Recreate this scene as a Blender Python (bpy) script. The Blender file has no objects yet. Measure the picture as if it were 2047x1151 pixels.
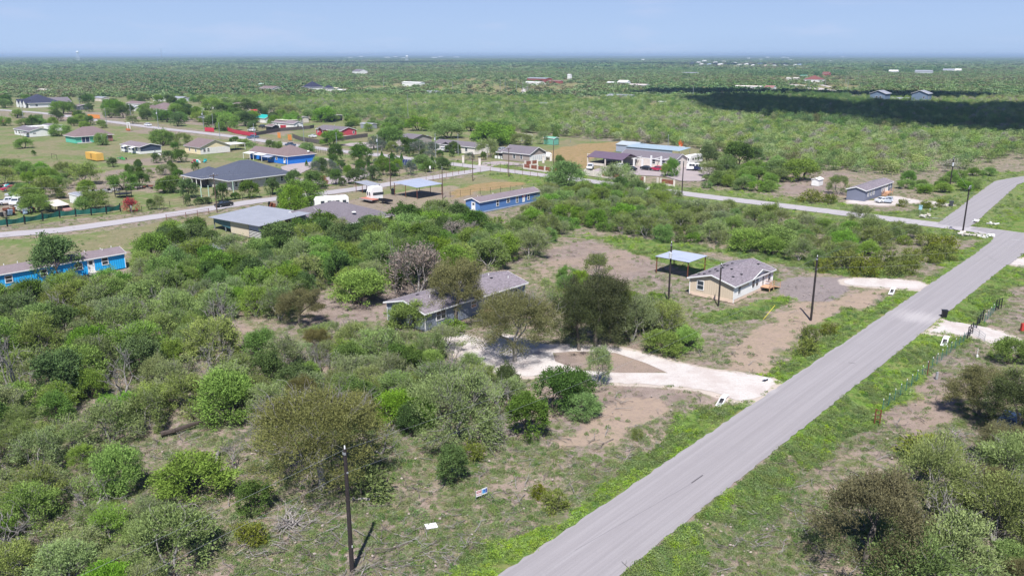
import bpy, bmesh, math, random
import numpy as np
from mathutils import Vector, Matrix

# ------------------------------------------------------------------ camera, world, sun, exposure
SC = bpy.context.scene
COL = SC.collection
FPX = 1640.0                       # focal length in photograph pixels (2047 wide)
TH = math.atan(465 / FPX)          # downward tilt
CAMH = 38.0
cam_d = bpy.data.cameras.new('camera')
cam_d.sensor_width = 36.0
cam_d.lens = 36.0 * FPX / 2047.0
cam_d.clip_start = 0.5
cam_d.clip_end = 60000
cam = bpy.data.objects.new('camera', cam_d)
cam.location = (0, 0, CAMH)
cam.rotation_euler = (math.pi / 2 - TH, 0, 0)
COL.objects.link(cam)
SC.camera = cam

SUN_EL = math.radians(57)
world = bpy.data.worlds.new('World')
SC.world = world
world.use_nodes = True
wn = world.node_tree.nodes
wl = world.node_tree.links
bg = wn['Background']
sky = wn.new('ShaderNodeTexSky')
sky.sky_type = 'NISHITA'
sky.sun_disc = False
sky.sun_elevation = SUN_EL
sky.sun_rotation = math.radians(180 - 4)
sky.altitude = 150
sky.air_density = 1.0
sky.dust_density = 0.35
sky.ozone_density = 4.0
tint = wn.new('ShaderNodeMix'); tint.data_type = 'RGBA'; tint.blend_type = 'MULTIPLY'
tint.inputs['Factor'].default_value = 1.0
tint.inputs[7].default_value = (0.74, 0.84, 1.16, 1)
wl.new(sky.outputs[0], tint.inputs[6])
geo = wn.new('ShaderNodeNewGeometry'); sepw = wn.new('ShaderNodeSeparateXYZ'); wl.new(geo.outputs['Incoming'], sepw.inputs[0])
absw = wn.new('ShaderNodeMath'); absw.operation = 'ABSOLUTE'; wl.new(sepw.outputs[2], absw.inputs[0])
band = wn.new('ShaderNodeMapRange'); band.interpolation_type = 'SMOOTHSTEP'; wl.new(absw.outputs[0], band.inputs[0])
band.inputs[1].default_value = 0.0; band.inputs[2].default_value = 0.45; band.inputs[3].default_value = 0.88; band.inputs[4].default_value = 0.0
hz = wn.new('ShaderNodeMapRange'); hz.interpolation_type = 'SMOOTHSTEP'; wl.new(absw.outputs[0], hz.inputs[0]); hz.inputs[1].default_value = 0.0; hz.inputs[2].default_value = 0.09
hcol = wn.new('ShaderNodeMix'); hcol.data_type = 'RGBA'; wl.new(hz.outputs[0], hcol.inputs[0]); hcol.inputs[6].default_value = (5.2, 7.1, 10.4, 1); hcol.inputs[7].default_value = (4.6, 6.3, 9.9, 1)
# faint high cloud, all round the sky
cn = wn.new('ShaderNodeTexNoise'); cm = wn.new('ShaderNodeMapping'); cm.inputs['Scale'].default_value = (3.0, 3.0, 16.0); wl.new(geo.outputs['Incoming'], cm.inputs[0]); wl.new(cm.outputs[0], cn.inputs['Vector']); cn.inputs['Scale'].default_value = 3.0; cn.inputs['Detail'].default_value = 5.0
cr = wn.new('ShaderNodeMapRange'); cr.interpolation_type = 'SMOOTHSTEP'; wl.new(cn.outputs[0], cr.inputs[0]); cr.inputs[1].default_value = 0.52; cr.inputs[2].default_value = 0.8; cr.inputs[4].default_value = 0.22
smix = wn.new('ShaderNodeMix'); smix.data_type = 'RGBA'; wl.new(band.outputs[0], smix.inputs[0]); wl.new(tint.outputs[2], smix.inputs[6]); wl.new(hcol.outputs[2], smix.inputs[7])
cmix = wn.new('ShaderNodeMix'); cmix.data_type = 'RGBA'; wl.new(cr.outputs[0], cmix.inputs[0]); wl.new(smix.outputs[2], cmix.inputs[6]); cmix.inputs[7].default_value = (8.0, 8.2, 10.4, 1)
wl.new(cmix.outputs[2], bg.inputs['Color'])
bg.inputs['Strength'].default_value = 0.055

sun_d = bpy.data.lights.new('sun', 'SUN')
sun_d.energy = 4.4
sun_d.angle = math.radians(0.5)
sun_d.color = (1.0, 0.965, 0.92)
sun = bpy.data.objects.new('sun', sun_d)
# light travels away from the camera (+Y) and down
dv = Vector((0.05, math.cos(SUN_EL), -math.sin(SUN_EL)))
sun.rotation_euler = dv.to_track_quat('-Z', 'Y').to_euler()
sun.location = (0, -50, 120)
COL.objects.link(sun)

vs = SC.view_settings
vs.view_transform = 'Standard'
vs.look = 'None'
vs.gamma = 1.0
vs.use_curve_mapping = False
vs.exposure = 0.72
SC.cycles.max_bounces = 6
SC.cycles.diffuse_bounces = 3
SC.cycles.transmission_bounces = 4
SC.cycles.transparent_max_bounces = 6
SC.cycles.volume_bounces = 0
SC.cycles.caustics_reflective = False
SC.cycles.caustics_refractive = False

RNG = np.random.default_rng(7)
random.seed(11)

# ------------------------------------------------------------------ geometry of the place
_c, _s = math.cos(TH), math.sin(TH)
def P(px, py, z=0.0):
    """ground position of a point measured in the photograph"""
    u = (px - 1023.5) / FPX; v = (py - 575.5) / FPX
    dx, dy, dz = u, _c - v * _s, -_s - v * _c
    t = (z - CAMH) / dz
    return (dx * t, dy * t)
def Ps(pts): return [P(*p) for p in pts]
def proj(x, y, z=0.0):
    zc = y * _c - (z - CAMH) * _s; up = y * _s + (z - CAMH) * _c
    return 1023.5 + FPX * x / zc, 575.5 - FPX * up / zc

RA = math.radians(48.4)              # bearing of the main road; every plot lies square to it
UX, UY = math.cos(RA), math.sin(RA)
VX, VY = -UY, UX
def road_d(x, y):                    # signed distance from the main road's middle line, + on the far side
    return UY * x - UX * y + 33.2

# ------------------------------------------------------------------ helpers
def tag(o, label=None, cat=None, group=None, kind=None):
    if label: o['label'] = label
    if cat: o['category'] = cat
    if group: o['group'] = group
    if kind: o['kind'] = kind
    return o
def empty(name, loc=(0, 0, 0), rz=0.0, label=None, cat=None, group=None):
    o = bpy.data.objects.new(name, None)
    o.empty_display_size = 0.5
    o.location = loc; o.rotation_euler = (0, 0, rz)
    COL.objects.link(o)
    return tag(o, label, cat, group)
def link(name, me, parent=None, loc=None):
    o = bpy.data.objects.new(name, me)
    COL.objects.link(o)
    if parent is not None: o.parent = parent
    if loc is not None: o.location = loc
    return o
def mesh_np(name, V, F, mat=None, smooth=False, attr=None):
    """V (n,3); F list of (m,k) int arrays"""
    me = bpy.data.meshes.new(name)
    V = np.asarray(V, dtype=np.float32)
    if not isinstance(F, list): F = [F]
    F = [f for f in F if len(f)]
    nl = sum(f.size for f in F); nf = sum(len(f) for f in F)
    me.vertices.add(len(V)); me.vertices.foreach_set('co', V.ravel())
    me.loops.add(nl); me.polygons.add(nf)
    li = np.concatenate([f.ravel() for f in F]).astype(np.int32)
    cnt = np.concatenate([np.full(len(f), f.shape[1]) for f in F]).astype(np.int32)
    st = np.concatenate([[0], np.cumsum(cnt)[:-1]]).astype(np.int32)
    me.loops.foreach_set('vertex_index', li)
    me.polygons.foreach_set('loop_start', st)
    me.polygons.foreach_set('loop_total', cnt)
    if smooth: me.polygons.foreach_set('use_smooth', np.ones(nf, bool))
    if attr is not None:
        for an, dom, arr in attr:
            a = me.attributes.new(an, 'FLOAT', dom)
            a.data.foreach_set('value', np.asarray(arr, np.float32))
    me.update(); me.validate()
    if mat: me.materials.append(mat)
    return me

class MB:
    """collects simple shapes into one mesh"""
    def __init__(s): s.v = []; s.f = []
    def add(s, vs_, fs):
        b = len(s.v); s.v += [tuple(v) for v in vs_]; s.f += [tuple(i + b for i in f) for f in fs]; return s
    def box(s, x0, y0, z0, x1, y1, z1):
        return s.add([(x0, y0, z0), (x1, y0, z0), (x1, y1, z0), (x0, y1, z0), (x0, y0, z1), (x1, y0, z1), (x1, y1, z1), (x0, y1, z1)],
                     [(0, 3, 2, 1), (4, 5, 6, 7), (0, 1, 5, 4), (1, 2, 6, 5), (2, 3, 7, 6), (3, 0, 4, 7)])
    def prism(s, poly, z0, z1):
        n = len(poly)
        a = sum(poly[i][0] * poly[(i + 1) % n][1] - poly[(i + 1) % n][0] * poly[i][1] for i in range(n))
        if a < 0: poly = poly[::-1]
        return s.add([(x, y, z0) for x, y in poly] + [(x, y, z1) for x, y in poly],
                     [tuple(range(n))[::-1], tuple(range(n, 2 * n))] + [(i, (i + 1) % n, n + (i + 1) % n, n + i) for i in range(n)])
    def extr(s, prof, y0, y1, ins=0.0):
        """profile (x,z) extruded along y"""
        n = len(prof)
        a = sum(prof[i][0] * prof[(i + 1) % n][1] - prof[(i + 1) % n][0] * prof[i][1] for i in range(n))
        if a < 0: prof = prof[::-1]
        return s.add([(x, y0, z) for x, z in prof] + [(x, y1, z) for x, z in prof],
                     [tuple(range(n)), tuple(range(n, 2 * n))[::-1]] + [(i, n + i, n + (i + 1) % n, (i + 1) % n) for i in range(n)])
    def tube(s, p0, p1, r0, r1=None, n=6, cap=True):
        r1 = r0 if r1 is None else r1
        p0 = Vector(p0); p1 = Vector(p1); d = (p1 - p0).normalized()
        a = d.orthogonal().normalized(); b = d.cross(a)
        vv = []
        for p, r in ((p0, r0), (p1, r1)):
            for k in range(n):
                t = 2 * math.pi * k / n
                vv.append(p + (a * math.cos(t) + b * math.sin(t)) * r)
        ff = [(k, (k + 1) % n, n + (k + 1) % n, n + k) for k in range(n)]
        if cap: ff += [tuple(range(n))[::-1], tuple(range(n, 2 * n))]
        return s.add(vv, ff)
    def line(s, pts, r, n=4):
        for a, b in zip(pts, pts[1:]): s.tube(a, b, r, n=n)
        return s
    def ball(s, c, rx, ry, rz, nu=10, nv=6):
        vv = [(c[0], c[1], c[2] + rz)]; ff = []
        for j in range(1, nv):
            t = math.pi * j / nv
            for i in range(nu):
                a = 2 * math.pi * i / nu
                vv.append((c[0] + rx * math.sin(t) * math.cos(a), c[1] + ry * math.sin(t) * math.sin(a), c[2] + rz * math.cos(t)))
        vv.append((c[0], c[1], c[2] - rz)); L = len(vv) - 1
        for i in range(nu): ff.append((0, 1 + i, 1 + (i + 1) % nu))
        for j in range(nv - 2):
            for i in range(nu):
                a = 1 + j * nu + i; b = 1 + j * nu + (i + 1) % nu
                ff.append((a, a + nu, b + nu, b))
        for i in range(nu): ff.append((L, L - nu + (i + 1) % nu, L - nu + i))
        return s.add(vv, ff)
    def mesh(s, name, mat):
        me = bpy.data.meshes.new(name); me.from_pydata(s.v, [], s.f); me.update()
        if mat: me.materials.append(mat)
        return me
    def build(s, name, mat, parent=None, loc=None):
        return link(name, s.mesh(name, mat), parent, loc)

# ------------------------------------------------------------------ materials
def lin(c): 
    c = c / 255.0
    return c / 12.92 if c <= 0.04045 else ((c + 0.055) / 1.055) ** 2.4
K_SUN = 0.60
def C(r, g, b, k=K_SUN):            # colour seen in full sun in the photograph -> base colour
    return tuple(min(0.85, lin(v) * k) for v in (r, g, b))
_mc = {}
def N(nt, t, **kw):
    n = nt.nodes.new(t)
    for k, v in kw.items():
        if k.startswith('i_'): n.inputs[k[2:].replace('_', ' ')].default_value = v
        else: setattr(n, k, v)
    return n
def mixc(nt, fac, a, b, mode='MIX'):
    m = nt.nodes.new('ShaderNodeMix'); m.data_type = 'RGBA'; m.blend_type = mode
    for sock, val in ((m.inputs[0], fac), (m.inputs[6], a), (m.inputs[7], b)):
        if hasattr(val, 'is_linked'): nt.links.new(val, sock)
        elif isinstance(val, (int, float)): sock.default_value = val
        else: sock.default_value = (*val[:3], 1)
    return m.outputs[2]
def math_(nt, op, a, b=None, clamp=False):
    m = nt.nodes.new('ShaderNodeMath'); m.operation = op; m.use_clamp = clamp
    for i, v in enumerate((a, b)):
        if v is None: continue
        if hasattr(v, 'is_linked'): nt.links.new(v, m.inputs[i])
        else: m.inputs[i].default_value = v
    return m.outputs[0]
def ramp(nt, v, lo, hi):
    m = nt.nodes.new('ShaderNodeMapRange'); m.interpolation_type = 'SMOOTHSTEP'
    nt.links.new(v, m.inputs[0]); m.inputs[1].default_value = lo; m.inputs[2].default_value = hi
    return m.outputs[0]
def noise(nt, vec, scale, detail=3, rough=0.6):
    n = nt.nodes.new('ShaderNodeTexNoise')
    n.inputs['Scale'].default_value = scale; n.inputs['Detail'].default_value = detail; n.inputs['Roughness'].default_value = rough
    nt.links.new(vec, n.inputs['Vector'])
    return n.outputs[0]
def newmat(name):
    m = bpy.data.materials.new(name); m.use_nodes = True
    return m, m.node_tree, m.node_tree.nodes['Principled BSDF']

def paint(name, col, rough=0.6, metal=0.0, wear=0.12, scale=1.2, groove=None, spec=0.3, fine=9.0):
    """painted or plain surface with uneven weathering; groove=(axis,pitch): shallow vertical panel joints as relief"""
    if name in _mc: return _mc[name]
    m, nt, b = newmat(name)
    tc = N(nt, 'ShaderNodeTexCoord').outputs['Object']
    n1 = noise(nt, tc, scale, 4); n2 = noise(nt, tc, fine, 3)
    f = math_(nt, 'ADD', math_(nt, 'MULTIPLY', ramp(nt, n1, .3, .75), wear * 1.6), math_(nt, 'MULTIPLY', n2, wear))
    c = mixc(nt, f, col, tuple(v * 0.55 for v in col))
    nt.links.new(c, b.inputs['Base Color'])
    b.inputs['Roughness'].default_value = rough; b.inputs['Metallic'].default_value = metal
    b.inputs['Specular IOR Level'].default_value = spec
    if groove:
        w = N(nt, 'ShaderNodeTexWave'); w.wave_type = 'BANDS'; w.bands_direction = groove[0]
        w.inputs['Scale'].default_value = 0.5 / groove[1] * 0.63; w.wave_profile = 'SIN'
        nt.links.new(tc, w.inputs['Vector'])
        bp = N(nt, 'ShaderNodeBump'); bp.inputs['Strength'].default_value = 0.6; bp.inputs['Distance'].default_value = 0.04
        nt.links.new(w.outputs['Fac'], bp.inputs['Height']); nt.links.new(bp.outputs[0], b.inputs['Normal'])
    _mc[name] = m
    return m

def shingle(name, col, var=0.35):
    if name in _mc: return _mc[name]
    m, nt, b = newmat(name)
    tc = N(nt, 'ShaderNodeTexCoord').outputs['Object']
    mp = N(nt, 'ShaderNodeMapping'); nt.links.new(tc, mp.inputs[0]); mp.inputs['Scale'].default_value = (1.0, 3.2, 3.2)
    n1 = noise(nt, mp.outputs[0], 1.6, 5, .75); n2 = noise(nt, tc, .25, 3)
    f = ramp(nt, n1, .35, .68)
    c = mixc(nt, f, tuple(v * (1 - var) for v in col), tuple(v * (1 + var) for v in col))
    c = mixc(nt, math_(nt, 'MULTIPLY', ramp(nt, n2, .4, .7), .25), c, tuple(v * .7 for v in col))
    nt.links.new(c, b.inputs['Base Color']); b.inputs['Roughness'].default_value = .9
    bp = N(nt, 'ShaderNodeBump'); bp.inputs['Strength'].default_value = .5; bp.inputs['Distance'].default_value = .03
    nt.links.new(n1, bp.inputs['Height']); nt.links.new(bp.outputs[0], b.inputs['Normal'])
    _mc[name] = m
    return m

def metalroof(name, col, axis='X', pitch=0.3):
    if name in _mc: return _mc[name]
    m, nt, b = newmat(name)
    tc = N(nt, 'ShaderNodeTexCoord').outputs['Object']
    n1 = noise(nt, tc, .5, 4)
    c = mixc(nt, math_(nt, 'MULTIPLY', ramp(nt, n1, .3, .7), .35), col, tuple(v * .7 for v in col))
    nt.links.new(c, b.inputs['Base Color']); b.inputs['Roughness'].default_value = .6; b.inputs['Metallic'].default_value = .1; b.inputs['Specular IOR Level'].default_value = .25
    _mc[name] = m
    return m

def glassmat():
    if 'glass' in _mc: return _mc['glass']
    m, nt, b = newmat('window_glass')
    b.inputs['Base Color'].default_value = (.035, .045, .06, 1); b.inputs['Roughness'].default_value = .08
    b.inputs['Specular IOR Level'].default_value = .8
    _mc['glass'] = m
    return m

def leafmat(name, col, hue=.02, val=.35, trans=.16):
    """col = base colour of the leaf"""
    if name in _mc: return _mc[name]
    m, nt, b = newmat(name)
    nt.nodes.remove(b)
    out = nt.nodes['Material Output']
    oi = N(nt, 'ShaderNodeObjectInfo'); at = N(nt, 'ShaderNodeAttribute', attribute_name='v')
    hs = N(nt, 'ShaderNodeHueSaturation')
    if not name.startswith(('weed', 'far_', 'woodland', 'red')): col = (col[0] * .88, col[1] * .86, col[2] * .84)
    hs.inputs['Color'].default_value = (*col, 1)
    mr = N(nt, 'ShaderNodeMapRange'); nt.links.new(oi.outputs['Random'], mr.inputs[0]); mr.inputs[3].default_value = .5 - hue; mr.inputs[4].default_value = .5 + hue
    nt.links.new(mr.outputs[0], hs.inputs['Hue'])
    # value: per tree and per leaf clump
    r2 = math_(nt, 'FRACT', math_(nt, 'MULTIPLY', oi.outputs['Random'], 7.31))
    v = math_(nt, 'ADD', math_(nt, 'MULTIPLY', r2, val), math_(nt, 'MULTIPLY', at.outputs['Fac'], .7))
    v = math_(nt, 'ADD', v, 1 - val / 2 - .30)
    nt.links.new(v, hs.inputs['Value'])
    r3 = math_(nt, 'FRACT', math_(nt, 'MULTIPLY', oi.outputs['Random'], 13.7))
    nt.links.new(math_(nt, 'ADD', math_(nt, 'MULTIPLY', r3, .3), .8), hs.inputs['Saturation'])
    d = N(nt, 'ShaderNodeBsdfDiffuse'); t = N(nt, 'ShaderNodeBsdfTranslucent'); mx = N(nt, 'ShaderNodeMixShader')
    nt.links.new(hs.outputs[0], d.inputs[0])
    nt.links.new(mixc(nt, 1.0, hs.outputs[0], (1.1, 1.25, .75), 'MULTIPLY'), t.inputs[0])
    mx.inputs[0].default_value = trans
    nt.links.new(d.outputs[0], mx.inputs[1]); nt.links.new(t.outputs[0], mx.inputs[2]); nt.links.new(mx.outputs[0], out.inputs[0])
    _mc[name] = m
    return m

def barkmat(name, col):
    if name in _mc: return _mc[name]
    m, nt, b = newmat(name)
    tc = N(nt, 'ShaderNodeTexCoord').outputs['Object']
    n1 = noise(nt, tc, 6, 4)
    nt.links.new(mixc(nt, ramp(nt, n1, .3, .7), col, tuple(v * .5 for v in col)), b.inputs['Base Color'])
    b.inputs['Roughness'].default_value = .95
    _mc[name] = m
    return m

M_WHITE = paint('white_paint', (.78, .78, .76), .5, wear=.08)
M_TRIM = paint('white_trim', (.8, .8, .8), .5, wear=.05)
M_DARKWOOD = barkmat('creosoted_wood', (.035, .026, .026))
M_BROWNPOLE = barkmat('weathered_pole_wood', (.13, .085, .065))
M_RUBBER = paint('tyre_rubber', (.02, .02, .02), .8, wear=.1)
M_STEEL = paint('galvanised_steel', (.45, .47, .5), .4, .5, wear=.1)
M_GREYPOLE = paint('grey_painted_steel', (.3, .33, .34), .5, .3)
M_RUST = paint('rusty_steel', (.19, .065, .035), .8, wear=.3)
M_BLACK = paint('black_paint', (.015, .015, .018), .5, wear=.1)
M_PINE = paint('raw_pine_lumber', (.55, .33, .2), .8, wear=.15)
M_GREYWOOD = paint('grey_weathered_fence_wood', C(130, 122, 120), .9, wear=.3, fine=20)
M_STUCCO = paint('cream_stucco', (.66, .6, .54), .9, wear=.12)
M_CONC = paint('pale_concrete', (.5, .48, .45), .9, wear=.15)
GL = glassmat()

# ------------------------------------------------------------------ polygons of the ground plan
def inpoly(X, Y, poly):
    r = np.zeros(X.shape, bool); n = len(poly); j = n - 1
    for i in range(n):
        xi, yi = poly[i]; xj, yj = poly[j]
        if yi != yj:
            c = ((yi > Y) != (yj > Y)) & (X < (xj - xi) * (Y - yi) / (yj - yi) + xi)
            r ^= c
        j = i
    return r
def pip(x, y, poly):
    r = False; xj, yj = poly[-1]
    for xi, yi in poly:
        if (yi > y) != (yj > y) and x < (xj - xi) * (y - yi) / (yj - yi) + xi: r = not r
        xj, yj = xi, yi
    return r
def sdist(x, y, pts):
    b = 1e18
    for (x0, y0), (x1, y1) in zip(pts, pts[1:]):
        dx, dy = x1 - x0, y1 - y0
        t = ((x - x0) * dx + (y - y0) * dy) / (dx * dx + dy * dy)
        t = 0 if t < 0 else 1 if t > 1 else t
        q = (x - x0 - t * dx) ** 2 + (y - y0 - t * dy) ** 2
        if q < b: b = q
    return math.sqrt(b)
def segdist(X, Y, pts):
    d = np.full(X.shape, 1e9)
    for (x0, y0), (x1, y1) in zip(pts, pts[1:]):
        dx, dy = x1 - x0, y1 - y0; L = dx * dx + dy * dy
        t = np.clip(((X - x0) * dx + (Y - y0) * dy) / L, 0, 1)
        d = np.minimum(d, np.hypot(X - x0 - t * dx, Y - y0 - t * dy))
    return d
def vnoise(X, Y, scale, seed=0):
    """cheap smooth value noise 0..1"""
    X = np.asarray(X, float) / scale; Y = np.asarray(Y, float) / scale
    xi = np.floor(X).astype(np.int64); yi = np.floor(Y).astype(np.int64); fx = X - xi; fy = Y - yi
    fx = fx * fx * (3 - 2 * fx); fy = fy * fy * (3 - 2 * fy)
    def h(a, b):
        n = (a * 374761393 + b * 668265263 + seed * 974711) & 0x7fffffff
        n = ((n ^ (n >> 13)) * 1274126177) & 0x7fffffff
        return ((n ^ (n >> 16)) & 0xffff) / 65535.0
    return (h(xi, yi) * (1 - fx) + h(xi + 1, yi) * fx) * (1 - fy) + (h(xi, yi + 1) * (1 - fx) + h(xi + 1, yi + 1) * fx) * fy
def fbm(X, Y, scale, seed=0, o=3):
    r = 0; a = 1; t = 0
    for k in range(o):
        r = r + a * vnoise(X, Y, scale / 2 ** k, seed + k * 17); t += a; a *= .55
    return r / t

def along(n, d):                     # point at n metres along the main road, d metres to its far side
    return (33.2 * -UY + n * UX + d * UY, 33.2 * UX + n * UY - d * UX)
RW = 3.4
# main road as a band; widens where it meets the cross road
MAIN_END = 187.0
R4 = [(-700, 520), (-300, 494), (-100, 478), (0, 470), (125, 460), (250, 442.5), (375, 424), (511, 402.5), (649, 386.5), (737, 374.5), (837, 359.5), (930, 345), (990, 336)]
R5 = [(-330, 205), (-100, 213), (15, 221), (75, 225.3), (135, 232.5), (175, 239), (225, 244), (275, 251), (337, 259), (400, 265.5), (462, 272.8), (512, 280), (562, 287), (624, 295), (687, 303), (750, 309.5), (800, 315.5), (862, 323.5), (924, 330.5), (974, 337), (1023, 343), (1095, 351.5), (1190, 364), (1300, 378), (1420, 394), (1536, 408), (1731, 432), (1836, 445), (1931, 457), (2046, 471), (2260, 500), (2700, 560)]
R3 = [(1905, 452), (1935, 428), (1978, 392), (2012, 365), (2047, 358), (2100, 351), (2300, 330)]
R4w, R5w, R3w = Ps(R4), Ps(R5), Ps(R3)
JUNC = Ps([(2000, 530), (1975, 512), (1956, 501), (1972, 490), (1984, 480), (1985, 472), (1972, 465), (1935, 457), (1950, 455), (2047, 466), (2200, 485), (2200, 512), (2110, 498), (2080, 497), (2062, 500), (2047, 507), (2030, 520), (2015, 531)])
DRIVES = {
 'house_drive': [(1553, 768), (1545, 755), (1500, 748), (1470, 745), (1420, 740), (1340, 722), (1262, 700), (1225, 693), (1150, 690), (1090, 690), (1040, 676), (1000, 668), (985, 690), (930, 668), (880, 664), (885, 690), (930, 718), (990, 745), (1050, 752), (1110, 748), (1180, 760), (1240, 765), (1330, 770), (1385, 775), (1440, 788), (1468, 800), (1500, 803), (1520, 790)],
 'beige_drive': [(1856, 570), (1838, 563), (1780, 557), (1710, 556), (1684, 560), (1688, 568), (1740, 573), (1800, 576), (1840, 580)],
 'gate_drive': [(1873, 656), (1884, 639), (1948, 650), (2000, 662), (2047, 684), (2150, 730), (2150, 745), (2047, 706), (2010, 697), (1975, 683), (1940, 671), (1893, 666), (1850, 665)],
 'slate_drive': [(1908, 410), (1880, 404), (1838, 401), (1790, 392), (1765, 396), (1750, 402), (1700, 400), (1690, 406), (1760, 411), (1785, 410), (1842, 404.5), (1868, 408), (1868, 414), (1885, 412)],
 'right_pad': [(2075, 520), (2047, 515), (2028, 518), (2010, 527), (2047, 533), (2100, 536)],
}
ISLAND = Ps([(1105, 705), (1150, 702), (1230, 705), (1290, 725), (1335, 745), (1240, 745), (1160, 740), (1110, 722)])
DRW = {k: Ps(v) for k, v in DRIVES.items()}
CARYARD = Ps([(1180, 342), (1215, 330), (1330, 332), (1365, 330), (1440, 322), (1430, 345), (1405, 362), (1360, 362), (1330, 353), (1180, 345)])
BLUEYARD = Ps([(560, 334), (590, 325), (640, 315), (662, 318), (640, 328), (590, 352), (600, 358), (690, 352), (740, 345), (745, 350), (690, 368), (590, 368)])
PAD = Ps([(1550, 566), (1580, 553), (1640, 551), (1690, 554), (1697, 566), (1690, 580), (1660, 600), (1600, 602), (1563, 590)])

LAWN = [Ps(p) for p in (
  [(-500, 200), (0, 232), (230, 250), (500, 285), (620, 300), (900, 332), (900, 336), (640, 376), (400, 408), (0, 455), (-500, 520)],
  [(-300, 184), (300, 186), (450, 196), (520, 232), (640, 240), (800, 240), (940, 258), (1060, 265), (1210, 282), (1440, 302), (1500, 318), (1440, 340), (1180, 340), (950, 325), (700, 297), (400, 258), (150, 228), (-300, 208)],
  [(-500, 540), (0, 480), (250, 455), (440, 425), (640, 395), (900, 358), (1000, 345), (1240, 375), (1150, 385), (1080, 378), (930, 410), (700, 450), (590, 480), (330, 480), (300, 500), (150, 500), (0, 540), (-400, 600)])]
HAY = [Ps(p) for p in (
  [(1100, 300), (1150, 288), (1240, 283), (1300, 290), (1235, 300), (1180, 318), (1190, 335), (1150, 338), (1105, 318)],
  [(900, 385), (925, 372), (985, 363), (1060, 362), (1040, 370), (960, 382), (915, 396)])]
YARDSOIL = [Ps(p) for p in (
  [(240, 262), (330, 256), (400, 262), (340, 270)], [(340, 232), (510, 236), (500, 252), (400, 250), (330, 243)], [(500, 262), (600, 262), (560, 272)], [(100, 238), (130, 222), (240, 225), (300, 238)], [(200, 322), (340, 312), (400, 318), (300, 330)], [(640, 330), (860, 320), (940, 330), (760, 350)], [(860, 315), (960, 318), (1000, 330), (900, 326)],
  [(190, 345), (260, 335), (400, 335), (400, 370), (330, 385), (240, 380), (130, 400), (60, 400), (0, 430), (0, 395), (120, 365)],
  [(640, 410), (700, 398), (900, 370), (960, 385), (925, 410), (800, 425), (700, 440)])]
SAND = [Ps(p) for p in (
  [(1120, 870), (1215, 885), (1330, 825), (1300, 790), (1210, 800), (1140, 850)],
  [(1440, 745), (1530, 745), (1560, 690), (1640, 640), (1700, 598), (1660, 590), (1590, 612), (1510, 660), (1450, 705)],
  [(1580, 620), (1700, 585), (1780, 575), (1760, 592), (1660, 620)])]
GREENP = [Ps(p) for p in (
  [(1105, 470), (1200, 478), (1330, 500), (1440, 505), (1560, 530), (1680, 548), (1790, 555), (1850, 545), (1700, 530), (1560, 510), (1400, 490), (1250, 470)],
  [(1100, 460), (1180, 470), (1260, 505), (1310, 520), (1390, 545), (1560, 560), (1560, 545), (1420, 515), (1300, 490), (1200, 470)],
  [(1380, 620), (1466, 612), (1560, 590), (1600, 600), (1500, 640), (1420, 640)],
  [(1740, 600), (1840, 580), (1800, 620), (1700, 640), (1620, 660), (1600, 650)])]
SOILP = [Ps(p) for p in (
  [(1080, 500), (1180, 480), (1300, 520), (1300, 550), (1200, 560), (1090, 530)],
  [(560, 700), (640, 640), (650, 600), (690, 600), (680, 690), (600, 720)],
  [(430, 690), (470, 640), (500, 650), (490, 680)],
  [(880, 560), (620, 590), (600, 640), (760, 640)],
  [(1100, 770), (1300, 770), (1380, 790), (1300, 830), (1150, 860), (1080, 830)],
  [(1800, 760), (1900, 740), (1950, 780), (1900, 850), (1760, 880), (1740, 850)],
  [(1580, 340), (1700, 345), (1700, 395), (1560, 385)])]

def masks(X, Y):
    """ground cover at each place: green, lawn, hay, soil, sand, pad"""
    wx = X + (fbm(X, Y, 5, 3) - .5) * 5; wy = Y + (fbm(X, Y, 5, 9) - .5) * 5
    d = np.abs(road_d(X, Y)); sgn = road_d(X, Y)
    s = (X + 33.2 * UY) * UX + (Y - 33.2 * UX) * UY
    lim = np.where(sgn > 0, 9.6, 7.6) + (fbm(X, Y, 7, 21) - .5) * 7
    green = np.clip((lim - d) / 2.0, 0, 1) * (s < 260) * (s > -40)
    d5 = np.minimum(segdist(X, Y, R5w[17:]), segdist(X, Y, R3w))
    green = np.maximum(green, np.clip((16 - d5 + (fbm(X, Y, 8, 5) - .5) * 16) / 4, 0, 1) * .8)
    for p in GREENP: green = np.maximum(green, inpoly(wx, wy, p) * .95)
    lawn = np.zeros(X.shape); hay = lawn.copy(); soil = lawn.copy(); sand = lawn.copy(); pad = lawn.copy()
    for p in LAWN: lawn = np.maximum(lawn, inpoly(wx, wy, p))
    for p in HAY: hay = np.maximum(hay, inpoly(wx, wy, p))
    for p in YARDSOIL: soil = np.maximum(soil, inpoly(wx, wy, p) * .8)
    for p in SOILP + [ISLAND]: soil = np.maximum(soil, inpoly(wx, wy, p))
    for p in SAND: sand = np.maximum(sand, inpoly(wx, wy, p))
    halo = np.full(X.shape, 99.)
    for p in DRW.values(): halo = np.minimum(halo, segdist(X, Y, p + [p[0]]))
    masks.halo = np.clip(1 - halo / 1.6, 0, 1)
    pad = inpoly(X + (wx - X) * .2, Y + (wy - Y) * .2, PAD).astype(float)
    # far woodland clearings
    green = np.where((sgn > 0) & (s < 75) & (d < 14), green * np.clip((d - 3) / 1.0, 0, 1) * np.clip((7.2 - d + (fbm(X, Y, 3, 87) - .5) * 8) / 2, 0, 1), green)
    return green, lawn, hay, soil, sand, pad

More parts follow.
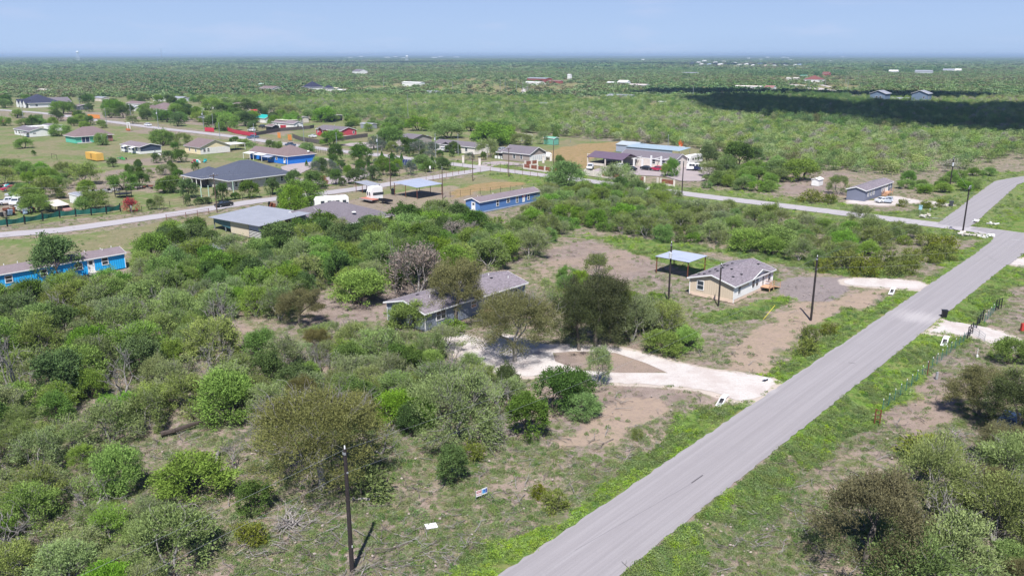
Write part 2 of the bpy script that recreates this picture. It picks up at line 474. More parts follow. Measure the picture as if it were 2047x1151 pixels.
def ground_z(x, y):
    """shallow roadside ditch along both sides of the main road"""
    x = np.asarray(x, float); y = np.asarray(y, float)
    d = np.abs(road_d(x, y)); s = (x + 33.2 * UY) * UX + (y - 33.2 * UX) * UY
    dip = np.exp(-((d - 6.6) / 1.5) ** 2) * np.clip((150 - s) / 20, 0, 1)
    k = np.ones(x.shape)
    for p in DRW.values():
        cx = sum(q[0] for q in p) / len(p)
        near = np.clip(segdist(x, y, p + [p[0]]) / 1.5, 0, 1) * (~inpoly(x, y, p))
        k = np.minimum(k, near)
    return -.5 * dip * k - .02

# ------------------------------------------------------------------ ground sheet
def build_ground():
    rows = [-60., -20., 0., 15., 25.]
    y = 34.
    while y < 700: rows.append(y); y *= 1.0052
    while y < 40000: rows.append(y); y *= 1.06
    rows = np.array(rows)
    tx = np.concatenate([[-40, -8, -3, -1.6], np.linspace(-.98, .98, 380), [1.6, 3, 8, 40]])
    Yg = np.repeat(rows[:, None], len(tx), 1)
    Xg = tx[None, :] * (np.maximum(np.abs(Yg), 0) * .92 + 30)
    Zg = ground_z(Xg, Yg)
    rdn = np.minimum(np.abs(road_d(Xg, Yg)) - 3.4, np.minimum(segdist(Xg, Yg, R4w), np.minimum(segdist(Xg, Yg, R5w), segdist(Xg, Yg, R3w))) - 3.5)
    for dp in DRW.values(): rdn = np.minimum(rdn, segdist(Xg, Yg, dp + [dp[0]]) * (~inpoly(Xg, Yg, dp)))
    bump = np.clip((rdn - .3) / 3, 0, 1) * (1 - np.clip((Yg - 500) / 300, 0, 1))
    Zg = Zg - bump * .22 * fbm(Xg, Yg, 3.0, 2) - bump * .08 * vnoise(Xg, Yg, .9, 6)
    far = np.clip((Yg - 5000) / 6000, 0, 1)
    Zg = Zg + far * (22 * fbm(Xg, Yg, 3500, 41) - 4) * (np.abs(Xg) < 30000)
    g, l, h, so, sa, pa = masks(Xg.ravel(), Yg.ravel()); hal = masks.halo
    nr, nc = Xg.shape
    idx = np.arange(nr * nc).reshape(nr, nc)
    F = np.stack([idx[:-1, :-1], idx[:-1, 1:], idx[1:, 1:], idx[1:, :-1]], -1).reshape(-1, 4)
    V = np.stack([Xg.ravel(), Yg.ravel(), Zg.ravel()], 1)
    m, nt, b = newmat('ground_soil_and_grass')
    pos = N(nt, 'ShaderNodeNewGeometry').outputs['Position']
    A = lambda n: N(nt, 'ShaderNodeAttribute', attribute_name=n).outputs['Fac']
    nb = noise(nt, pos, .055, 4); nm = noise(nt, pos, .45, 4, .65); nf = noise(nt, pos, 2.6, 4, .7); nn = noise(nt, pos, 7, 3, .7)
    soil = mixc(nt, ramp(nt, nm, .35, .65), C(183, 166, 158), C(158, 142, 134))
    soil = mixc(nt, ramp(nt, nb, .4, .65), soil, C(188, 168, 152))
    soil = mixc(nt, math_(nt, 'MULTIPLY', ramp(nt, nn, .5, .7), .6), soil, C(118, 100, 92))
    dry = mixc(nt, ramp(nt, nf, .35, .65), C(152, 150, 116), C(126, 136, 92))
    grass = mixc(nt, ramp(nt, nf, .35, .65), C(134, 160, 84), C(100, 134, 60))
    grass = mixc(nt, ramp(nt, nm, .45, .68), grass, C(158, 158, 104))
    # brush floor: soil with weedy patches
    weed = math_(nt, 'MULTIPLY', ramp(nt, math_(nt, 'ADD', math_(nt, 'MULTIPLY', nm, .6), math_(nt, 'MULTIPLY', nf, .4)), .44, .58), 1.0)
    weed = math_(nt, 'MULTIPLY', weed, ramp(nt, math_(nt, 'SUBTRACT', 1.2, math_(nt, 'MULTIPLY', A('soil'), 1.0)), .2, 1.0))
    c = mixc(nt, weed, soil, dry)
    lawnc = mixc(nt, ramp(nt, nb, .4, .62), C(158, 152, 118), C(126, 148, 86))
    lawnc = mixc(nt, math_(nt, 'MULTIPLY', ramp(nt, nf, .45, .7), .5), lawnc, C(104, 118, 70))
    lawnc = mixc(nt, math_(nt, 'MULTIPLY', ramp(nt, nm, .5, .68), .75), lawnc, C(182, 164, 138))
    c = mixc(nt, A('lawn'), c, lawnc)
    c = mixc(nt, A('soil'), c, mixc(nt, ramp(nt, nf, .55, .75), soil, dry))
    hayc = mixc(nt, ramp(nt, nm, .35, .7), C(188, 160, 122), C(162, 146, 100))
    c = mixc(nt, A('hay'), c, hayc)
    gfac = math_(nt, 'MULTIPLY', A('green'), ramp(nt, math_(nt, 'ADD', math_(nt, 'MULTIPLY', nm, .5), math_(nt, 'ADD', math_(nt, 'MULTIPLY', nf, .2), math_(nt, 'MULTIPLY', A('green'), .35))), .48, .6))
    c = mixc(nt, gfac, c, grass)
    c = mixc(nt, math_(nt, 'MULTIPLY', A('sand'), .85), c, mixc(nt, ramp(nt, nf, .4, .7), C(198, 176, 156), C(180, 160, 148)))
    c = mixc(nt, A('pad'), c, mixc(nt, ramp(nt, nf, .4, .7), C(172, 160, 158), C(150, 140, 138)))
    c = mixc(nt, ramp(nt, math_(nt, 'ADD', math_(nt, 'MULTIPLY', A('halo'), .7), math_(nt, 'MULTIPLY', nf, .6)), .55, .8), c, C(226, 212, 200))
    # far land
    sep = N(nt, 'ShaderNodeSeparateXYZ'); nt.links.new(pos, sep.inputs[0])
    fn = noise(nt, pos, .0022, 4)
    farc = mixc(nt, ramp(nt, fn, .4, .6), (.06, .085, .03), (.10, .13, .05))
    c = mixc(nt, ramp(nt, sep.outputs['Y'], 700, 1400), c, farc)
    c = mixc(nt, math_(nt, 'MULTIPLY', math_(nt, 'MULTIPLY', A('clear'), ramp(nt, sep.outputs['Y'], 400, 600)), 1.0), c, mixc(nt, ramp(nt, nm, .4, .6), C(170, 158, 118), C(148, 150, 100)))
    nt.links.new(c, b.inputs['Base Color']); b.inputs['Roughness'].default_value = 1; b.inputs['Specular IOR Level'].default_value = .05
    bp = N(nt, 'ShaderNodeBump'); bp.inputs['Strength'].default_value = .7; bp.inputs['Distance'].default_value = .12
    nt.links.new(math_(nt, 'ADD', nf, math_(nt, 'MULTIPLY', nn, .5)), bp.inputs['Height']); nt.links.new(bp.outputs[0], b.inputs['Normal'])
    clear = clearing(V[:, 0], V[:, 1]).astype(float)
    me = mesh_np('ground', V, F, m, True, [('green', 'POINT', g), ('lawn', 'POINT', l), ('hay', 'POINT', h), ('soil', 'POINT', so), ('sand', 'POINT', sa), ('pad', 'POINT', pa), ('clear', 'POINT', clear), ('halo', 'POINT', hal)])
    o = link('ground', me); tag(o, 'dry brushland ground of pinkish soil, weeds and mown grass', kind='structure')

CLEAR = [Ps(p) for p in (
  [(700, 172), (780, 168), (850, 163), (860, 174), (780, 180), (700, 182)],
  [(840, 180), (900, 160), (1000, 150), (1060, 152), (1060, 190), (1000, 200), (900, 190)],
  [(1045, 195), (1070, 158), (1170, 152), (1175, 180), (1100, 192)],
  [(1345, 126), (1420, 124), (1620, 127), (1620, 136), (1450, 136), (1350, 133)],
  [(1500, 152), (1700, 150), (1750, 175), (1700, 188), (1600, 185), (1540, 168)],
  [(1700, 141), (1870, 144), (1870, 147), (1700, 146)],
  [(700, 149), (750, 147), (755, 158), (690, 160)],
  [(500, 118.5), (800, 121.5), (800, 125), (500, 122.5)],
  [(1040, 120), (1200, 120), (1200, 122.5), (1040, 122.5)], [(640, 180), (700, 176), (730, 186), (650, 190)], [(1120, 190), (1180, 186), (1190, 200), (1120, 204)], [(1900, 128), (2047, 129), (2047, 132), (1880, 132)], [(1260, 205), (1330, 203), (1345, 216), (1270, 218)])]
def clearing(X, Y):
    r = np.zeros(X.shape, bool)
    wx = X + (fbm(X, Y, 60, 3) - .5) * 50; wy = Y + (fbm(X, Y, 90, 9) - .5) * 130 * np.clip(Y / 900, .2, 1.5)
    for p in CLEAR: r |= inpoly(wx, wy, p)
    return r
build_ground()

# ------------------------------------------------------------------ roads, drives
def asphaltmat(k=1.0):
    C = lambda r, g, b: tuple(v * k for v in globals()['C'](r, g, b))
    m, nt, b = newmat('grey_chipseal_asphalt')
    pos = N(nt, 'ShaderNodeNewGeometry').outputs['Position']
    rot = N(nt, 'ShaderNodeMapping'); nt.links.new(pos, rot.inputs[0]); rot.inputs['Rotation'].default_value = (0, 0, -RA)
    st = N(nt, 'ShaderNodeMapping'); nt.links.new(rot.outputs[0], st.inputs[0]); st.inputs['Scale'].default_value = (.018, 1.6, 1)
    s1 = noise(nt, st.outputs[0], 1.0, 5, .65)
    st2 = N(nt, 'ShaderNodeMapping'); nt.links.new(rot.outputs[0], st2.inputs[0]); st2.inputs['Scale'].default_value = (.05, 5, 1)
    s2 = noise(nt, st2.outputs[0], 1.0, 4, .6)
    n1 = noise(nt, pos, .25, 4); n2 = noise(nt, pos, 9, 3, .8)
    base = C(190, 185, 188); lo = C(176, 171, 174); hi = C(204, 201, 203)
    c = mixc(nt, ramp(nt, s1, .3, .7), lo, base)
    c = mixc(nt, math_(nt, 'MULTIPLY', ramp(nt, s2, .5, .8), .4), c, hi)
    c = mixc(nt, math_(nt, 'MULTIPLY', ramp(nt, n1, .5, .75), .35), c, lo)
    c = mixc(nt, math_(nt, 'MULTIPLY', ramp(nt, n2, .45, .7), .14), c, C(130, 124, 132))
    # caliche dust tracked onto the road at the gated drive
    for (qx, qy, rx_) in ((1835, 634, 7.5), (1530, 778, 3.0)):
        w_ = P(qx, qy); dn = N(nt, 'ShaderNodeVectorMath', operation='DISTANCE'); nt.links.new(pos, dn.inputs[0]); dn.inputs[1].default_value = (w_[0], w_[1], 0)
        dm = math_(nt, 'SUBTRACT', 1.0, math_(nt, 'DIVIDE', dn.outputs['Value'], rx_), True)
        dn2 = noise(nt, st2.outputs[0], 3.0, 5, .8)
        c = mixc(nt, math_(nt, 'MULTIPLY', ramp(nt, math_(nt, 'ADD', math_(nt, 'MULTIPLY', dm, .7), math_(nt, 'MULTIPLY', dn2, 1.3)), .95, 1.25), .55), c, C(226, 220, 220))
    nt.links.new(c, b.inputs['Base Color']); b.inputs['Roughness'].default_value = .95; b.inputs['Specular IOR Level'].default_value = .1
    bp = N(nt, 'ShaderNodeBump'); bp.inputs['Strength'].default_value = .3; bp.inputs['Distance'].default_value = .02
    nt.links.new(n2, bp.inputs['Height']); nt.links.new(bp.outputs[0], b.inputs['Normal'])
    return m
M_ASPH = asphaltmat()
def gravelmat(name, c1, c2, c3):
    m, nt, b = newmat(name)
    pos = N(nt, 'ShaderNodeNewGeometry').outputs['Position']
    n1 = noise(nt, pos, .35, 4); n2 = noise(nt, pos, 3.2, 4, .75); n3 = noise(nt, pos, 11, 2, .7)
    c = mixc(nt, ramp(nt, n1, .4, .65), c1, c2)
    c = mixc(nt, math_(nt, 'MULTIPLY', ramp(nt, n2, .5, .72), .6), c, c3)
    c = mixc(nt, math_(nt, 'MULTIPLY', ramp(nt, n3, .52, .7), .5), c, tuple(v * .6 for v in c2))
    nt.links.new(c, b.inputs['Base Color']); b.inputs['Roughness'].default_value = 1; b.inputs['Specular IOR Level'].default_value = .05
    bp = N(nt, 'ShaderNodeBump'); bp.inputs['Strength'].default_value = .6; bp.inputs['Distance'].default_value = .06
    nt.links.new(n2, bp.inputs['Height']); nt.links.new(bp.outputs[0], b.inputs['Normal'])
    return m
M_CALICHE = gravelmat('white_caliche_gravel', C(242, 235, 230), C(228, 216, 210), C(200, 182, 172))
M_PINKGRAVEL = gravelmat('pinkish_gravel', C(206, 192, 192), C(196, 184, 186), C(176, 164, 162))

def ribbon(name, pts, w, z, mat, label, ragged=.18, step=1.5, w_end=None):
    """road band following pts with slightly broken edges"""
    P0 = [np.array(pts[0])]
    L = [np.array(p, float) for p in pts]
    # catmull-ish resample
    out = []
    for a, b in zip(L, L[1:]):
        n = max(1, int(np.hypot(*(b - a)) / step))
        for k in range(n): out.append(a + (b - a) * k / n)
    out.append(L[-1]); out = np.array(out)
    for _ in range(3): out[1:-1] = (out[:-2] + out[1:-1] * 2 + out[2:]) / 4
    t = np.gradient(out, axis=0); t /= np.linalg.norm(t, axis=1)[:, None]
    nrm = np.stack([-t[:, 1], t[:, 0]], 1)
    h = w / 2
    rl = h + (RNG.random(len(out)) - .5) * ragged * 2; rr = h + (RNG.random(len(out)) - .5) * ragged * 2
    V = []
    for k, (offa) in enumerate((rl, rl * 0.5, rl * 0, -rr * .5, -rr)):
        q = out + nrm * offa[:, None]
        V.append(np.c_[q, np.full(len(q), z)])
    V = np.concatenate(V); n = len(out)
    F = []
    i = np.arange(n - 1)
    for k in range(4):
        a = k * n + i; b = (k + 1) * n + i
        F.append(np.stack([a, b, b + 1, a + 1], 1))
    o = link(name, mesh_np(name, V, F, mat)); tag(o, label, kind='structure')
    return o
def ragged_poly(name, poly, z, mat, label, rag=.35, step=.8, holes=None, kind='structure'):
    out = []
    n = len(poly)
    for i in range(n):
        a = np.array(poly[i]); b = np.array(poly[(i + 1) % n]); m = max(1, int(np.hypot(*(b - a)) / step))
        for k in range(m): out.append(a + (b - a) * k / m)
    out = np.array(out)
    for _ in range(2): out = (np.roll(out, 1, 0) + 2 * out + np.roll(out, -1, 0)) / 4
    out = out + (RNG.random(out.shape) - .5) * rag * 2
    bm = bmesh.new()
    vs_ = [bm.verts.new((x, y, z)) for x, y in out]
    es = [bm.edges.new((vs_[i], vs_[(i + 1) % len(vs_)])) for i in range(len(vs_))]
    if holes is not None:
        hv = [bm.verts.new((x, y, z)) for x, y in holes]
        es += [bm.edges.new((hv[i], hv[(i + 1) % len(hv)])) for i in range(len(hv))]
    bmesh.ops.triangle_fill(bm, use_beauty=True, use_dissolve=False, edges=es, normal=(0, 0, 1))
    for f in bm.faces:
        if f.normal.z < 0: f.normal_flip()
    me = bpy.data.meshes.new(name); bm.to_mesh(me); bm.free(); me.materials.append(mat)
    o = link(name, me); tag(o, label, kind=kind)
    return o
ribbon('main_road', [along(-60, 0), along(30, 0), along(90, 0), along(MAIN_END - 2, 0)], 2 * RW, .050, M_ASPH, 'pale grey asphalt road running diagonally across the scene', .13, .9)
M_ASPH2 = asphaltmat(1.3)
ribbon('cross_road', R5w, 6.6, .054, M_ASPH2, 'grey asphalt cross road with white edge wear')
ribbon('side_road', R4w, 6.2, .058, M_ASPH2, 'pale road past the stock barn and fenced field')
ribbon('far_road', R3w, 6.8, .062, M_ASPH, 'grey road branching up past the slate mobile home')
ragged_poly('junction', JUNC, .066, M_ASPH, 'wide flared asphalt junction', .1)
holeisl = ISLAND
ragged_poly('caliche_driveway', DRW['house_drive'], .010, M_CALICHE, 'white caliche loop driveway leading to the grey house', .3, holes=holeisl)
ragged_poly('gravel_driveway', DRW['beige_drive'], .012, M_CALICHE, 'cream gravel driveway to the beige house pad', .2)
ragged_poly('gate_driveway', DRW['gate_drive'], .014, M_CALICHE, 'white caliche driveway through the black pipe gate', .2)
ragged_poly('gravel_apron', DRW['slate_drive'], .016, M_CALICHE, 'cream gravel drive beside the slate mobile home', .25)
ragged_poly('roadside_apron', DRW['right_pad'], .018, M_CALICHE, 'white caliche apron at the far side of the main road', .2)
ragged_poly('concrete_yard', CARYARD, .006, M_PINKGRAVEL, 'pinkish gravel yard where the cars are parked', .2)
ragged_poly('blue_house_drive', BLUEYARD, .008, M_PINKGRAVEL, 'grey gravel drive behind the blue house', .2)
ragged_poly('entrance_drive', Ps([(1000, 322), (1040, 326), (1060, 331), (1000, 330), (960, 338), (945, 334), (965, 325)]), .010, M_PINKGRAVEL, 'grey entry drive to the taupe house', .15)
ragged_poly('dirt_lane', Ps([(790, 283), (860, 285), (745, 297), (680, 290), (700, 286)]), .006, M_PINKGRAVEL, 'dusty lane beyond the grey fence', .3)
ragged_poly('far_lane', Ps([(1545, 165), (1552, 163), (1700, 185), (1700, 188), (1640, 181)]), .075, M_CALICHE, 'pale lane across the distant pasture', 1.5, 6)
ragged_poly('far_lane_branch', Ps([(1600, 164), (1612, 163), (1680, 177), (1676, 178)]), .078, M_CALICHE, 'pale branch lane up to the red roofed house', 1, 6)
ragged_poly('ranch_lane', Ps([(1042, 186), (1047, 170), (1070, 163), (1130, 161), (1100, 168), (1056, 172), (1050, 186)]), .075, M_CALICHE, 'white ranch yard beside the distant red sheds', 1.5, 6)
# painted and worn marks
M_LINE = paint('worn_white_road_paint', C(224, 222, 226), .9, wear=.25)
def mark(name, a, b, w, z, label, mt=None):
    a = np.array(P(*a)); b = np.array(P(*b)); d = (b - a) / np.hypot(*(b - a)); n = np.array([-d[1], d[0]]) * w / 2
    V = np.array([[*(a + n), z], [*(a - n), z], [*(b - n), z], [*(b + n), z]])
    me = mesh_np(name, V, np.array([[0, 1, 2, 3]]), mt or M_LINE); o = link(name, me); tag(o, label, kind='structure')
mark('stop_line', (1853, 435.5), (1892, 438.5), .45, .080, 'white stop line across the mouth of the upper road')
M_LINE2 = paint('dark_tar', C(112, 106, 112), .9, wear=.2)
mark('edge_line', (2022, 479.5), (2060, 483.5), .3, .080, 'white line at the flared junction')

mark('skid_mark', (1382, 966), (1405, 950), .12, .0545, 'short dark skid mark on the main road', M_LINE2)
mark('tar_streak', (1696, 725), (1710, 727), .10, .0545, 'short dark tar streak across the main road lane', M_LINE2)
mark('skid_trace', (1150, 1100), (1382, 967), .06, .0545, 'long faint dark trace along the main road', paint('faint_tar', C(168, 163, 168), .9, wear=.2))
# ------------------------------------------------------------------ vegetation
def unit(v): return v / (np.linalg.norm(v) + 1e-9)
def gen_tree(seed, stems, L0, ratio, maxd, spread, up, wob, kids, r0, H, R, leaves, lsize, sig, base_tilt=.5, drop=0.0, bare=0.0, nsub=2, leafdepth=1, flat=1.0, dome=.34, low=.10, wr=.34, spikes=0):
    rg = np.random.default_rng(seed)
    segs = []; tips = []
    def grow(p, d, L, r, dep):
        for k in range(nsub):
            d = unit(d + rg.normal(0, wob, 3) + np.array([0, 0, up * .35]))
            q = p + d * L / nsub
            r2 = r * .86
            segs.append((p, q, r, r2, dep))
            if dep >= maxd - leafdepth: tips.append((q, dep))
            p, r = q, r2
        if dep >= maxd: return
        n = rg.choice(kids)
        a0 = rg.random() * 6.28
        for j in range(n):
            ax = unit(np.cross(d, rg.normal(0, 1, 3)))
            ang = math.radians(rg.normal(spread, 9))
            b = unit(np.cross(d, ax))
            a = a0 + j * 6.28 / n + rg.normal(0, .3)
            side = ax * math.cos(a) + b * math.sin(a)
            nd = unit(d * math.cos(ang) + side * math.sin(ang) + np.array([0, 0, up * .5]))
            grow(p, nd, L * ratio * rg.uniform(.8, 1.2), r * .66, dep + 1)
    for i in range(stems):
        a = 6.28 * i / stems + rg.normal(0, .35); t = base_tilt * rg.uniform(.5, 1.3) if stems > 1 else base_tilt * .25
        grow(np.array([math.cos(a) * .12 * (stems > 1), math.sin(a) * .12 * (stems > 1), -.1]), unit(np.array([math.cos(a) * t, math.sin(a) * t, 1.0])), L0 * rg.uniform(.85, 1.15), r0 * (1 if stems == 1 else .75), 0)
    T = np.array([t[0] for t in tips])
    # scale to wanted size
    rr = np.percentile(np.hypot(T[:, 0], T[:, 1]), 92) + sig; hh = np.percentile(T[:, 2], 97) + sig * .6
    sx, sz = R / rr, H / hh
    S = np.array([sx, sx, sz])
    V = []; F4 = []; nb = 0
    for p, q, ra, rb, dep in segs:
        n = 6 if dep <= 1 else (4 if dep <= 2 else 3)
        p = p * S; q = q * S; d = unit(q - p); a = unit(np.cross(d, [0.3, .5, .8])); b = np.cross(d, a)
        ra = max(ra, .019); rb = max(rb, .015)
        t = np.arange(n) * 2 * math.pi / n
        ring = np.cos(t)[:, None] * a + np.sin(t)[:, None] * b
        V.append(p + ring * ra); V.append(q + ring * rb)
        i = np.arange(n); j = (i + 1) % n
        F4.append(np.stack([nb + i, nb + j, nb + n + j, nb + n + i], 1)); nb += 2 * n
    for _ in range(spikes):       # bare twigs that stick out of the crown
        p = T[rg.integers(0, len(T))] * S; d = unit(p - np.array([0, 0, H * .3]) + rg.normal(0, .9, 3)); r_ = rg.uniform(.016, .034)
        for k in range(3):
            L_ = rg.uniform(.25, .5) * R / 3.3
            q = p + d * L_; a = unit(np.cross(d, [.3, .5, .8])); b = np.cross(d, a); t = np.arange(3) * 2 * math.pi / 3
            ring = np.cos(t)[:, None] * a + np.sin(t)[:, None] * b
            V.append(p + ring * r_); V.append(q + ring * r_ * .7); i = np.arange(3); j = (i + 1) % 3
            F4.append(np.stack([nb + i, nb + j, nb + 3 + j, nb + 3 + i], 1)); nb += 6
            p = q; r_ *= .7; d = unit(d + rg.normal(0, .45, 3))
    trunk = (np.concatenate(V), np.concatenate(F4))
    if leaves <= 0: return trunk, None
    keep = rg.random(len(T)) > bare
    T = (T * S)[keep]
    # whole sectors thinner than others
    cs = rg.uniform(-.5, .5, len(T))
    w = np.clip(rg.gamma(2.0, .5, len(T)), .15, 3) ; w /= w.sum()
    ci = rg.choice(len(T), leaves, p=w)
    c = T[ci] + rg.normal(0, 1, (leaves, 3)) * np.array([sig, sig, sig * .55 * flat]) - np.array([0, 0, drop])
    nd = int(leaves * dome)
    if nd:
        # leafy sprays that hang round the outside of the crown, in lumps
        nl = 90; th = rg.random(nl) * 6.28; zz = low + (1 - low) * rg.random(nl) ** .8
        prof = np.sqrt(np.clip(1 - ((zz - .42) / .60) ** 2, .05, 1))
        rad = R * prof * rg.uniform(.55, .98, nl)
        cen = np.c_[rad * np.cos(th), rad * np.sin(th), zz * H]
        li = rg.integers(0, nl, nd)
        c[:nd] = cen[li] + rg.normal(0, 1, (nd, 3)) * np.array([R * .085, R * .085, H * .05])
        cs = np.concatenate([cs, rg.uniform(-.5, .5, nl)]); ci[:nd] = len(T) + li
    c[:, 2] = np.maximum(c[:, 2], .05)
    return trunk, leaf_quads(rg, c, lsize * 1.35, .5 + cs[ci] * .9 + rg.uniform(-.25, .25, leaves), out=c - np.array([0, 0, H * .3]), wr=wr)
def leaf_quads(rg, c, lsize, val, upbias=.5, out=None, wr=.28):
    n = len(c)
    if out is not None:      # feathery sprays that point away from the heart of the crown
        a = out / (np.linalg.norm(out, axis=1)[:, None] + 1e-6) * .8 + rg.normal(0, .55, (n, 3)) + np.array([0, 0, .25])
        a /= np.linalg.norm(a, axis=1)[:, None]
        b = np.cross(a, rg.normal(0, 1, (n, 3))); b /= np.linalg.norm(b, axis=1)[:, None]
        s = lsize * rg.uniform(.6, 1.5, (n, 1)); a = a * s * .5; b = b * s * wr * .5
        V = np.stack([c - a, c + b, c + a, c - b], 1).reshape(-1, 3)
        return V, np.arange(4 * n).reshape(n, 4), np.clip(val, 0, 1)
    nr = rg.normal(0, 1, (n, 3)); nr[:, 2] = np.abs(nr[:, 2]) + upbias; nr /= np.linalg.norm(nr, axis=1)[:, None]
    a = np.cross(nr, rg.normal(0, 1, (n, 3))); a /= np.linalg.norm(a, axis=1)[:, None]; b = np.cross(nr, a)
    s = lsize * rg.uniform(.6, 1.4, (n, 1))
    a = a * s * .5; b = b * s * .28
    V = np.stack([c - a, c + b, c + a, c - b], 1).reshape(-1, 3)
    F = np.arange(4 * n).reshape(n, 4)
    return V, F, np.clip(val, 0, 1)

BK_GREY = barkmat('pale_grey_bark', (.30, .28, .26))
BK_DARK = barkmat('dark_bark', (.085, .065, .055))
BK_MID = barkmat('mesquite_bark', (.17, .145, .125))
G_MES = leafmat('mesquite_leaf', (.215, .30, .078), .022, .5)
G_MES2 = leafmat('grey_mesquite_leaf', (.225, .295, .105), .02, .45)
G_HUI = leafmat('acacia_leaf', (.19, .32, .06), .02, .4)
G_OAK = leafmat('brownish_oak_leaf', (.18, .18, .07), .018, .4)
G_HACK = leafmat('dark_glossy_leaf', (.105, .18, .042), .015, .4)
G_SHR = leafmat('shrub_leaf', (.17, .27, .06), .025, .6)
G_GREY = leafmat('bare_twig_leaf', (.27, .23, .20), .012, .35)
G_YEL = leafmat('yellow_green_leaf', (.17, .21, .03), .01, .3)
G_PINE = leafmat('cypress_leaf', (.075, .18, .02), .01, .2)
G_BLUE = leafmat('bluish_leaf', (.13, .18, .13), .01, .3)
G_RED = leafmat('red_blossom', (.32, .06, .05), .02, .4)

class Kind:
    def __init__(s, n, name, cat, leafm, barkm, word, H, R, **kw):
        s.name, s.cat, s.word, s.H, s.R = name, cat, word, H, R; s.var = []
        for i in range(n):
            tr, lf = gen_tree(kw.pop('seed', 0) * 0 + hash_(name, i), H=H, R=R, **kw)
            tm = mesh_np(name + '_trunk', tr[0], tr[1], barkm)
            cm = mesh_np(name + '_crown', lf[0], lf[1], leafm, attr=[('v', 'FACE', lf[2])]) if lf else None
            s.var.append((tm, cm))
def hash_(n, i): return (sum(ord(c) * (k + 3) for k, c in enumerate(n)) * 31 + i * 101) % 100003

KIND = {}
mes = dict(stems=3, L0=1.5, ratio=.74, maxd=4, spread=34, up=.10, wob=.22, kids=[2, 3, 3], r0=.16, leaves=14000, lsize=.15, sig=.27, base_tilt=.75, spikes=60)
KIND['mes'] = Kind(6, 'mesquite_tree', 'tree', G_MES, BK_GREY, 'feathery green', 4.4, 3.3, **mes)
KIND['mesg'] = Kind(5, 'mesquite_tree', 'tree', G_MES2, BK_GREY, 'grey-green', 4.3, 3.3, **{**mes, 'leaves': 9000, 'bare': .2})
big = {**mes, 'leaves': 30000, 'lsize': .14, 'sig': .34, 'maxd': 5, 'L0': 1.6, 'r0': .24, 'spikes': 170, 'bare': .22, 'leafdepth': 2}
KIND['mesL'] = Kind(4, 'mesquite_tree', 'tree', G_MES, BK_GREY, 'feathery green', 5.8, 4.8, **big)
KIND['mesgL'] = Kind(3, 'mesquite_tree', 'tree', G_MES2, BK_GREY, 'grey-green', 5.6, 4.8, **{**big, 'leaves': 24000})
KIND['hui'] = Kind(4, 'acacia_tree', 'tree', G_HUI, BK_DARK, 'bright green', 3.8, 2.7, **{**mes, 'stems': 5, 'maxd': 3, 'leaves': 14000, 'lsize': .15, 'sig': .34, 'L0': 1.1, 'base_tilt': .9})
KIND['oak'] = Kind(4, 'oak_tree', 'tree', G_OAK, BK_MID, 'olive brown', 7.5, 4.4, dome=.5, low=.32, stems=1, L0=2.0, ratio=.78, maxd=5, spread=38, up=.12, wob=.2, kids=[2, 3, 3], r0=.3, leaves=36000, lsize=.13, sig=.27, base_tilt=.6, leafdepth=2)
KIND['oakL'] = Kind(3, 'oak_tree', 'tree', G_OAK, BK_GREY, 'olive brown', 8.2, 5.6, dome=.5, low=.30, stems=1, L0=2.2, ratio=.79, maxd=6, spread=38, up=.12, wob=.22, kids=[2, 3, 2], r0=.34, leaves=62000, lsize=.125, sig=.36, base_tilt=.6, leafdepth=2, spikes=160)
G_OAKD = leafmat('dark_olive_oak_leaf', (.088, .112, .042), .015, .3)
KIND['oakd'] = Kind(3, 'oak_tree', 'tree', G_OAKD, BK_MID, 'dark olive', 8.5, 4.2, dome=.6, low=.16, stems=1, L0=2.0, ratio=.78, maxd=5, spread=34, up=.2, wob=.2, kids=[2, 3, 3], r0=.3, leaves=38000, lsize=.13, sig=.36, base_tilt=.6, leafdepth=2, spikes=30)
KIND['hack'] = Kind(4, 'hackberry_tree', 'tree', G_HACK, BK_DARK, 'dark green', 5.5, 2.9, stems=2, L0=1.6, ratio=.76, maxd=4, spread=30, up=.2, wob=.2, kids=[2, 3, 3], r0=.2, wr=.6, leaves=11000, lsize=.16, sig=.3, base_tilt=.35, leafdepth=2)
KIND['bare'] = Kind(3, 'bare_mesquite_tree', 'tree', G_GREY, BK_GREY, 'bare grey', 5.0, 3.4, **{**mes, 'leaves': 3400, 'lsize': .2, 'bare': .2, 'kids': [3, 3]})
KIND['dead'] = Kind(3, 'dead_tree', 'tree', None, BK_GREY, 'leafless', 4.6, 2.4, **{**mes, 'leaves': 0, 'stems': 2, 'wob': .33, 'maxd': 4, 'r0': .2, 'base_tilt': .8})
KIND['shr'] = Kind(5, 'shrub', 'shrub', G_SHR, BK_MID, 'rounded green', 1.5, 1.25, stems=6, L0=.55, ratio=.75, maxd=2, spread=30, up=.05, wob=.25, dome=.3, kids=[2, 3], r0=.04, leaves=1500, lsize=.15, sig=.22, base_tilt=1.2, leafdepth=2)
KIND['shg'] = Kind(3, 'shrub', 'shrub', G_MES2, BK_GREY, 'grey-green', 1.6, 1.4, stems=6, L0=.6, ratio=.75, maxd=2, spread=30, up=.05, wob=.25, kids=[2, 3], r0=.04, leaves=1000, lsize=.14, sig=.24, base_tilt=1.2, leafdepth=2)
KIND['yel'] = Kind(2, 'flowering_bush', 'bush', G_YEL, BK_MID, 'yellow-green', 1.6, 1.5, stems=6, L0=.6, ratio=.75, maxd=2, spread=30, up=.05, wob=.25, kids=[2, 3], r0=.04, leaves=1800, lsize=.15, sig=.24, base_tilt=1.2, leafdepth=2)
KIND['blue'] = Kind(2, 'silvery_shrub', 'shrub', G_BLUE, BK_GREY, 'silvery', 3.6, 2.2, **{**mes, 'leaves': 3500, 'base_tilt': .5})
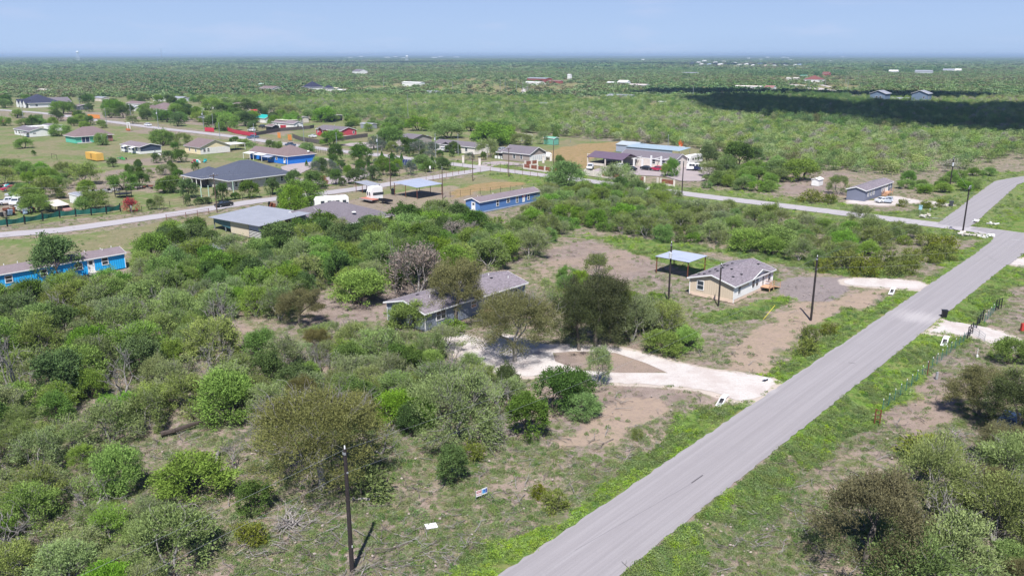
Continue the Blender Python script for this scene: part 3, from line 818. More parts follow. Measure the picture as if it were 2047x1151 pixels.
KIND['red'] = Kind(1, 'bougainvillea', 'bush', G_RED, BK_MID, 'red flowering', 2.5, 2.0, **{**mes, 'leaves': 3000, 'base_tilt': .5})

GROUPS = {'mesquite_tree': 'mesquites in the brush', 'acacia_tree': 'feathery acacias', 'oak_tree': 'oaks with olive brown crowns', 'hackberry_tree': 'dark leaved hackberries',
          'bare_mesquite_tree': 'bare grey mesquites', 'dead_tree': 'dead grey trees', 'shrub': 'low brush shrubs', 'flowering_bush': 'yellow-green bushes', 'silvery_shrub': 'silvery garden shrubs',
          'bougainvillea': 'red flowering bushes'}
PLANTS = []      # (object, kind key, x, y, H, R)
def gz(x, y):
    if abs(road_d(x, y)) > 13: return -.02
    return float(ground_z(x, y))
def plant(k, x, y, H, R, label=None, rz=None, var=None):
    if k + 'L' in KIND and R > (4.9 if k == 'oak' else 3.9) and y < 190: k = k + 'L'
    K = KIND[k]
    i = random.randrange(len(K.var)) if var is None else var % len(K.var)
    tm, cm = K.var[i]
    o = empty(K.name, (x, y, gz(x, y) - .05), random.random() * 6.28 if rz is None else rz)
    sx = R / K.R; sz = H / K.H
    o.scale = (sx, sx * random.uniform(.92, 1.08), sz)
    a = link('trunk' if K.cat == 'tree' else 'stem', tm, o)
    if cm: link('crown' if K.cat == 'tree' else 'foliage', cm, o)
    o['category'] = K.cat; o['group'] = GROUPS[K.name]
    if label: o['label'] = label
    PLANTS.append((o, k, x, y, H, R))
    return o

# hero trees: kind, base pixel, height m, crown radius m, label
HERO = [
 ('oak', 1029, 722, 8.6, 5.6, 'wide olive brown oak with forked pale trunk beside the white driveway'),
 ('oakd', 1190, 692, 9.6, 4.3, 'tall dark oak shading the bend of the white loop driveway'),
 ('oakd', 1158, 700, 8.8, 3.6, 'dark oak between the loop driveway and the wide olive brown oak'),
 ('oakd', 1222, 680, 8.4, 3.4, 'dark oak standing next to the tall one, towards the beige house'),
 ('oak', 913, 643, 9.2, 4.6, 'airy olive oak growing directly against the front of the grey house'),
 ('bare', 835, 588, 8.0, 5.4, 'broad bare grey tree standing behind the grey house'),
 ('oak', 645, 975, 8.6, 6.3, 'huge brown oak whose crown rises behind the pole in front'),
 ('mesg', 910, 868, 6.3, 5.4, 'large mesquite with tangled pale limbs below the white driveway'),
 ('mesg', 1262, 680, 6.2, 4.6, 'sprawling grey mesquite between the driveway and the beige house pole'),
 ('mesg', 1330, 668, 4.6, 4.0, 'low spreading mesquite in front of the beige house pole'),
 ('hui', 1325, 705, 3.0, 2.6, 'rounded green acacia at the edge of the loop driveway'),
 ('mesg', 1195, 772, 4.8, 2.0, 'slender thin-leaved mesquite in the island of the loop driveway'),
 ('hui', 1165, 830, 2.4, 2.2, 'low bright acacia in front of the loop driveway'),
 ('hack', 1105, 822, 5.0, 2.3, 'dark hackberry with narrow crown in front of the loop driveway'),
 ('hack', 1050, 872, 4.6, 2.2, 'dark hackberry at the corner of the bare soil patch'),
 ('hack', 1150, 800, 3.4, 2.2, 'dark leafy hackberry beside the low bright acacia'),
 ('hack', 905, 962, 3.6, 1.5, 'small cone shaped dark green hackberry alone on the open soil'),
 ('hui', 237, 982, 4.3, 2.4, 'upright bright green acacia standing in the dry clearing'),
 ('hui', 385, 985, 3.6, 3.3, 'bright spreading acacia across the dry clearing from the upright one'),
 ('mes', 345, 1130, 4.6, 3.3, 'flat topped mesquite with a bare trunk over the pink soil'),
 ('hack', 505, 1022, 2.6, 1.7, 'squat dark green hackberry behind the pile of dead branches'),
 ('shr', 735, 985, 2.4, 2.6, 'grey-green thicket bush right behind the near pole'),
 ('dead', 442, 688, 8.2, 3.4, 'tall dead tree leaning over the bare patch in the brush'),
 ('dead', 43, 797, 8.0, 4.0, 'forked dead tree with thick pale trunk at the brush edge'),
 ('dead', 244, 800, 5.6, 3.2, 'crooked dead tree fan of grey limbs in the dense brush'),
 ('dead', 655, 760, 4.0, 2.6, 'dead grey limbs poking above the mixed brush'),
 ('dead', 790, 585, 8.4, 1.5, 'thin white dead trunk standing behind the grey house roof'),
 ('hui', 520, 708, 3.2, 2.4, 'bright green acacia at the edge of the bare patch'),
 ('oak', 600, 648, 5.0, 3.6, 'round olive oak beside the dirt clearing behind the brush'),
 ('hui', 715, 605, 5.0, 4.6, 'broad bright acacia crown behind the grey house gable'),
 ('hui', 815, 658, 3.8, 3.2, 'green acacia hiding the gable end of the grey house'),
 ('shr', 905, 668, 2.2, 1.9, 'small yellow-green bush under the grey house window'),
 ('mesg', 885, 700, 3.4, 2.8, 'scraggy mesquite in front of the grey house corner'),
 ('mesg', 760, 725, 4.2, 3.4, 'scraggy mesquite in front of the caliche parking'),
 ('hack', 120, 560, 7.6, 4.4, 'tall dark tree in front of the bright blue mobile home'),
 ('hack', 560, 500, 5.6, 3.6, 'dark tree in front of the stock barn corner'),
 ('hack', 648, 482, 6.0, 4.0, 'dark leafy tree in front of the brown roofed house'),
 ('hack', 738, 470, 4.2, 3.0, 'leafy tree beside the satellite dish on the brown roof'),
 ('hack', 815, 458, 5.6, 4.0, 'olive tree at the corner of the brown roofed house'),
 ('hui', 870, 450, 5.6, 4.2, 'light green tree between the brown roof and the blue mobile home'),
 ('hack', 920, 455, 5.4, 3.4, 'dark shrubby tree next to the white door of the blue mobile home'),
 ('mesg', 1190, 560, 4.6, 2.6, 'lone spindly mesquite on the bare soil before the carport'),
 ('mesg', 1055, 515, 5.4, 4.6, 'wide grey-green mesquite at the edge of the bare clearing'),
 ('oak', 1958, 828, 5.4, 3.4, 'olive oak inside the wire fence near the parked blue car'),
 ('oakd', 2030, 872, 6.2, 4.2, 'dark oak shading the parked blue car'),
 ('oak', 1732, 1136, 6.8, 4.7, 'big rust tinged oak beside the road verge'),
 ('mes', 1860, 1020, 6.0, 4.2, 'grey limbed mesquite behind the rust tinged oak'),
 ('mes', 1990, 1080, 5.4, 4.3, 'broad mesquite with silver limbs beyond the rust tinged oak'),
 ('mes', 1900, 1160, 4.8, 3.8, 'bushy green mesquite in front of the silver limbed one'),
 ('mes', 1820, 1190, 4.6, 3.4, 'grey-green mesquite tangled with the rust tinged oak'),
 ('mes', 2030, 985, 5.4, 4.2, 'green mesquite behind the silver limbed one'),
 ('yel', 1850, 920, 2.4, 3.0, 'yellow flowering bush behind the rust tinged oak'),
 ('yel', 500, 1080, 1.4, 1.5, 'yellow-green weed bush by the pile of dead branches'),
 ('hui', 1130, 374, 7.4, 6.0, 'bright leafy tree at the far end of the blue mobile home'),
 ('mesg', 1235, 377, 7.0, 6.0, 'pale wide mesquite in front of the stucco wall'),
 ('hack', 1240, 385, 4.4, 3.0, 'dark bush under the pale wide mesquite'),
 ('hui', 1490, 498, 4.2, 4.0, 'dense round acacia behind the carport field'),
 ('hui', 1550, 498, 4.6, 4.6, 'dense round acacia beyond the beige house'),
 ('mesg', 1675, 388, 5.2, 3.6, 'umbrella shaped mesquite beside the slate mobile home'),
 ('hui', 1815, 365, 3.6, 2.4, 'small round acacia beyond the slate mobile home'),
 ('hui', 1550, 355, 5.6, 4.6, 'dense dark acacia at the brush edge behind the white storage box'),
 ('hui', 1600, 360, 6.4, 6.0, 'big round acacia beside the white storage box'),
 ('mes', 1535, 446, 4.5, 3.6, 'mesquite with gnarled dark limbs in the corner brush'),
 ('mesg', 1720, 452, 4.6, 3.2, 'grey-green mesquite at the edge of the cross road'),
 ('dead', 130, 655, 5.0, 3.0, 'leafless tree with splayed limbs in the middle of the dense brush'),
 ('dead', 470, 935, 2.6, 1.6, 'small bleached snag beside the broken pale branch'),
 ('dead', 180, 1018, 2.6, 2.4, 'low fan of bleached limbs in the dry clearing corner'),
 ('dead', 30, 1095, 3.0, 2.6, 'low grey snag at the edge of the squat mesquites'),
 ('dead', 520, 905, 3.6, 2.0, 'grey snag under the edge of the huge brown oak'),
 ('dead', 1000, 835, 4.0, 2.8, 'tangled grey snag beside the large mesquite with pale limbs'),
 ('dead', 760, 905, 3.8, 2.6, 'twiggy bleached snag between the huge brown oak and the cone shaped hackberry'),
 ('dead', 1905, 965, 4.0, 2.6, 'silver snag poking from the brush behind the yellow flowering bush'),
 ('dead', 1850, 1085, 4.4, 2.8, 'silver snag between the rust tinged oak and the broad mesquite'),
 ('dead', 300, 650, 5.2, 2.8, 'grey leafless top rising from the brush near the tall leaning dead tree'),
 ('dead', 1290, 672, 4.4, 2.4, 'bare grey limbs within the sprawling mesquite by the driveway'),
]
for k, px, py, H, R, lb in HERO: plant(k, *P(px, py), H, R, lb)

# trees of the yards and gardens
YARD = [
 ('hui', 48, 296, 4, 3.6), ('hui', 125, 228, 8, 7), ('hui', 203, 290, 5, 3.2), ('hui', 325, 290, 6.5, 5.6), ('hui', 120, 272, 5.5, 4.6), ('mes', 368, 290, 5, 4), ('hack', 160, 242, 6, 4.5), ('hui', 35, 236, 5, 4),
 ('hui', 80, 250, 3.5, 5), ('hui', 50, 250, 3.5, 5), ('hack', 68, 311, 2, .9), ('hack', 313, 326, 3.4, 1.9), ('hack', 337, 323, 3.8, 2.3), ('hack', 363, 324, 4.4, 3.0),
 ('hui', 25, 348, 4.8, 4.4), ('mes', 8, 368, 5, 4.2), ('hui', 56, 366, 3.4, 1.9), ('mesg', 84, 350, 2.8, 2.2), ('hui', 108, 368, 4.2, 2.4), ('mes', 130, 361, 5.6, 3.4), ('mes', 173, 368, 6.4, 5.2),
 ('mesg', 135, 376, 2.8, 1.5), ('mes', 92, 396, 5.2, 5.2), ('hui', 72, 424, 4.4, 4.0), ('mes', 188, 418, 4.6, 4.0), ('hui', 168, 421, 3.4, 2.4), ('hack', 226, 333, 3.0, 1.8), ('hack', 278, 342, 3.2, 1.7),
 ('mesg', 298, 355, 2.8, 1.7), ('mesg', 332, 350, 3.4, 2.4), ('hui', 248, 378, 4.6, 3.8), ('hack', 281, 373, 4.4, 2.4), ('hack', 345, 384, 4.6, 3.6), ('hui', 330, 384, 3.2, 3.0), ('hack', 376, 394, 5.0, 3.0),
 ('hack', 358, 358, 3.0, 1.8), ('hack', 302, 418, 2.6, 1.2), ('mesg', 318, 418, 3.6, 1.6), ('hack', 376, 411, 3.0, .9), ('hack', 398, 408, 1.8, 1.4), ('hack', 412, 406, 1.6, 1.6), ('hack', 445, 402, 4.8, 2.2),
 ('hack', 497, 396, 4.8, 2.6), ('red', 262, 424, 3.4, 2.4), ('hack', 470, 397, 1.6, 1.4), ('hack', 544, 388, 4.4, 2.4), ('hack', 587, 369, 4.2, 2.6), ('hui', 604, 412, 6.6, 5.6), ('hui', 588, 428, 7.0, 3.6),
 ('hack', 566, 420, 5.0, 1.6), ('hack', 628, 377, 5.0, 3.8), ('red', 643, 372, 3.0, 1.8), ('hack', 672, 369, 4.6, 1.9), ('hack', 684, 371, 2.4, 1.2), ('hack', 711, 367, 4.4, 2.8), ('blue', 731, 357, 3.4, 2.6), ('hack', 748, 361, 4.6, 2.4),
 ('hack', 783, 351, 4.0, 2.2), ('hui', 765, 340, 4.6, 3.0), ('blue', 822, 349, 4.4, 2.4), ('hack', 854, 343, 3.2, 1.8), ('hui', 844, 336, 4.4, 4.2), ('hack', 887, 339, 4.0, 2.4), ('hack', 672, 323, 6.4, 2.9), ('hack', 720, 328, 6.8, 4.2),
 ('hack', 720, 340, 3.6, 1.8), ('hui', 612, 311, 4.8, 3.2), ('hui', 662, 291, 6.2, 5.6), ('hui', 777, 296, 8.2, 6.6), ('blue', 747, 299, 5.4, 3.4), ('blue', 763, 301, 4.0, 3.0), ('mes', 785, 303, 4.0, 2.8), ('hack', 812, 302, 5.4, 3.0), ('blue', 840, 311, 5.6, 4.0),
 ('blue', 862, 308, 4.6, 3.6), ('hack', 830, 300, 4.4, 4.0), ('hui', 786, 259, 6.4, 5.6), ('hui', 837, 261, 7.0, 6.4), ('hui', 897, 276, 7.6, 8.4), ('hui', 982, 289, 9.0, 9.4), ('hui', 1008, 284, 7, 6), ('mesg', 974, 314, 6.6, 5.6), ('hui', 647, 244, 8.0, 7.6),
 ('hui', 620, 240, 6, 6), ('hack', 907, 304, 4.2, 2.4), ('hack', 1118, 342, 5.2, 2.0), ('hack', 1110, 288, 5.6, 1.8), ('mesg', 1086, 288, 5.4, 3.4), ('mes', 1042, 289, 4.6, 6.0), ('hack', 1414, 332, 7.0, 4.4), ('hack', 1474, 333, 8.2, 6.0), ('mes', 1450, 352, 6.0, 5.0),
 ('hack', 1506, 330, 6, 4), ('mes', 1420, 352, 4.6, 4.0), ('hui', 1345, 352, 5.4, 2.6), ('hui', 1332, 352, 4, 2), ('hui', 1249, 354, 4.0, 1.4), ('hui', 456, 261, 8.2, 5.6), ('hack', 432, 258, 7.0, 6.0), ('hack', 355, 252, 7.0, 4.4), ('hack', 335, 244, 6, 5), ('hui', 322, 240, 6, 6),
 ('mes', 265, 248, 4.5, 4), ('hui', 230, 224, 8, 7), ('mes', 405, 243, 6, 7), ('hack', 490, 252, 7.5, 5.5), ('hack', 470, 240, 7, 6), ('hack', 505, 262, 5, 3), ('mes', 440, 240, 6, 6), ('hui', 425, 220, 8, 8), ('hack', 500, 228, 8, 8), ('mes', 575, 232, 7, 8),
 ('mes', 545, 228, 7, 8), ('hack', 540, 300, 4, 2.4), ('hui', 555, 297, 3, 2.6), ('hack', 470, 287, 3, 2.4), ('hui', 488, 292, 3, 3.4), ('shr', 502, 294, 2.2, 2.6), ('mesg', 392, 300, 3, 2.8), ('hack', 350, 300, 3.2, 1.8), ('hui', 160, 247, 5, 4), ('hack', 180, 250, 5, 3),
 ('hack', 700, 260, 4.0, 3.4), ('shr', 712, 246, 3, 4), ('shr', 700, 238, 3.4, 5.4), ('hui', 940, 262, 5, 5), ('mes', 905, 262, 4.6, 4.6), ('hui', 1280, 398, 3.0, 2.6),
]
for k, px, py, H, R in YARD: plant(k, *P(px, py), H, R)

# small clipped cypresses in the garden beside the side road
cy = MB()
def cone_crown(seed):
    rg = np.random.default_rng(seed); n = 1500
    z = rg.random(n) ** .8; r = (1 - z) * .5 * (1 - .25 * (z < .15)) * rg.uniform(.75, 1.05, n); a = rg.random(n) * 6.28
    return leaf_quads(rg, np.c_[r * np.cos(a), r * np.sin(a), z * 1.0 + .04], .09, rg.uniform(.2, .9, n), .1)
cv, cf, cvv = cone_crown(5)
CYP = mesh_np('cypress_crown', cv, cf, G_PINE, attr=[('v', 'FACE', cvv)])
CYT = MB().tube((0, 0, 0), (0, 0, .4), .03, .02, 5).mesh('cypress_trunk', BK_DARK)
CYPL = [(764, 326, 4.2, 'by the solar rack pole'), (784, 329, 4.4, 'close behind the bright garden tree'), (690, 341, 2.2, 'nearest the gravel drive of the blue house'), (714, 338, 2.4, 'between two garden paths'), (737, 336, 2.0, 'on the lawn before the solar rack'),
        (719, 347, 1.9, 'beside the pale garden path'), (744, 339, 1.7, 'just past the pale garden path'), (791, 337, 2.0, 'in front of the solar rack'), (864, 334, 4.0, 'at the end of the garden hedge'), (803, 326, 3.4, 'tucked behind the solar rack'), (613, 332, 2.2, 'on the verge of the gravel drive')]
for px, py, h, w in CYPL:
    x, y = P(px, py); o = empty('cypress_tree', (x, y, -.05), random.random() * 6, f'small pointed bright green cypress {w}', 'tree', 'clipped cypresses in the garden')
    o.scale = (h * .75, h * .75, h); link('trunk', CYT, o); link('crown', CYP, o)

# ---- brush: regions in the photograph (ground positions), filled by darts
NOGO = [DRW['house_drive'], DRW['beige_drive'], DRW['gate_drive'], DRW['slate_drive'], PAD, CARYARD, BLUEYARD] + SOILP[0:1] + SAND
HRECT = []; HOUSEBOX = []      # keep-out boxes: (x,y,ang,X,Y)
def rect(corner, X, Y, m=1.2):
    x, y = corner
    q = [(-m, -m), (X + m, -m), (X + m, Y + m), (-m, Y + m)]
    return [(x + a * UX + b * VX, y + a * UY + b * VY) for a, b in q]
for c, X, Y in ((P(850.5, 662), 22, 8.5), (P(1465.5, 605), 16, 8), (P(959, 426), 23.5, 5), ((-87.2, 130.9), 23, 5), ((-53.4, 171), 10, 20), (P(1728, 403), 22, 5), (P(1374, 557), 7, 7), (P(640, 455), 22, 12), (P(585, 470), 6, 8)):
    NOGO.append(rect(c, X, Y)); HRECT.append(rect(c, X, Y, .1))
for c_, X_, Y_ in ((P(681, 274), 10, 20), (P(588, 258), 6, 22), (P(322, 229), 18, 22), (P(285, 217), 9, 26), (P(157, 220), 9, 9), (P(100, 213), 16, 14), (P(60, 216), 22, 26), (P(61, 274), 10, 21), (P(152, 287), 17, 12), (P(281, 308), 9, 17), (P(401, 309), 14, 13), (P(575, 329), 13, 28), (P(456.5, 372), 23, 24), (P(172, 318), 10, 3), (P(826, 291), 11, 11), (P(949, 309), 9, 24), (P(1059, 325), 10, 18)): NOGO.append(rect(c_, X_, Y_))
sightlines = [Ps([(1690, 405), (1790, 400), (1800, 425), (1700, 425)]), Ps([(1378, 590), (1465, 612), (1560, 590), (1560, 640), (1380, 650)])]
NOGO += sightlines + [Ps([(1355, 386), (1540, 412), (1740, 434), (1880, 452), (1880, 474), (1730, 468), (1540, 446), (1355, 416)]), Ps([(-60, 618), (-60, 588), (170, 545), (200, 562), (60, 608)]), Ps([(165, 545), (275, 530), (285, 582), (160, 592)]), Ps([(950, 428), (1085, 402), (1100, 425), (970, 458)]), Ps([(600, 440), (820, 436), (830, 452), (790, 476), (620, 492), (590, 490)]), Ps([(400, 470), (600, 486), (610, 516), (400, 510)])]
def far_from_roads(x, y, m=4.2):
    if abs(road_d(x, y)) < m + 3.9 + (1.5 if road_d(x, y) > 0 else 0): return False
    return min(sdist(x, y, R5w), sdist(x, y, R4w), sdist(x, y, R3w)) > m + 2
def blocked(x, y):
    return any(pip(x, y, p) for p in NOGO)
GR = {}
def near_ok(x, y, r):
    gx, gy = int(x // 8), int(y // 8)
    for i in (-1, 0, 1):
        for j in (-1, 0, 1):
            for (a, b, q) in GR.get((gx + i, gy + j), ()):
                if (a - x) ** 2 + (b - y) ** 2 < ((q + r) * .62) ** 2: return False
    return True
def reg(x, y, r): GR.setdefault((int(x // 8), int(y // 8)), []).append((x, y, r))
for _, k, x, y, H, R in PLANTS: reg(x, y, R)
# polygon, tries, kinds (key: weight), H range, R range
BR = [
 ([(-160, 1200), (-160, 900), (60, 880), (200, 900), (200, 1000), (320, 1060), (300, 1200)], 66, {'mes': 4, 'mesg': 3, 'hui': 1.5, 'shg': 3, 'dead': .8}, (1.8, 3.6), (1.4, 2.7)),
 ([(-160, 900), (-160, 560), (0, 585), (240, 560), (300, 520), (360, 505), (480, 520), (560, 560), (560, 640), (480, 640), (420, 700), (500, 770), (480, 850), (330, 860), (200, 900), (60, 880)], 390, {'mes': 5, 'mesg': 4, 'hui': 2.4, 'hack': 1.6, 'dead': 1.0, 'shg': 1.4}, (3.0, 5.2), (2.0, 3.6)),
 ([(540, 700), (650, 670), (760, 690), (900, 730), (1000, 770), (1060, 830), (900, 880), (760, 860), (560, 880), (500, 800)], 180, {'mesg': 4, 'mes': 4, 'oak': .6, 'hui': 2, 'hack': 1, 'dead': 1.2, 'shg': 1}, (2.6, 4.4), (1.8, 3.0)),
 ([(300, 560), (330, 480), (560, 490), (700, 460), (940, 455), (1000, 490), (1010, 540), (930, 545), (880, 560), (760, 590), (690, 600), (560, 640), (540, 570)], 420, {'mes': 4, 'hui': 4, 'hack': 3, 'mesg': 2, 'bare': .6}, (3.4, 5.6), (2.4, 3.8)),
 ([(950, 470), (1000, 440), (1090, 395), (1200, 385), (1290, 385), (1340, 400), (1420, 410), (1640, 430), (1800, 458), (1850, 470), (1760, 510), (1640, 535), (1560, 512), (1480, 495), (1330, 485), (1250, 468), (1150, 455), (1090, 490), (1030, 505)], 380, {'mes': 4, 'mesg': 4, 'hui': 2.5, 'shr': 2, 'shg': 1}, (2.6, 4.6), (1.9, 3.4)),
 ([(1740, 1050), (1800, 985), (1880, 950), (1960, 920), (2000, 890), (2160, 880), (2300, 1200), (1760, 1200), (1720, 1160)], 84, {'mes': 5, 'mesg': 3, 'oak': .4, 'hui': 1.0, 'shg': 2}, (2.0, 3.8), (1.6, 2.8)),
 ([(1960, 790), (2000, 720), (2150, 700), (2150, 860), (2030, 850)], 16, {'mes': 2, 'mesg': 2, 'shg': 2, 'hui': 1}, (1.8, 3.2), (1.5, 2.6)),
 ([(1080, 560), (1180, 570), (1330, 620), (1380, 700), (1260, 690), (1180, 650), (1080, 600)], 60, {'mesg': 3, 'hui': 2, 'shg': 3}, (2.0, 3.4), (1.5, 2.4)),
 ([(1420, 335), (1560, 335), (1560, 385), (1400, 375)], 40, {'mes': 3, 'hui': 3, 'shr': 2}, (2.6, 4.4), (2.0, 3.4)),
 ([(340, 870), (520, 880), (560, 960), (460, 1010), (420, 1000), (340, 1000)], 14, {'mesg': 2, 'shg': 4}, (1.4, 2.6), (1.2, 2.0)),
]
# open soil inside the brush stays open
OPEN = [Ps(p) for p in ([(420, 640), (500, 640), (520, 700), (460, 710), (420, 690)], [(350, 760), (440, 755), (450, 800), (350, 810)], [(225, 975), (330, 920), (340, 990), (270, 1040), (220, 1020)], [(600, 600), (660, 560), (690, 640), (600, 720), (540, 700)],
   [(860, 660), (1010, 690), (1060, 760), (960, 760), (880, 720)], [(300, 860), (450, 830), (450, 860), (320, 885)])]
NOGO2 = NOGO + OPEN
def pick(d):
    t = random.random() * sum(d.values())
    for k, w in d.items():
        t -= w
        if t <= 0: return k
    return k
cnt = {}
LIMK = {'mesquite_tree': 285, 'acacia_tree': 285, 'shrub': 285, 'hackberry_tree': 285}
def fill(poly, n, kinds, hr, rr):
    pw = Ps(poly); xs = [p[0] for p in pw]; ys = [p[1] for p in pw]
    made = 0; tries = 0
    while made < n and tries < n * 14:
        tries += 1
        x = random.uniform(min(xs), max(xs)); y = random.uniform(min(ys), max(ys))
        if not pip(x, y, pw): continue
        if any(pip(x, y, p) for p in NOGO2): continue
        k = pick(kinds); K = KIND[k]
        if cnt.get(K.name, 0) > LIMK.get(K.name, 999): continue
        f = random.random(); H = hr[0] + (hr[1] - hr[0]) * f; R = rr[0] + (rr[1] - rr[0]) * min(1, max(0, f + random.uniform(-.3, .3)))
        if k in ('shr', 'shg'): H *= .5; R *= .6
        if k == 'oak': H *= 1.15
        if k == 'hack': R *= .8; H *= 1.1
        if not near_ok(x, y, R): continue
        if not far_from_roads(x, y, R * .8): continue
        # visible?
        u, v = proj(x, y, 0)
        if u < -120 or u > 2170 or v > 1290: continue
        cnt[K.name] = cnt.get(K.name, 0) + 1
        plant(k, x, y, H, R); reg(x, y, R); made += 1
for a in BR: fill(*a)
VILL = [([(-60, 205), (250, 200), (500, 205), (520, 236), (440, 250), (300, 246), (150, 226), (-60, 216)], 60, {'hui': 4, 'hack': 3, 'mes': 2}, (4.0, 6.6), (3.2, 5.6)),
        ([(480, 235), (640, 240), (640, 250), (480, 262)], 14, {'hui': 3, 'hack': 2}, (4.0, 6.5), (3.0, 5.0)),
        ([(0, 250), (140, 240), (240, 262), (200, 272), (0, 268)], 10, {'hui': 3, 'hack': 2}, (3.0, 5.5), (2.4, 4.4)),
        ([(0, 345), (180, 340), (200, 400), (0, 420)], 12, {'mes': 3, 'hui': 2, 'mesg': 2}, (2.6, 4.6), (2.0, 3.8)),
        ([(640, 330), (860, 322), (900, 335), (760, 352), (640, 372), (600, 370)], 26, {'hack': 3, 'hui': 2, 'shr': 4, 'blue': 1}, (2.0, 4.0), (1.2, 2.4)),
        ([(640, 240), (1000, 252), (1000, 275), (700, 262)], 22, {'hui': 2, 'mes': 2, 'shr': 4}, (2.4, 4.4), (2.2, 4.0)),
        ([(230, 330), (400, 322), (420, 345), (240, 360)], 10, {'hack': 3, 'shr': 3}, (2.0, 3.2), (1.2, 2.0)),
        ([(700, 310), (900, 300), (1000, 318), (900, 322), (800, 312)], 12, {'hack': 3, 'shr': 3, 'blue': 1}, (2.4, 4.0), (1.6, 2.8))]
for a in VILL: fill(*a)
# scattered low shrubs
SHR = [([(1000, 1150), (1480, 830), (1400, 800), (1100, 860), (900, 900), (760, 1000), (780, 1150)], 15, {'shr': 2, 'shg': 2, 'yel': .2}, (.9, 1.9), (.7, 1.4)),
       ([(1480, 820), (1860, 580), (1780, 590), (1560, 700)], 10, {'shr': 3, 'yel': 1}, (1.2, 2.4), (1.0, 1.8)),
       ([(1250, 1150), (1700, 860), (1800, 880), (1640, 1150)], 26, {'shr': 3, 'shg': 2}, (.9, 2.2), (.8, 1.6)),
       ([(1600, 540), (1850, 470), (1960, 490), (1830, 560)], 34, {'shr': 4, 'yel': 1, 'shg': 1}, (2.0, 3.4), (1.8, 3.4)),
       ([(1300, 395), (1900, 410), (1840, 425), (1500, 400)], 30, {'shr': 3, 'shg': 1, 'yel': .5}, (1.6, 3.2), (1.6, 3.2)),
       ([(1930, 440), (2047, 380), (2150, 380), (2150, 455)], 34, {'shr': 3, 'shg': 2}, (1.4, 3.2), (1.4, 3.0)),
       ([(1790, 380), (1900, 355), (1990, 340), (1960, 375), (1880, 400)], 30, {'shr': 3, 'hui': .6}, (1.6, 3.6), (1.6, 3.2)),
       ([(1930, 560), (2080, 540), (2080, 680), (1990, 640)], 14, {'shr': 2, 'shg': 3}, (1.0, 2.0), (1.0, 2.0)),
       ([(1380, 620), (1560, 600), (1480, 690), (1380, 720)], 16, {'shr': 3, 'shg': 2}, (1.0, 2.0), (.9, 1.6))]
for a in SHR: fill(*a)
print('plants', len(PLANTS), cnt)

# ------------------------------------------------------------------ masses nobody could count
def scatter(name, label, cat, pts, scale, idx, sources, kind='stuff'):
    """one object whose points carry copies of the source shapes"""
    n = len(pts)
    me = bpy.data.meshes.new(name); me.vertices.add(n); me.vertices.foreach_set('co', np.asarray(pts, np.float32).ravel())
    a = me.attributes.new('sc', 'FLOAT_VECTOR', 'POINT'); a.data.foreach_set('vector', np.asarray(scale, np.float32).ravel())
    a = me.attributes.new('rz', 'FLOAT', 'POINT'); a.data.foreach_set('value', (RNG.random(n) * 6.283).astype(np.float32))
    a = me.attributes.new('ix', 'INT', 'POINT'); a.data.foreach_set('value', np.asarray(idx, np.int32))
    me.update()
    sc = bpy.data.collections.new(name + '_sources')
    for k, (m_) in enumerate(sources):
        so = bpy.data.objects.new('%s_source_%02d' % (name, k), m_); sc.objects.link(so)
    o = link(name, me); tag(o, label, cat, kind=kind)
    ng = bpy.data.node_groups.new(name + '_copies', 'GeometryNodeTree')
    ng.interface.new_socket('Geometry', in_out='INPUT', socket_type='NodeSocketGeometry')
    ng.interface.new_socket('Geometry', in_out='OUTPUT', socket_type='NodeSocketGeometry')
    gi = ng.nodes.new('NodeGroupInput'); go = ng.nodes.new('NodeGroupOutput')
    mp = ng.nodes.new('GeometryNodeMeshToPoints'); ip = ng.nodes.new('GeometryNodeInstanceOnPoints'); ci = ng.nodes.new('GeometryNodeCollectionInfo')
    ci.inputs['Collection'].default_value = sc; ci.inputs['Separate Children'].default_value = True; ci.inputs['Reset Children'].default_value = True
    def nattr(nm, dt):
        q = ng.nodes.new('GeometryNodeInputNamedAttribute'); q.data_type = dt; q.inputs['Name'].default_value = nm; return q.outputs['Attribute']
    cx = ng.nodes.new('ShaderNodeCombineXYZ')
    L = ng.links
    L.new(nattr('rz', 'FLOAT'), cx.inputs[2])
    L.new(gi.outputs[0], mp.inputs[0]); L.new(mp.outputs[0], ip.inputs['Points']); L.new(ci.outputs[0], ip.inputs['Instance'])
    ip.inputs['Pick Instance'].default_value = True
    L.new(nattr('ix', 'INT'), ip.inputs['Instance Index']); L.new(nattr('sc', 'FLOAT_VECTOR'), ip.inputs['Scale']); L.new(cx.outputs[0], ip.inputs['Rotation'])
    L.new(ip.outputs[0], go.inputs[0])
    md = o.modifiers.new('copies', 'NODES'); md.node_group = ng
    return o

# --- low detail trees for the woods (unit: crown radius 3, height 4)
def wood_tree(seed, mat, n, lsize, trunks=True, R=3.2, H=4.6):
    rg = np.random.default_rng(seed)
    nl = 26; th = rg.random(nl) * 6.28; zz = .12 + .88 * rg.random(nl) ** .8
    rad = R * np.sqrt(np.clip(1 - ((zz - .42) / .62) ** 2, .05, 1)) * rg.uniform(.2, 1.0, nl)
    cen = np.c_[rad * np.cos(th), rad * np.sin(th), zz * H]
    li = rg.integers(0, nl, n)
    c = cen[li] + rg.normal(0, 1, (n, 3)) * np.array([R * .17, R * .17, H * .09]); c[:, 2] = np.maximum(c[:, 2], .1)
    cs = rg.uniform(-.5, .5, nl)
    V, F, v = leaf_quads(rg, c, lsize, .5 + cs[li] * .9 + rg.uniform(-.2, .2, n))
    me = mesh_np('wood_tree', V, F, mat, attr=[('v', 'FACE', v)])
    return me
W_LIGHT = leafmat('woodland_leaf_green', (.20, .285, .072), .02, .4)
W_GREY = leafmat('woodland_leaf_grey', (.27, .33, .13), .02, .4)
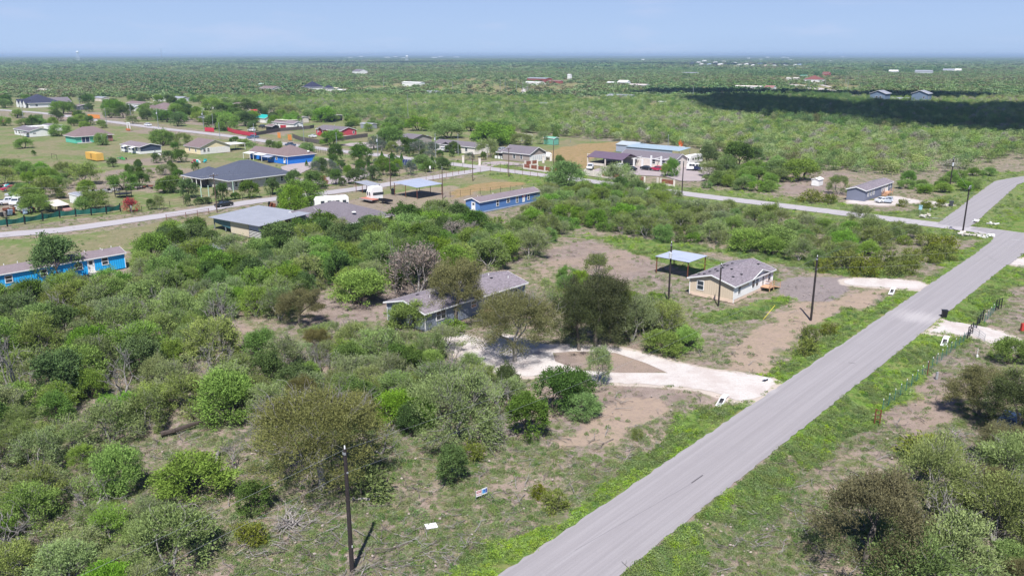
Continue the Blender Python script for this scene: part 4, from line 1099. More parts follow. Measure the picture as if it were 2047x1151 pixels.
W_DARK = leafmat('woodland_leaf_dark', (.10, .175, .05), .02, .35)
W_BROWN = leafmat('woodland_leaf_brown', (.17, .165, .085), .02, .35)
W_TWIG = leafmat('woodland_bare_twigs', (.29, .27, .22), .01, .3)
mid_src = []
for k, mt in enumerate([W_LIGHT, W_LIGHT, W_LIGHT, W_GREY, W_GREY, W_DARK, W_DARK, W_BROWN, W_TWIG]):
    mid_src.append(wood_tree(200 + k, mt, 1300, .30))
far_src = []
FW1 = leafmat('far_woodland_green', (.155, .235, .08), .02, .35); FW2 = leafmat('far_woodland_grey', (.20, .27, .12), .02, .35); FW3 = leafmat('far_woodland_dark', (.10, .18, .07), .02, .3)
for k, mt in enumerate([FW1, FW1, FW1, FW2, FW2, FW3, FW3, W_BROWN, W_BROWN]):
    far_src.append(wood_tree(300 + k, mt, 110, 1.25))

WOOD_EDGE = Ps([(-2200, 150), (-900, 184), (-100, 194), (0, 196), (130, 195), (300, 197), (430, 206), (500, 214), (560, 228), (640, 236), (760, 241), (830, 243), (900, 256), (1000, 262), (1060, 266), (1200, 280), (1300, 287), (1440, 303), (1530, 318), (1580, 338), (1630, 344), (1700, 343), (1790, 352), (1870, 345), (1950, 338), (2010, 322), (2060, 314), (2200, 318), (2700, 330), (5200, 170)])
FARB = [(-9000, 9000), (9000, 9000)]
WOODP = WOOD_EDGE + [(14000, 14000), (-14000, 14000)]
BELTS_AND_SHADE = [Ps([(-100, 148), (560, 152), (640, 166), (-100, 166)]), Ps([(930, 126), (1280, 129), (1240, 136), (940, 133)]), Ps([(1760, 138), (1900, 138), (1890, 145), (1770, 147)]), Ps([(1500, 148), (1690, 146), (1700, 152), (1500, 155)]), Ps([(980, 185), (1130, 188), (1130, 200), (980, 197)]), Ps([(180, 165), (620, 170), (620, 200), (500, 200), (300, 190)]), Ps([(1290, 190), (1420, 193), (1700, 208), (1700, 194), (1400, 176), (1300, 178)]), Ps([(1400, 190), (1520, 195), (1740, 210), (2047, 250), (2047, 262), (1700, 262), (1560, 250), (1480, 225)])]  # tall dark tree belts; last patch paints cloud shade with darker leaves
def wood_field(y0, y1, spacing, src, name, label, wfun=None):
    """jittered grid of trees between two distances"""
    pts = []
    y = y0
    xs_, ys_ = [], []
    gy = np.arange(y0, y1, spacing)
    for yy in gy:
        hw = yy * .74 + 40
        gx = np.arange(-hw, hw, spacing)
        xs_.append(gx); ys_.append(np.full(len(gx), yy))
    X = np.concatenate(xs_); Y = np.concatenate(ys_)
    X = X + (RNG.random(len(X)) - .5) * spacing * 1.1; Y = Y + (RNG.random(len(Y)) - .5) * spacing * 1.1
    keep = inpoly(X, Y, WOODP) & (~clearing(X, Y) | (RNG.random(len(X)) < .22 * (fbm(X, Y, 50, 19) > .45)))
    dens = fbm(X, Y, 60, 31)
    keep &= RNG.random(len(X)) < np.clip(.80 + (dens - .5) * 2.4, .5, 1)
    sub = fbm(X, Y, 400, 77)
    X, Y = X[keep], Y[keep]
    n = len(X)
    sp = fbm(X, Y, 90 if spacing < 6 else 260, 53) * .6 + fbm(X, Y, 700, 57) * .4; r = RNG.random(n) + (sp - .5) * 1.6
    ix = np.where(r < .16, 5 + RNG.integers(0, 2, n), np.where(r < .62, RNG.integers(0, 3, n), np.where(r < .9, 3 + RNG.integers(0, 2, n), np.where(r < 1.02, 8, 7))))
    s = spacing / (4.3 if spacing > 6 else 5.0) * RNG.uniform(.8, 1.25, n)
    h = RNG.uniform(.7, 1.1, n) * (1.0 if spacing < 6 else .82 if spacing < 10 else 1.3)
    for q, p in enumerate(BELTS_AND_SHADE):
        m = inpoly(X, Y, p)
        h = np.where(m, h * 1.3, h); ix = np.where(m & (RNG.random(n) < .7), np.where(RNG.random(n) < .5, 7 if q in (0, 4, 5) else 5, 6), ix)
    Z = np.zeros(n) + np.clip((Y - 5000) / 6000, 0, 1) * (22 * fbm(X, Y, 3500, 41) - 4) - .2
    return scatter(name, label, 'woodland', np.c_[X, Y, Z], np.c_[s, s, h], ix, src)
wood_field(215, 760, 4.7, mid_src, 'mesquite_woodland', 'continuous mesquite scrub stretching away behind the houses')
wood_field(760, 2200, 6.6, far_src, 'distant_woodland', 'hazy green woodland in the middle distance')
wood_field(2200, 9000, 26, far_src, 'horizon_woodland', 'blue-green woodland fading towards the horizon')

# --- weeds, tufts and small plants on the ground
def tuft(seed, mat, n, ls, R, H, flat=.6):
    rg = np.random.default_rng(seed)
    r = R * np.sqrt(rg.random(n)); a = rg.random(n) * 6.28; z = H * rg.random(n) * np.sqrt(np.clip(1 - (r / R) ** 2, .05, 1))
    V, F, v = leaf_quads(rg, np.c_[r * np.cos(a), r * np.sin(a), z + .02], ls, rg.uniform(.2, .8, n), .2)
    return mesh_np('weed_tuft', V, F, mat, attr=[('v', 'FACE', v)])
T_G = leafmat('weed_green', (.165, .225, .075), .025, .5)
T_B = leafmat('weed_bright', (.22, .33, .05), .015, .4)
T_S = leafmat('weed_sage', (.255, .275, .165), .02, .35)
T_D = leafmat('weed_dry', (.29, .25, .165), .02, .35)
T_K = leafmat('weed_dark', (.11, .19, .05), .02, .35)
wsrc = [tuft(1, T_G, 80, .13, .5, .3), tuft(2, T_B, 110, .14, .6, .5), tuft(3, T_S, 60, .12, .45, .25), tuft(4, T_D, 45, .13, .4, .2), tuft(5, T_K, 90, .14, .4, .45), tuft(6, T_G, 160, .14, .7, .6)]
def weeds():
    n = 230000
    # more points near, few far: sample uniformly in picture-like fan but in ground coordinates
    u = RNG.random(n); y = 1 / (1 / 44. + u * (1 / 330. - 1 / 44.)); x = (RNG.random(n) * 2 - 1) * (y * .70 + 10)
    keep = RNG.random(n) < np.clip(1.0, 0, 1); 
    d = np.abs(road_d(x, y))
    ok = (d > 3.7)
    for R_ in (R5w, R4w, R3w): ok &= segdist(x, y, R_) > 3.8
    for p in DRW.values(): ok &= ~inpoly(x, y, p)
    for p in (CARYARD, BLUEYARD, JUNC): ok &= ~inpoly(x, y, p)
    for p in HRECT: ok &= ~inpoly(x, y, p)
    g, l, h, so, sa, pa = masks(x, y)
    base = .50 * (1 - l) * (1 - so * .7) + g * .75 + l * .06
    base *= (1 - sa * .88) * (1 - pa * .97) * (1 - h * .6)
    base *= np.clip(fbm(x, y, 4, 61) * 2.6 - .6, .08, 1.6)
    ok &= RNG.random(n) < base
    x, y, g, l, so = x[ok], y[ok], g[ok], l[ok], so[ok]; n = len(x)
    r = RNG.random(n); pn = fbm(x, y, 6, 71)
    ix = np.where(g > .4, np.where(r < .36, 0, np.where(r < .64 + (pn - .5) * 1.6, 1, np.where(r < .86, 5, 4))),
                  np.where(r < .36, 2, np.where(r < .56, 3, np.where(r < .86, 0, np.where(r < .93, 4, 5)))))
    s = RNG.uniform(.3, 1.0, n) * np.where(g > .4, 1.05, .9) * np.where(ix == 5, .9, 1) * np.clip(.8 + y / 500, .8, 1.5)
    z = ground_z(x, y) - .08
    scatter('weeds', 'low weeds and grass tufts over the soil and verges', 'weeds', np.c_[x, y, z], np.c_[s, s, s * RNG.uniform(.6, 1.3, n)], ix, wsrc)
    print('weeds', n)
weeds()
def litter():
    n = 60000
    u = RNG.random(n); y = 1 / (1 / 44. + u * (1 / 190. - 1 / 44.)); x = (RNG.random(n) * 2 - 1) * (y * .68 + 8)
    ok = np.abs(road_d(x, y)) > 3.5
    for p in HRECT: ok &= ~inpoly(x, y, p)
    g, l, h, so, sa, pa = masks(x, y)
    for p in DRW.values(): ok &= ~inpoly(x, y, p)
    ok &= RNG.random(n) < np.clip(.22 - g * .2 - l * .2, .01, 1) * np.clip(fbm(x, y, 5, 91) * 2 - .4, .1, 1)
    x, y = x[ok], y[ok]; n = len(x)
    st_ = []
    for k in range(3):
        rg = random.Random(k); mb = MB(); mb.ball((0, 0, .1), .28, .2, .14, 6, 4); st_.append(mb.mesh('stone', gravelmat('pale_stone_%d' % k, *[C(*c_) for c_ in ((214, 200, 190), (196, 180, 172), (170, 154, 146))])))
    for k in range(4):
        rg = random.Random(k + 9); mb = MB(); p = Vector((-.8, 0, .05))
        for q in range(4):
            p2 = p + Vector((.4, rg.uniform(-.16, .16), rg.uniform(-.03, .08))); mb.tube(p, p2, .035 - q * .006, n=3)
            if q in (1, 2): mb.tube(p2, p2 + Vector((.2, rg.choice((-.3, .3)), .12)), .018, n=3)
            p = p2
        st_.append(mb.mesh('twig', BK_GREY if k < 2 else BK_MID))
    ix = RNG.choice(7, n, p=[.10, .10, .08, .20, .18, .18, .16]); s_ = np.where(ix < 3, RNG.uniform(.2, .8, n) ** 2, RNG.uniform(.4, 1.3, n))
    scatter('litter', 'stones and dry twigs lying over the bare soil', 'litter', np.c_[x, y, ground_z(x, y) - .06 + .04], np.c_[s_, s_, s_], ix, st_)
litter()
# --- clouds high above, whose shade lies on the woods
def cloud(blobs, alt, label):
    m, nt, b = (None, None, None)
    if 'cloud' not in _mc:
        m, nt, b = newmat('cloud_white'); b.inputs['Base Color'].default_value = (.85, .85, .85, 1); b.inputs['Roughness'].default_value = 1; _mc['cloud'] = m
    mb = MB(); rg = random.Random(int(alt))
    off = alt / math.tan(SUN_EL); dx = -0.05 * alt / math.sin(SUN_EL)
    cx = sum(b_[0] for b_ in blobs) / len(blobs); cy = sum(b_[1] for b_ in blobs) / len(blobs)
    for (x, y, rx, ry) in blobs:
        for k in range(7):
            a = rg.random() * 6.28; q = rg.uniform(.2, .75)
            mb.ball((x + rx * q * math.cos(a) - cx, y + ry * q * math.sin(a) - cy, rg.uniform(-8, 18)), rx * rg.uniform(.4, .62), ry * rg.uniform(.4, .62), rg.uniform(25, 45), 14, 8)
    o = mb.build('cloud', _mc['cloud'], None, (cx + dx, cy - off, alt))
    tag(o, label, 'cloud', kind='structure')
cloud([(172, 640, 60, 110), (190, 560, 60, 125), (235, 510, 80, 125), (300, 490, 90, 130), (380, 490, 110, 140), (480, 495, 135, 140), (620, 500, 140, 140), (210, 600, 50, 80)], 1100, 'flat cloud high overhead shading the dark woods')
cloud([(205, 850, 70, 50), (280, 830, 80, 60), (365, 800, 90, 60)], 1000, 'small cloud high overhead shading the tree belt')
cloud([(-900, 4200, 600, 300), (-200, 4700, 700, 250), (700, 3600, 500, 200)], 1300, 'long cloud shading the distant dark band of woods')

# --- air
def haze():
    mb = MB().box(-16000, -90, -1.5, 16000, 15500, 52)
    m = bpy.data.materials.new('hazy_air'); m.use_nodes = True; nt = m.node_tree
    nt.nodes.clear(); out = nt.nodes.new('ShaderNodeOutputMaterial'); v = nt.nodes.new('ShaderNodeVolumePrincipled')
    v.inputs['Color'].default_value = (.56, .76, 1.0, 1); v.inputs['Density'].default_value = 1.15e-4; v.inputs['Anisotropy'].default_value = .1
    nt.links.new(v.outputs[0], out.inputs['Volume'])
    o = mb.build('haze', m); tag(o, 'thin bluish summer haze over the plain', kind='stuff')
haze()

# ------------------------------------------------------------------ buildings
def window(par, face, a0, a1, z0, z1, X=0, Y=0, frame=None, glass=None, mull=True, door=False, doormat=None, bars=0, nm=None):
    """window or door set into a wall of the house. face 'A': long side y=0, 'B': side x=0, 'C': side y=Y (far), 'D': side x=X (far)"""
    frame = frame or M_TRIM
    t = .10
    def T(mb):   # (s along wall, out of wall, z) -> local
        out = []
        for s_, o_, z_ in mb.v:
            out.append({'A': (s_, -o_, z_), 'B': (-o_, s_, z_), 'C': (s_, Y + o_, z_), 'D': (X + o_, s_, z_)}[face])
        mb.v = out
        if face in 'AD': pass
        if face in 'BC': mb.f = [f[::-1] for f in mb.f]
        if face == 'A': mb.f = [f[::-1] for f in mb.f]
        return mb
    mb = MB()
    mb.box(a0 - t, 0.003, z0 - t, a1 + t, .07, z0).box(a0 - t, 0.003, z1, a1 + t, .07, z1 + t).box(a0 - t, .003, z0, a0, .07, z1).box(a1, .003, z0, a1 + t, .07, z1)
    if mull and not door:
        mb.box(a0, .02, (z0 + z1) / 2 - .03, a1, .06, (z0 + z1) / 2 + .03)
        if bars:
            for k in range(1, bars + 1):
                m = a0 + (a1 - a0) * k / (bars + 1); mb.box(m - .035, .022, z0, m + .035, .062, z1)
    f = T(mb).build('door' if door else 'window', frame, par)
    g = T(MB().box(a0, .002, z0, a1, .03, z1)).build('door_leaf' if door else 'pane', doormat if door else (glass or GL), f)
    if door:
        T(MB().box(a1 - .22, .03, z0 + 1.0, a1 - .14, .09, z0 + 1.1)).build('handle', M_STEEL, f)
        if doormat is M_TRIM or doormat is M_WHITE:
            T(MB().box(a0 + .2, .031, z0 + 1.2, a1 - .2, .036, z1 - .2)).build('door_pane', GL, f)
    return f

def roof_slab(mb, e0, e1, r0, r1, th=.14):
    """sloping slab from eave edge e0-e1 to ridge edge r0-r1"""
    n = (Vector(e1) - Vector(e0)).cross(Vector(r0) - Vector(e0)).normalized()
    if n.z < 0: n = -n
    top = [Vector(p) for p in (e0, e1, r1, r0)]; bot = [p - n * th for p in top]
    mb.add(top + bot, [(0, 1, 2, 3), (7, 6, 5, 4), (0, 4, 5, 1), (1, 5, 6, 2), (2, 6, 7, 3), (3, 7, 4, 0)])
def gable_roof(par, x0, x1, y0, y1, h, rise, ridge, roofm, trimm, over=.35, vents=(), name='roof'):
    mb = MB(); tr = MB(); fz = .2
    if ridge == 'x':
        ym = (y0 + y1) / 2; k = rise / ((y1 - y0) / 2); ze = h - over * k
        roof_slab(mb, (x0 - over, y0 - over, ze), (x1 + over, y0 - over, ze), (x0 - over, ym, h + rise), (x1 + over, ym, h + rise))
        roof_slab(mb, (x1 + over, y1 + over, ze), (x0 - over, y1 + over, ze), (x1 + over, ym, h + rise), (x0 - over, ym, h + rise))
        tr.box(x0 - over, y0 - over - .03, ze - fz, x1 + over, y0 - over - .002, ze + .0)
        tr.box(x0 - over, y1 + over + .002, ze - fz, x1 + over, y1 + over + .03, ze)
        for xe, d in ((x0 - over, -1), (x1 + over, 1)):
            for ya, yb in ((y0 - over, ym), (y1 + over, ym)):
                a, b = (xe, xe + d * .04); a, b = min(a, b) + (.002 if d > 0 else 0), max(a, b) - (.002 if d < 0 else 0)
                q = [(a, ya, ze - fz), (b, ya, ze - fz), (b, ya, ze + .01), (a, ya, ze + .01), (a, yb, h + rise - fz), (b, yb, h + rise - fz), (b, yb, h + rise + .01), (a, yb, h + rise + .01)]
                tr.add(q, [(0, 1, 2, 3), (7, 6, 5, 4), (0, 4, 5, 1), (1, 5, 6, 2), (2, 6, 7, 3), (3, 7, 4, 0)])
    else:
        xm = (x0 + x1) / 2; k = rise / ((x1 - x0) / 2); ze = h - over * k
        roof_slab(mb, (x0 - over, y1 + over, ze), (x0 - over, y0 - over, ze), (xm, y1 + over, h + rise), (xm, y0 - over, h + rise))
        roof_slab(mb, (x1 + over, y0 - over, ze), (x1 + over, y1 + over, ze), (xm, y0 - over, h + rise), (xm, y1 + over, h + rise))
        tr.box(x0 - over - .03, y0 - over, ze - fz, x0 - over - .002, y1 + over, ze)
        tr.box(x1 + over + .002, y0 - over, ze - fz, x1 + over + .03, y1 + over, ze)
        for ye, d in ((y0 - over, -1), (y1 + over, 1)):
            for xa in (x0 - over, x1 + over):
                a, b = sorted((ye, ye + d * .04)); 
                if d > 0: a += .002
                else: b -= .002
                q = [(xa, a, ze - fz), (xa, b, ze - fz), (xa, b, ze + .01), (xa, a, ze + .01), (xm, a, h + rise - fz), (xm, b, h + rise - fz), (xm, b, h + rise + .01), (xm, a, h + rise + .01)]
                tr.add(q, [(0, 1, 2, 3), (7, 6, 5, 4), (0, 4, 5, 1), (1, 5, 6, 2), (2, 6, 7, 3), (3, 7, 4, 0)])
    r = mb.build(name, roofm, par)
    tr.build('fascia', trimm, r)
    for v in vents:      # (x,y,kind)
        vx, vy = v[0], v[1]
        zz = h + rise - (abs(vy - (y0 + y1) / 2) * rise / ((y1 - y0) / 2) if ridge == 'x' else abs(vx - (x0 + x1) / 2) * rise / ((x1 - x0) / 2))
        if len(v) > 2 and v[2] == 'pipe': MB().tube((vx, vy, zz - .05), (vx, vy, zz + .35), .07, n=8).build('vent_pipe', M_WHITE, r)
        else: MB().box(vx - .22, vy - .16, zz - .05, vx + .22, vy + .16, zz + .12).build('roof_vent', M_BLACK, r)
    return r
def gable_walls(par, x0, x1, y0, y1, h, rise, ridge, wm, name='wall'):
    mb = MB(); z0 = .0
    if ridge == 'x':
        ym = (y0 + y1) / 2
        prof = [(y0, z0), (y1, z0), (y1, h - .02), (ym, h + rise - .16), (y0, h - .02)]
        v = [(x0, y, z) for y, z in prof] + [(x1, y, z) for y, z in prof]
    else:
        xm = (x0 + x1) / 2
        prof = [(x0, z0), (x1, z0), (x1, h - .02), (xm, h + rise - .16), (x0, h - .02)]
        v = [(x, y0, z) for x, z in prof] + [(x, y1, z) for x, z in prof]
    mb.add(v, [(0, 1, 2, 3, 4), (9, 8, 7, 6, 5)] + [(i, 5 + i, 5 + (i + 1) % 5, (i + 1) % 5) for i in range(5)])
    o = mb.build(name, wm, par)
    bm = bmesh.new(); bm.from_mesh(o.data); bmesh.ops.recalc_face_normals(bm, faces=bm.faces); bm.to_mesh(o.data); bm.free()
    return o
def hip_roof(par, x0, x1, y0, y1, h, slope, roofm, trimm, over=.5, name='roof'):
    x0 -= over; x1 += over; y0 -= over; y1 += over
    w = min(x1 - x0, y1 - y0) / 2; rz = h + w * slope
    if x1 - x0 >= y1 - y0: ra, rb = (x0 + w, (y0 + y1) / 2, rz), (x1 - w, (y0 + y1) / 2, rz)
    else: ra, rb = ((x0 + x1) / 2, y0 + w, rz), ((x0 + x1) / 2, y1 - w, rz)
    c = [(x0, y0, h), (x1, y0, h), (x1, y1, h), (x0, y1, h)]
    mb = MB()
    if abs(Vector(ra).x - Vector(rb).x) + abs(ra[1] - rb[1]) < .05:
        mb.add(c + [ra], [(0, 1, 4), (1, 2, 4), (2, 3, 4), (3, 0, 4), (3, 2, 1, 0)])
    elif x1 - x0 >= y1 - y0:
        mb.add(c + [ra, rb], [(0, 1, 5, 4), (1, 2, 5), (2, 3, 4, 5), (3, 0, 4), (3, 2, 1, 0)])
    else:
        mb.add(c + [ra, rb], [(0, 1, 4), (1, 2, 5, 4), (2, 3, 5), (3, 0, 4, 5), (3, 2, 1, 0)])
    r = mb.build(name, roofm, par)
    t = MB().box(x0 - .03, y0 - .03, h - .2, x1 + .03, y0, h - .002).box(x0 - .03, y1, h - .2, x1 + .03, y1 + .03, h - .002).box(x0 - .03, y0, h - .2, x0, y1, h - .002).box(x1, y0, h - .2, x1 + .03, y1, h - .002)
    t.build('fascia', trimm, r)
    return r
def base(name, label, cat, corner, rz=RA, group=None):
    x, y = corner
    return empty(name, (x, y, -.05), rz, label, cat, group)
def loc(corner, px, py, z=0):
    """local (x along the main road bearing, y square to it) of a picture point"""
    q = P(px, py, z); d = (q[0] - corner[0], q[1] - corner[1])
    return d[0] * UX + d[1] * UY, d[0] * VX + d[1] * VY
def colA(corner, px):               # metres along the long side where the picture column px falls
    lo, hi = 0., 60.
    s = proj(*corner)[0] - px
    for _ in range(40):
        m = (lo + hi) / 2
        if (proj(corner[0] + UX * m, corner[1] + UY * m)[0] - px) * s > 0: lo = m
        else: hi = m
    return lo
def colB(corner, px):
    lo, hi = 0., 60.
    s = proj(*corner)[0] - px
    for _ in range(40):
        m = (lo + hi) / 2
        if (proj(corner[0] + VX * m, corner[1] + VY * m)[0] - px) * s > 0: lo = m
        else: hi = m
    return lo
def trims(par, pts, h, m=None, w=.1):
    for x, y in pts: MB().box(x - w / 2 - .01, y - w / 2 - .01, 0, x + w / 2, y + w / 2, h).build('corner_trim', m or M_TRIM, par)

R_GREY = shingle('grey_brown_shingles', C(158, 148, 156, .62))
R_BROWN = shingle('brown_shingles', C(150, 130, 130, .6), .2)
R_CHAR = shingle('charcoal_shingles', C(88, 94, 112, .7), .18)
R_TAUPE = shingle('taupe_shingles', C(138, 130, 138, .62), .2)
R_BLUEM = metalroof('pale_blue_roof_sheet', (.36, .40, .50))
R_STEEL = metalroof('grey_galvanised_roof_sheet', (.31, .325, .37))
R_PURP = metalroof('plum_roof_sheet', (.145, .105, .15))

def porch_steps(par, x, y, z, mat, w=1.5, d=1.6, run=2.2, dirx=1, rail=True):
    """landing in front of the long side with stairs running along the wall"""
    st = MB().box(x, y - d, z - .12, x + w, y - .02, z)
    lan = st.build('porch_landing', mat, par)
    n = 6
    for k in range(n):
        xx = x + w + run * k / n if dirx > 0 else x - run * (k + 1) / n
        MB().box(xx, y - d, z - (k + 1) * z / (n + 1) - .05, xx + run / n + .04, y - .15, z - (k + 1) * z / (n + 1)).build('step', mat, par)
    for (px_, py_) in ((x + .05, y - d + .05), (x + w - .05, y - d + .05)):
        MB().box(px_ - .05, py_ - .05, 0, px_ + .05, py_ + .05, z + 1.0).build('post', mat, par)
    if rail:
        e = x + w + run if dirx > 0 else x - run; s_ = x + w if dirx > 0 else x
        for yy in (y - d, y - .2):
            MB().tube((s_, yy, z + .95), (e, yy, .95), .045, n=4).tube((s_, yy, z + .5), (e, yy, .5), .035, n=4).tube((e, yy, 0), (e, yy, 1.0), .05, n=4).build('handrail', mat, par)
        MB().tube((x, y - d, z + .97), (x + w, y - d, z + .97), .045, n=4).tube((x, y - d, z + .5), (x + w, y - d, z + .5), .035, n=4).build('handrail', mat, par)

# --- grey manufactured home among the trees
gc = P(850.5, 662)
o = base('grey_house', 'long blue-grey house with mottled shingle roof half hidden by oaks', 'house', gc)
WGREY = paint('blue_grey_siding', (.235, .27, .33), .8, wear=.1, groove=('X', .35))
WGREYB = paint('blue_grey_gable_siding', (.26, .295, .35), .8, wear=.1, groove=('Y', .35))
X, Y, h, rise = 21.8, 8.3, 2.9, 1.05
gable_roof(o, 0, X, 0, Y, h, rise, 'x', R_GREY, M_TRIM, .4, [(3.5, 5.4), (6, 5.3, 'pipe'), (7.5, 5.4), (9.2, 5.6), (3.8, 3.0, 'pipe'), (17.5, 3.4), (18.5, 4.9, 'pipe'), (15.5, 4.9, 'pipe'), (20.2, 2.2, 'pipe')])
w = gable_walls(o, 0, 12.4, 0, Y, h, rise, 'x', WGREY); w2 = gable_walls(o, 14.9, X, 0, Y, h, rise, 'x', WGREY)
MB().box(12.402, 1.9, 0, 14.898, Y - .02, h - .05).build('porch_wall', WGREY, o)
MB().box(12.402, 0, 0, 14.898, 1.898, .75).build('porch_deck', M_PINE, o)
MB().box(12.5, -.02, .75, 12.62, .1, h - .2).box(14.7, -.02, .75, 14.82, .1, h - .2).build('porch_post', M_TRIM, o)
trims(o, [(0, 0), (X, 0), (0, Y), (12.4, 0), (14.9, 0)], h - .12)
for a0, a1, z0, z1, b in ((2.2, 4.0, 1.15, 2.45, 1), (9.4, 10.4, 1.4, 2.3, 0), (16.6, 17.5, 1.0, 2.3, 0), (18.9, 19.9, 1.0, 2.35, 0)): window(o, 'A', a0, a1, z0, z1, bars=b)
window(o, 'B', 4.8, 5.6, 1.3, 2.2)
f = MB().box(13.2, 1.8, .75, 14.2, 1.895, 2.75).build('door', M_TRIM, o); MB().box(13.3, 1.77, .8, 14.1, 1.799, 2.65).build('door_leaf', M_WHITE, f)
MB().box(11.2, -2.6, 0, 12.6, -.05, .7).box(12.7, -2.4, 0, 13.3, -.05, .5).box(13.35, -2.4, 0, 13.9, -.05, .25).build('wooden_steps', M_PINE, o)

# --- beige house
bc = P(1465.5, 605)
o = base('beige_house', 'beige single storey house with white front bay and wooden stair', 'house', bc)
WB = paint('beige_gable_siding', (.60, .50, .38), .8, wear=.08, groove=('Y', .4))
WBX = paint('beige_front_siding', (.66, .56, .44), .8, wear=.06, groove=('X', .4))
WW = paint('white_front_siding', (.86, .84, .82), .8, wear=.05, groove=('X', .4))
SK = paint('peach_skirting', (.74, .58, .46), .8, wear=.12)
X, Y, h, rise = 14.2, 7.9, 2.95, 1.1
gable_roof(o, 0, X, 0, Y, h, rise, 'x', R_GREY, M_TRIM, .4, [(1.2, 6.0), (3.2, 6.1), (5.2, 6.1), (7.2, 6.1), (3.0, 4.6), (6.0, 5.2), (8.4, 5.6), (10.5, 5.8), (2.8, 1.7), (5.3, 1.5), (12.9, 2.2), (5.5, 3.4), (1.6, 7.2), (9.2, 6.6)])
gable_walls(o, 0, X, 0, Y, h, rise, 'x', WB)
MB().box(.05, -.03, .5, X - .05, -.003, 1.9).box(.05, -.028, 1.902, 2.2, -.003, h - .1).build('white_siding', WW, o)
MB().box(5.2, -.03, 1.904, 10.6, -.003, h + .0).build('white_bay_siding', WW, o)
MB().box(2.6, -.026, 1.905, 5.1, -.003, h - .12).box(10.7, -.026, 1.905, X - .1, -.003, h - .12).build('beige_siding', WBX, o)
MB().box(-.03, -.05, -.02, X + .02, -.031, .48).box(-.05, -.03, -.02, -.003, Y + .02, .48).build('skirting', SK, o)
trims(o, [(0, 0), (X, 0), (0, Y)], h - .12)
# cross gable above the door
g0, g1 = 6.0, 12.2; gm = (g0 + g1) / 2; gr = .95
mb = MB().add([(g0, -.04, h - .1), (g1, -.04, h - .1), (gm, -.04, h + gr - .15), (g0, 1.5, h - .1), (g1, 1.5, h - .1), (gm, 1.5, h + gr - .15)], [(0, 1, 2), (5, 4, 3), (0, 3, 4, 1), (1, 4, 5, 2), (2, 5, 3, 0)])
mb.build('gable_front', WW, o)
rb = MB(); roof_slab(rb, (g0 - .3, -.4, h - .1), (g0 - .3, 3.2, h - .1), (gm, -.4, h + gr), (gm, 3.2, h + gr)); roof_slab(rb, (g1 + .3, 3.2, h - .1), (g1 + .3, -.4, h - .1), (gm, 3.2, h + gr), (gm, -.4, h + gr))
rr_ = rb.build('porch_gable_roof', R_GREY, o)
MB().tube((g0 - .3, -.43, h - .2), (gm, -.43, h + gr - .08), .09, n=4).tube((g1 + .3, -.43, h - .2), (gm, -.43, h + gr - .08), .09, n=4).build('fascia', M_TRIM, rr_)
for a0, a1, z0, z1 in ((1.35, 2.3, 1.15, 2.35), (6.3, 7.3, 1.15, 2.5), (7.7, 8.7, 1.15, 2.5), (12.3, 13.3, 1.1, 2.5)): window(o, 'A', a0, a1, z0, z1)
window(o, 'A', 10.0, 10.95, .7, 2.65, door=True, doormat=M_WHITE)
window(o, 'B', 5.4, 6.5, 1.15, 2.55)
MB().box(4.4, -.12, 2.35, 4.65, -.03, 2.55).build('wall_lamp', M_BLACK, o)
porch_steps(o, 9.6, 0, .75, M_PINE, 1.7, 1.7, 2.4)

# --- steel carport
cc = P(1374.5, 557)
o = base('carport', 'steel carport with pale blue sheet roof on rust red posts', 'carport', cc)
CX, CY = 6.3, 6.6
for x, y in ((.1, .1), (CX - .1, .1), (.1, CY - .1), (CX - .1, CY - .1)):
    MB().box(x - .07, y - .07, 0, x + .07, y + .07, 2.92).build('post', M_RUST, o)
MB().box(-.1, .05, 2.92, CX + .1, .2, 3.05).box(-.1, CY - .2, 2.92, CX + .1, CY - .05, 3.05).box(.02, .205, 2.92, .17, CY - .205, 3.05).box(CX - .17, .205, 2.92, CX - .02, CY - .205, 3.05).build('roof_frame', M_RUST, o)
for k in range(16):
    x0 = -.2 + k * (CX + .4) / 16
    MB().add([(x0, -.2, 3.06), (x0 + .30, -.2, 3.06), (x0 + .36, -.2, 3.10), (x0 + .413, -.2, 3.06), (x0, CY + .2, 3.06), (x0 + .30, CY + .2, 3.06), (x0 + .36, CY + .2, 3.10), (x0 + .413, CY + .2, 3.06)],
        [(0, 1, 5, 4), (1, 2, 6, 5), (2, 3, 7, 6)]).build('roof_sheet', R_BLUEM, o)

# --- blue mobile home
c = P(959, 426)
o = base('mobile_home', 'cornflower blue mobile home with faded mauve shingle roof', 'mobile home', c)
WBL = paint('cornflower_siding', (.095, .205, .46), .7, wear=.1, groove=('X', .4))
X, Y, h, rise = 23.4, 4.9, 2.95, .75
R_MAUVE = shingle('mauve_shingles', C(156, 142, 148, .62), .15)
gable_roof(o, 0, X, 0, Y, h, rise, 'x', R_MAUVE, M_TRIM, .3, [(3, 3.6, 'pipe'), (4.2, 3.1), (16.5, 3.2), (20, 3.3, 'pipe'), (8, 2.9, 'pipe')])
gable_walls(o, 0, X, 0, Y, h, rise, 'x', WBL)
MB().box(-.02, -.02, 0, X, -.004, .35).build('skirting', paint('pale_blue_skirting', (.35, .42, .55), .8), o)
trims(o, [(X, 0)], h - .1, WBL)
for a0, a1, z0, z1 in ((6.2, 7.0, 1.0, 2.5), (10.1, 11.2, 1.4, 2.4), (13.8, 14.5, .9, 2.4), (18.4, 19.1, 1.1, 2.4)): window(o, 'A', a0, a1, z0, z1)
window(o, 'B', 1.6, 2.7, .6, 2.5, door=True, doormat=M_WHITE)
f = window(o, 'A', 16.4, 17.1, .8, 2.3, door=True, doormat=M_WHITE)
wr = MB()
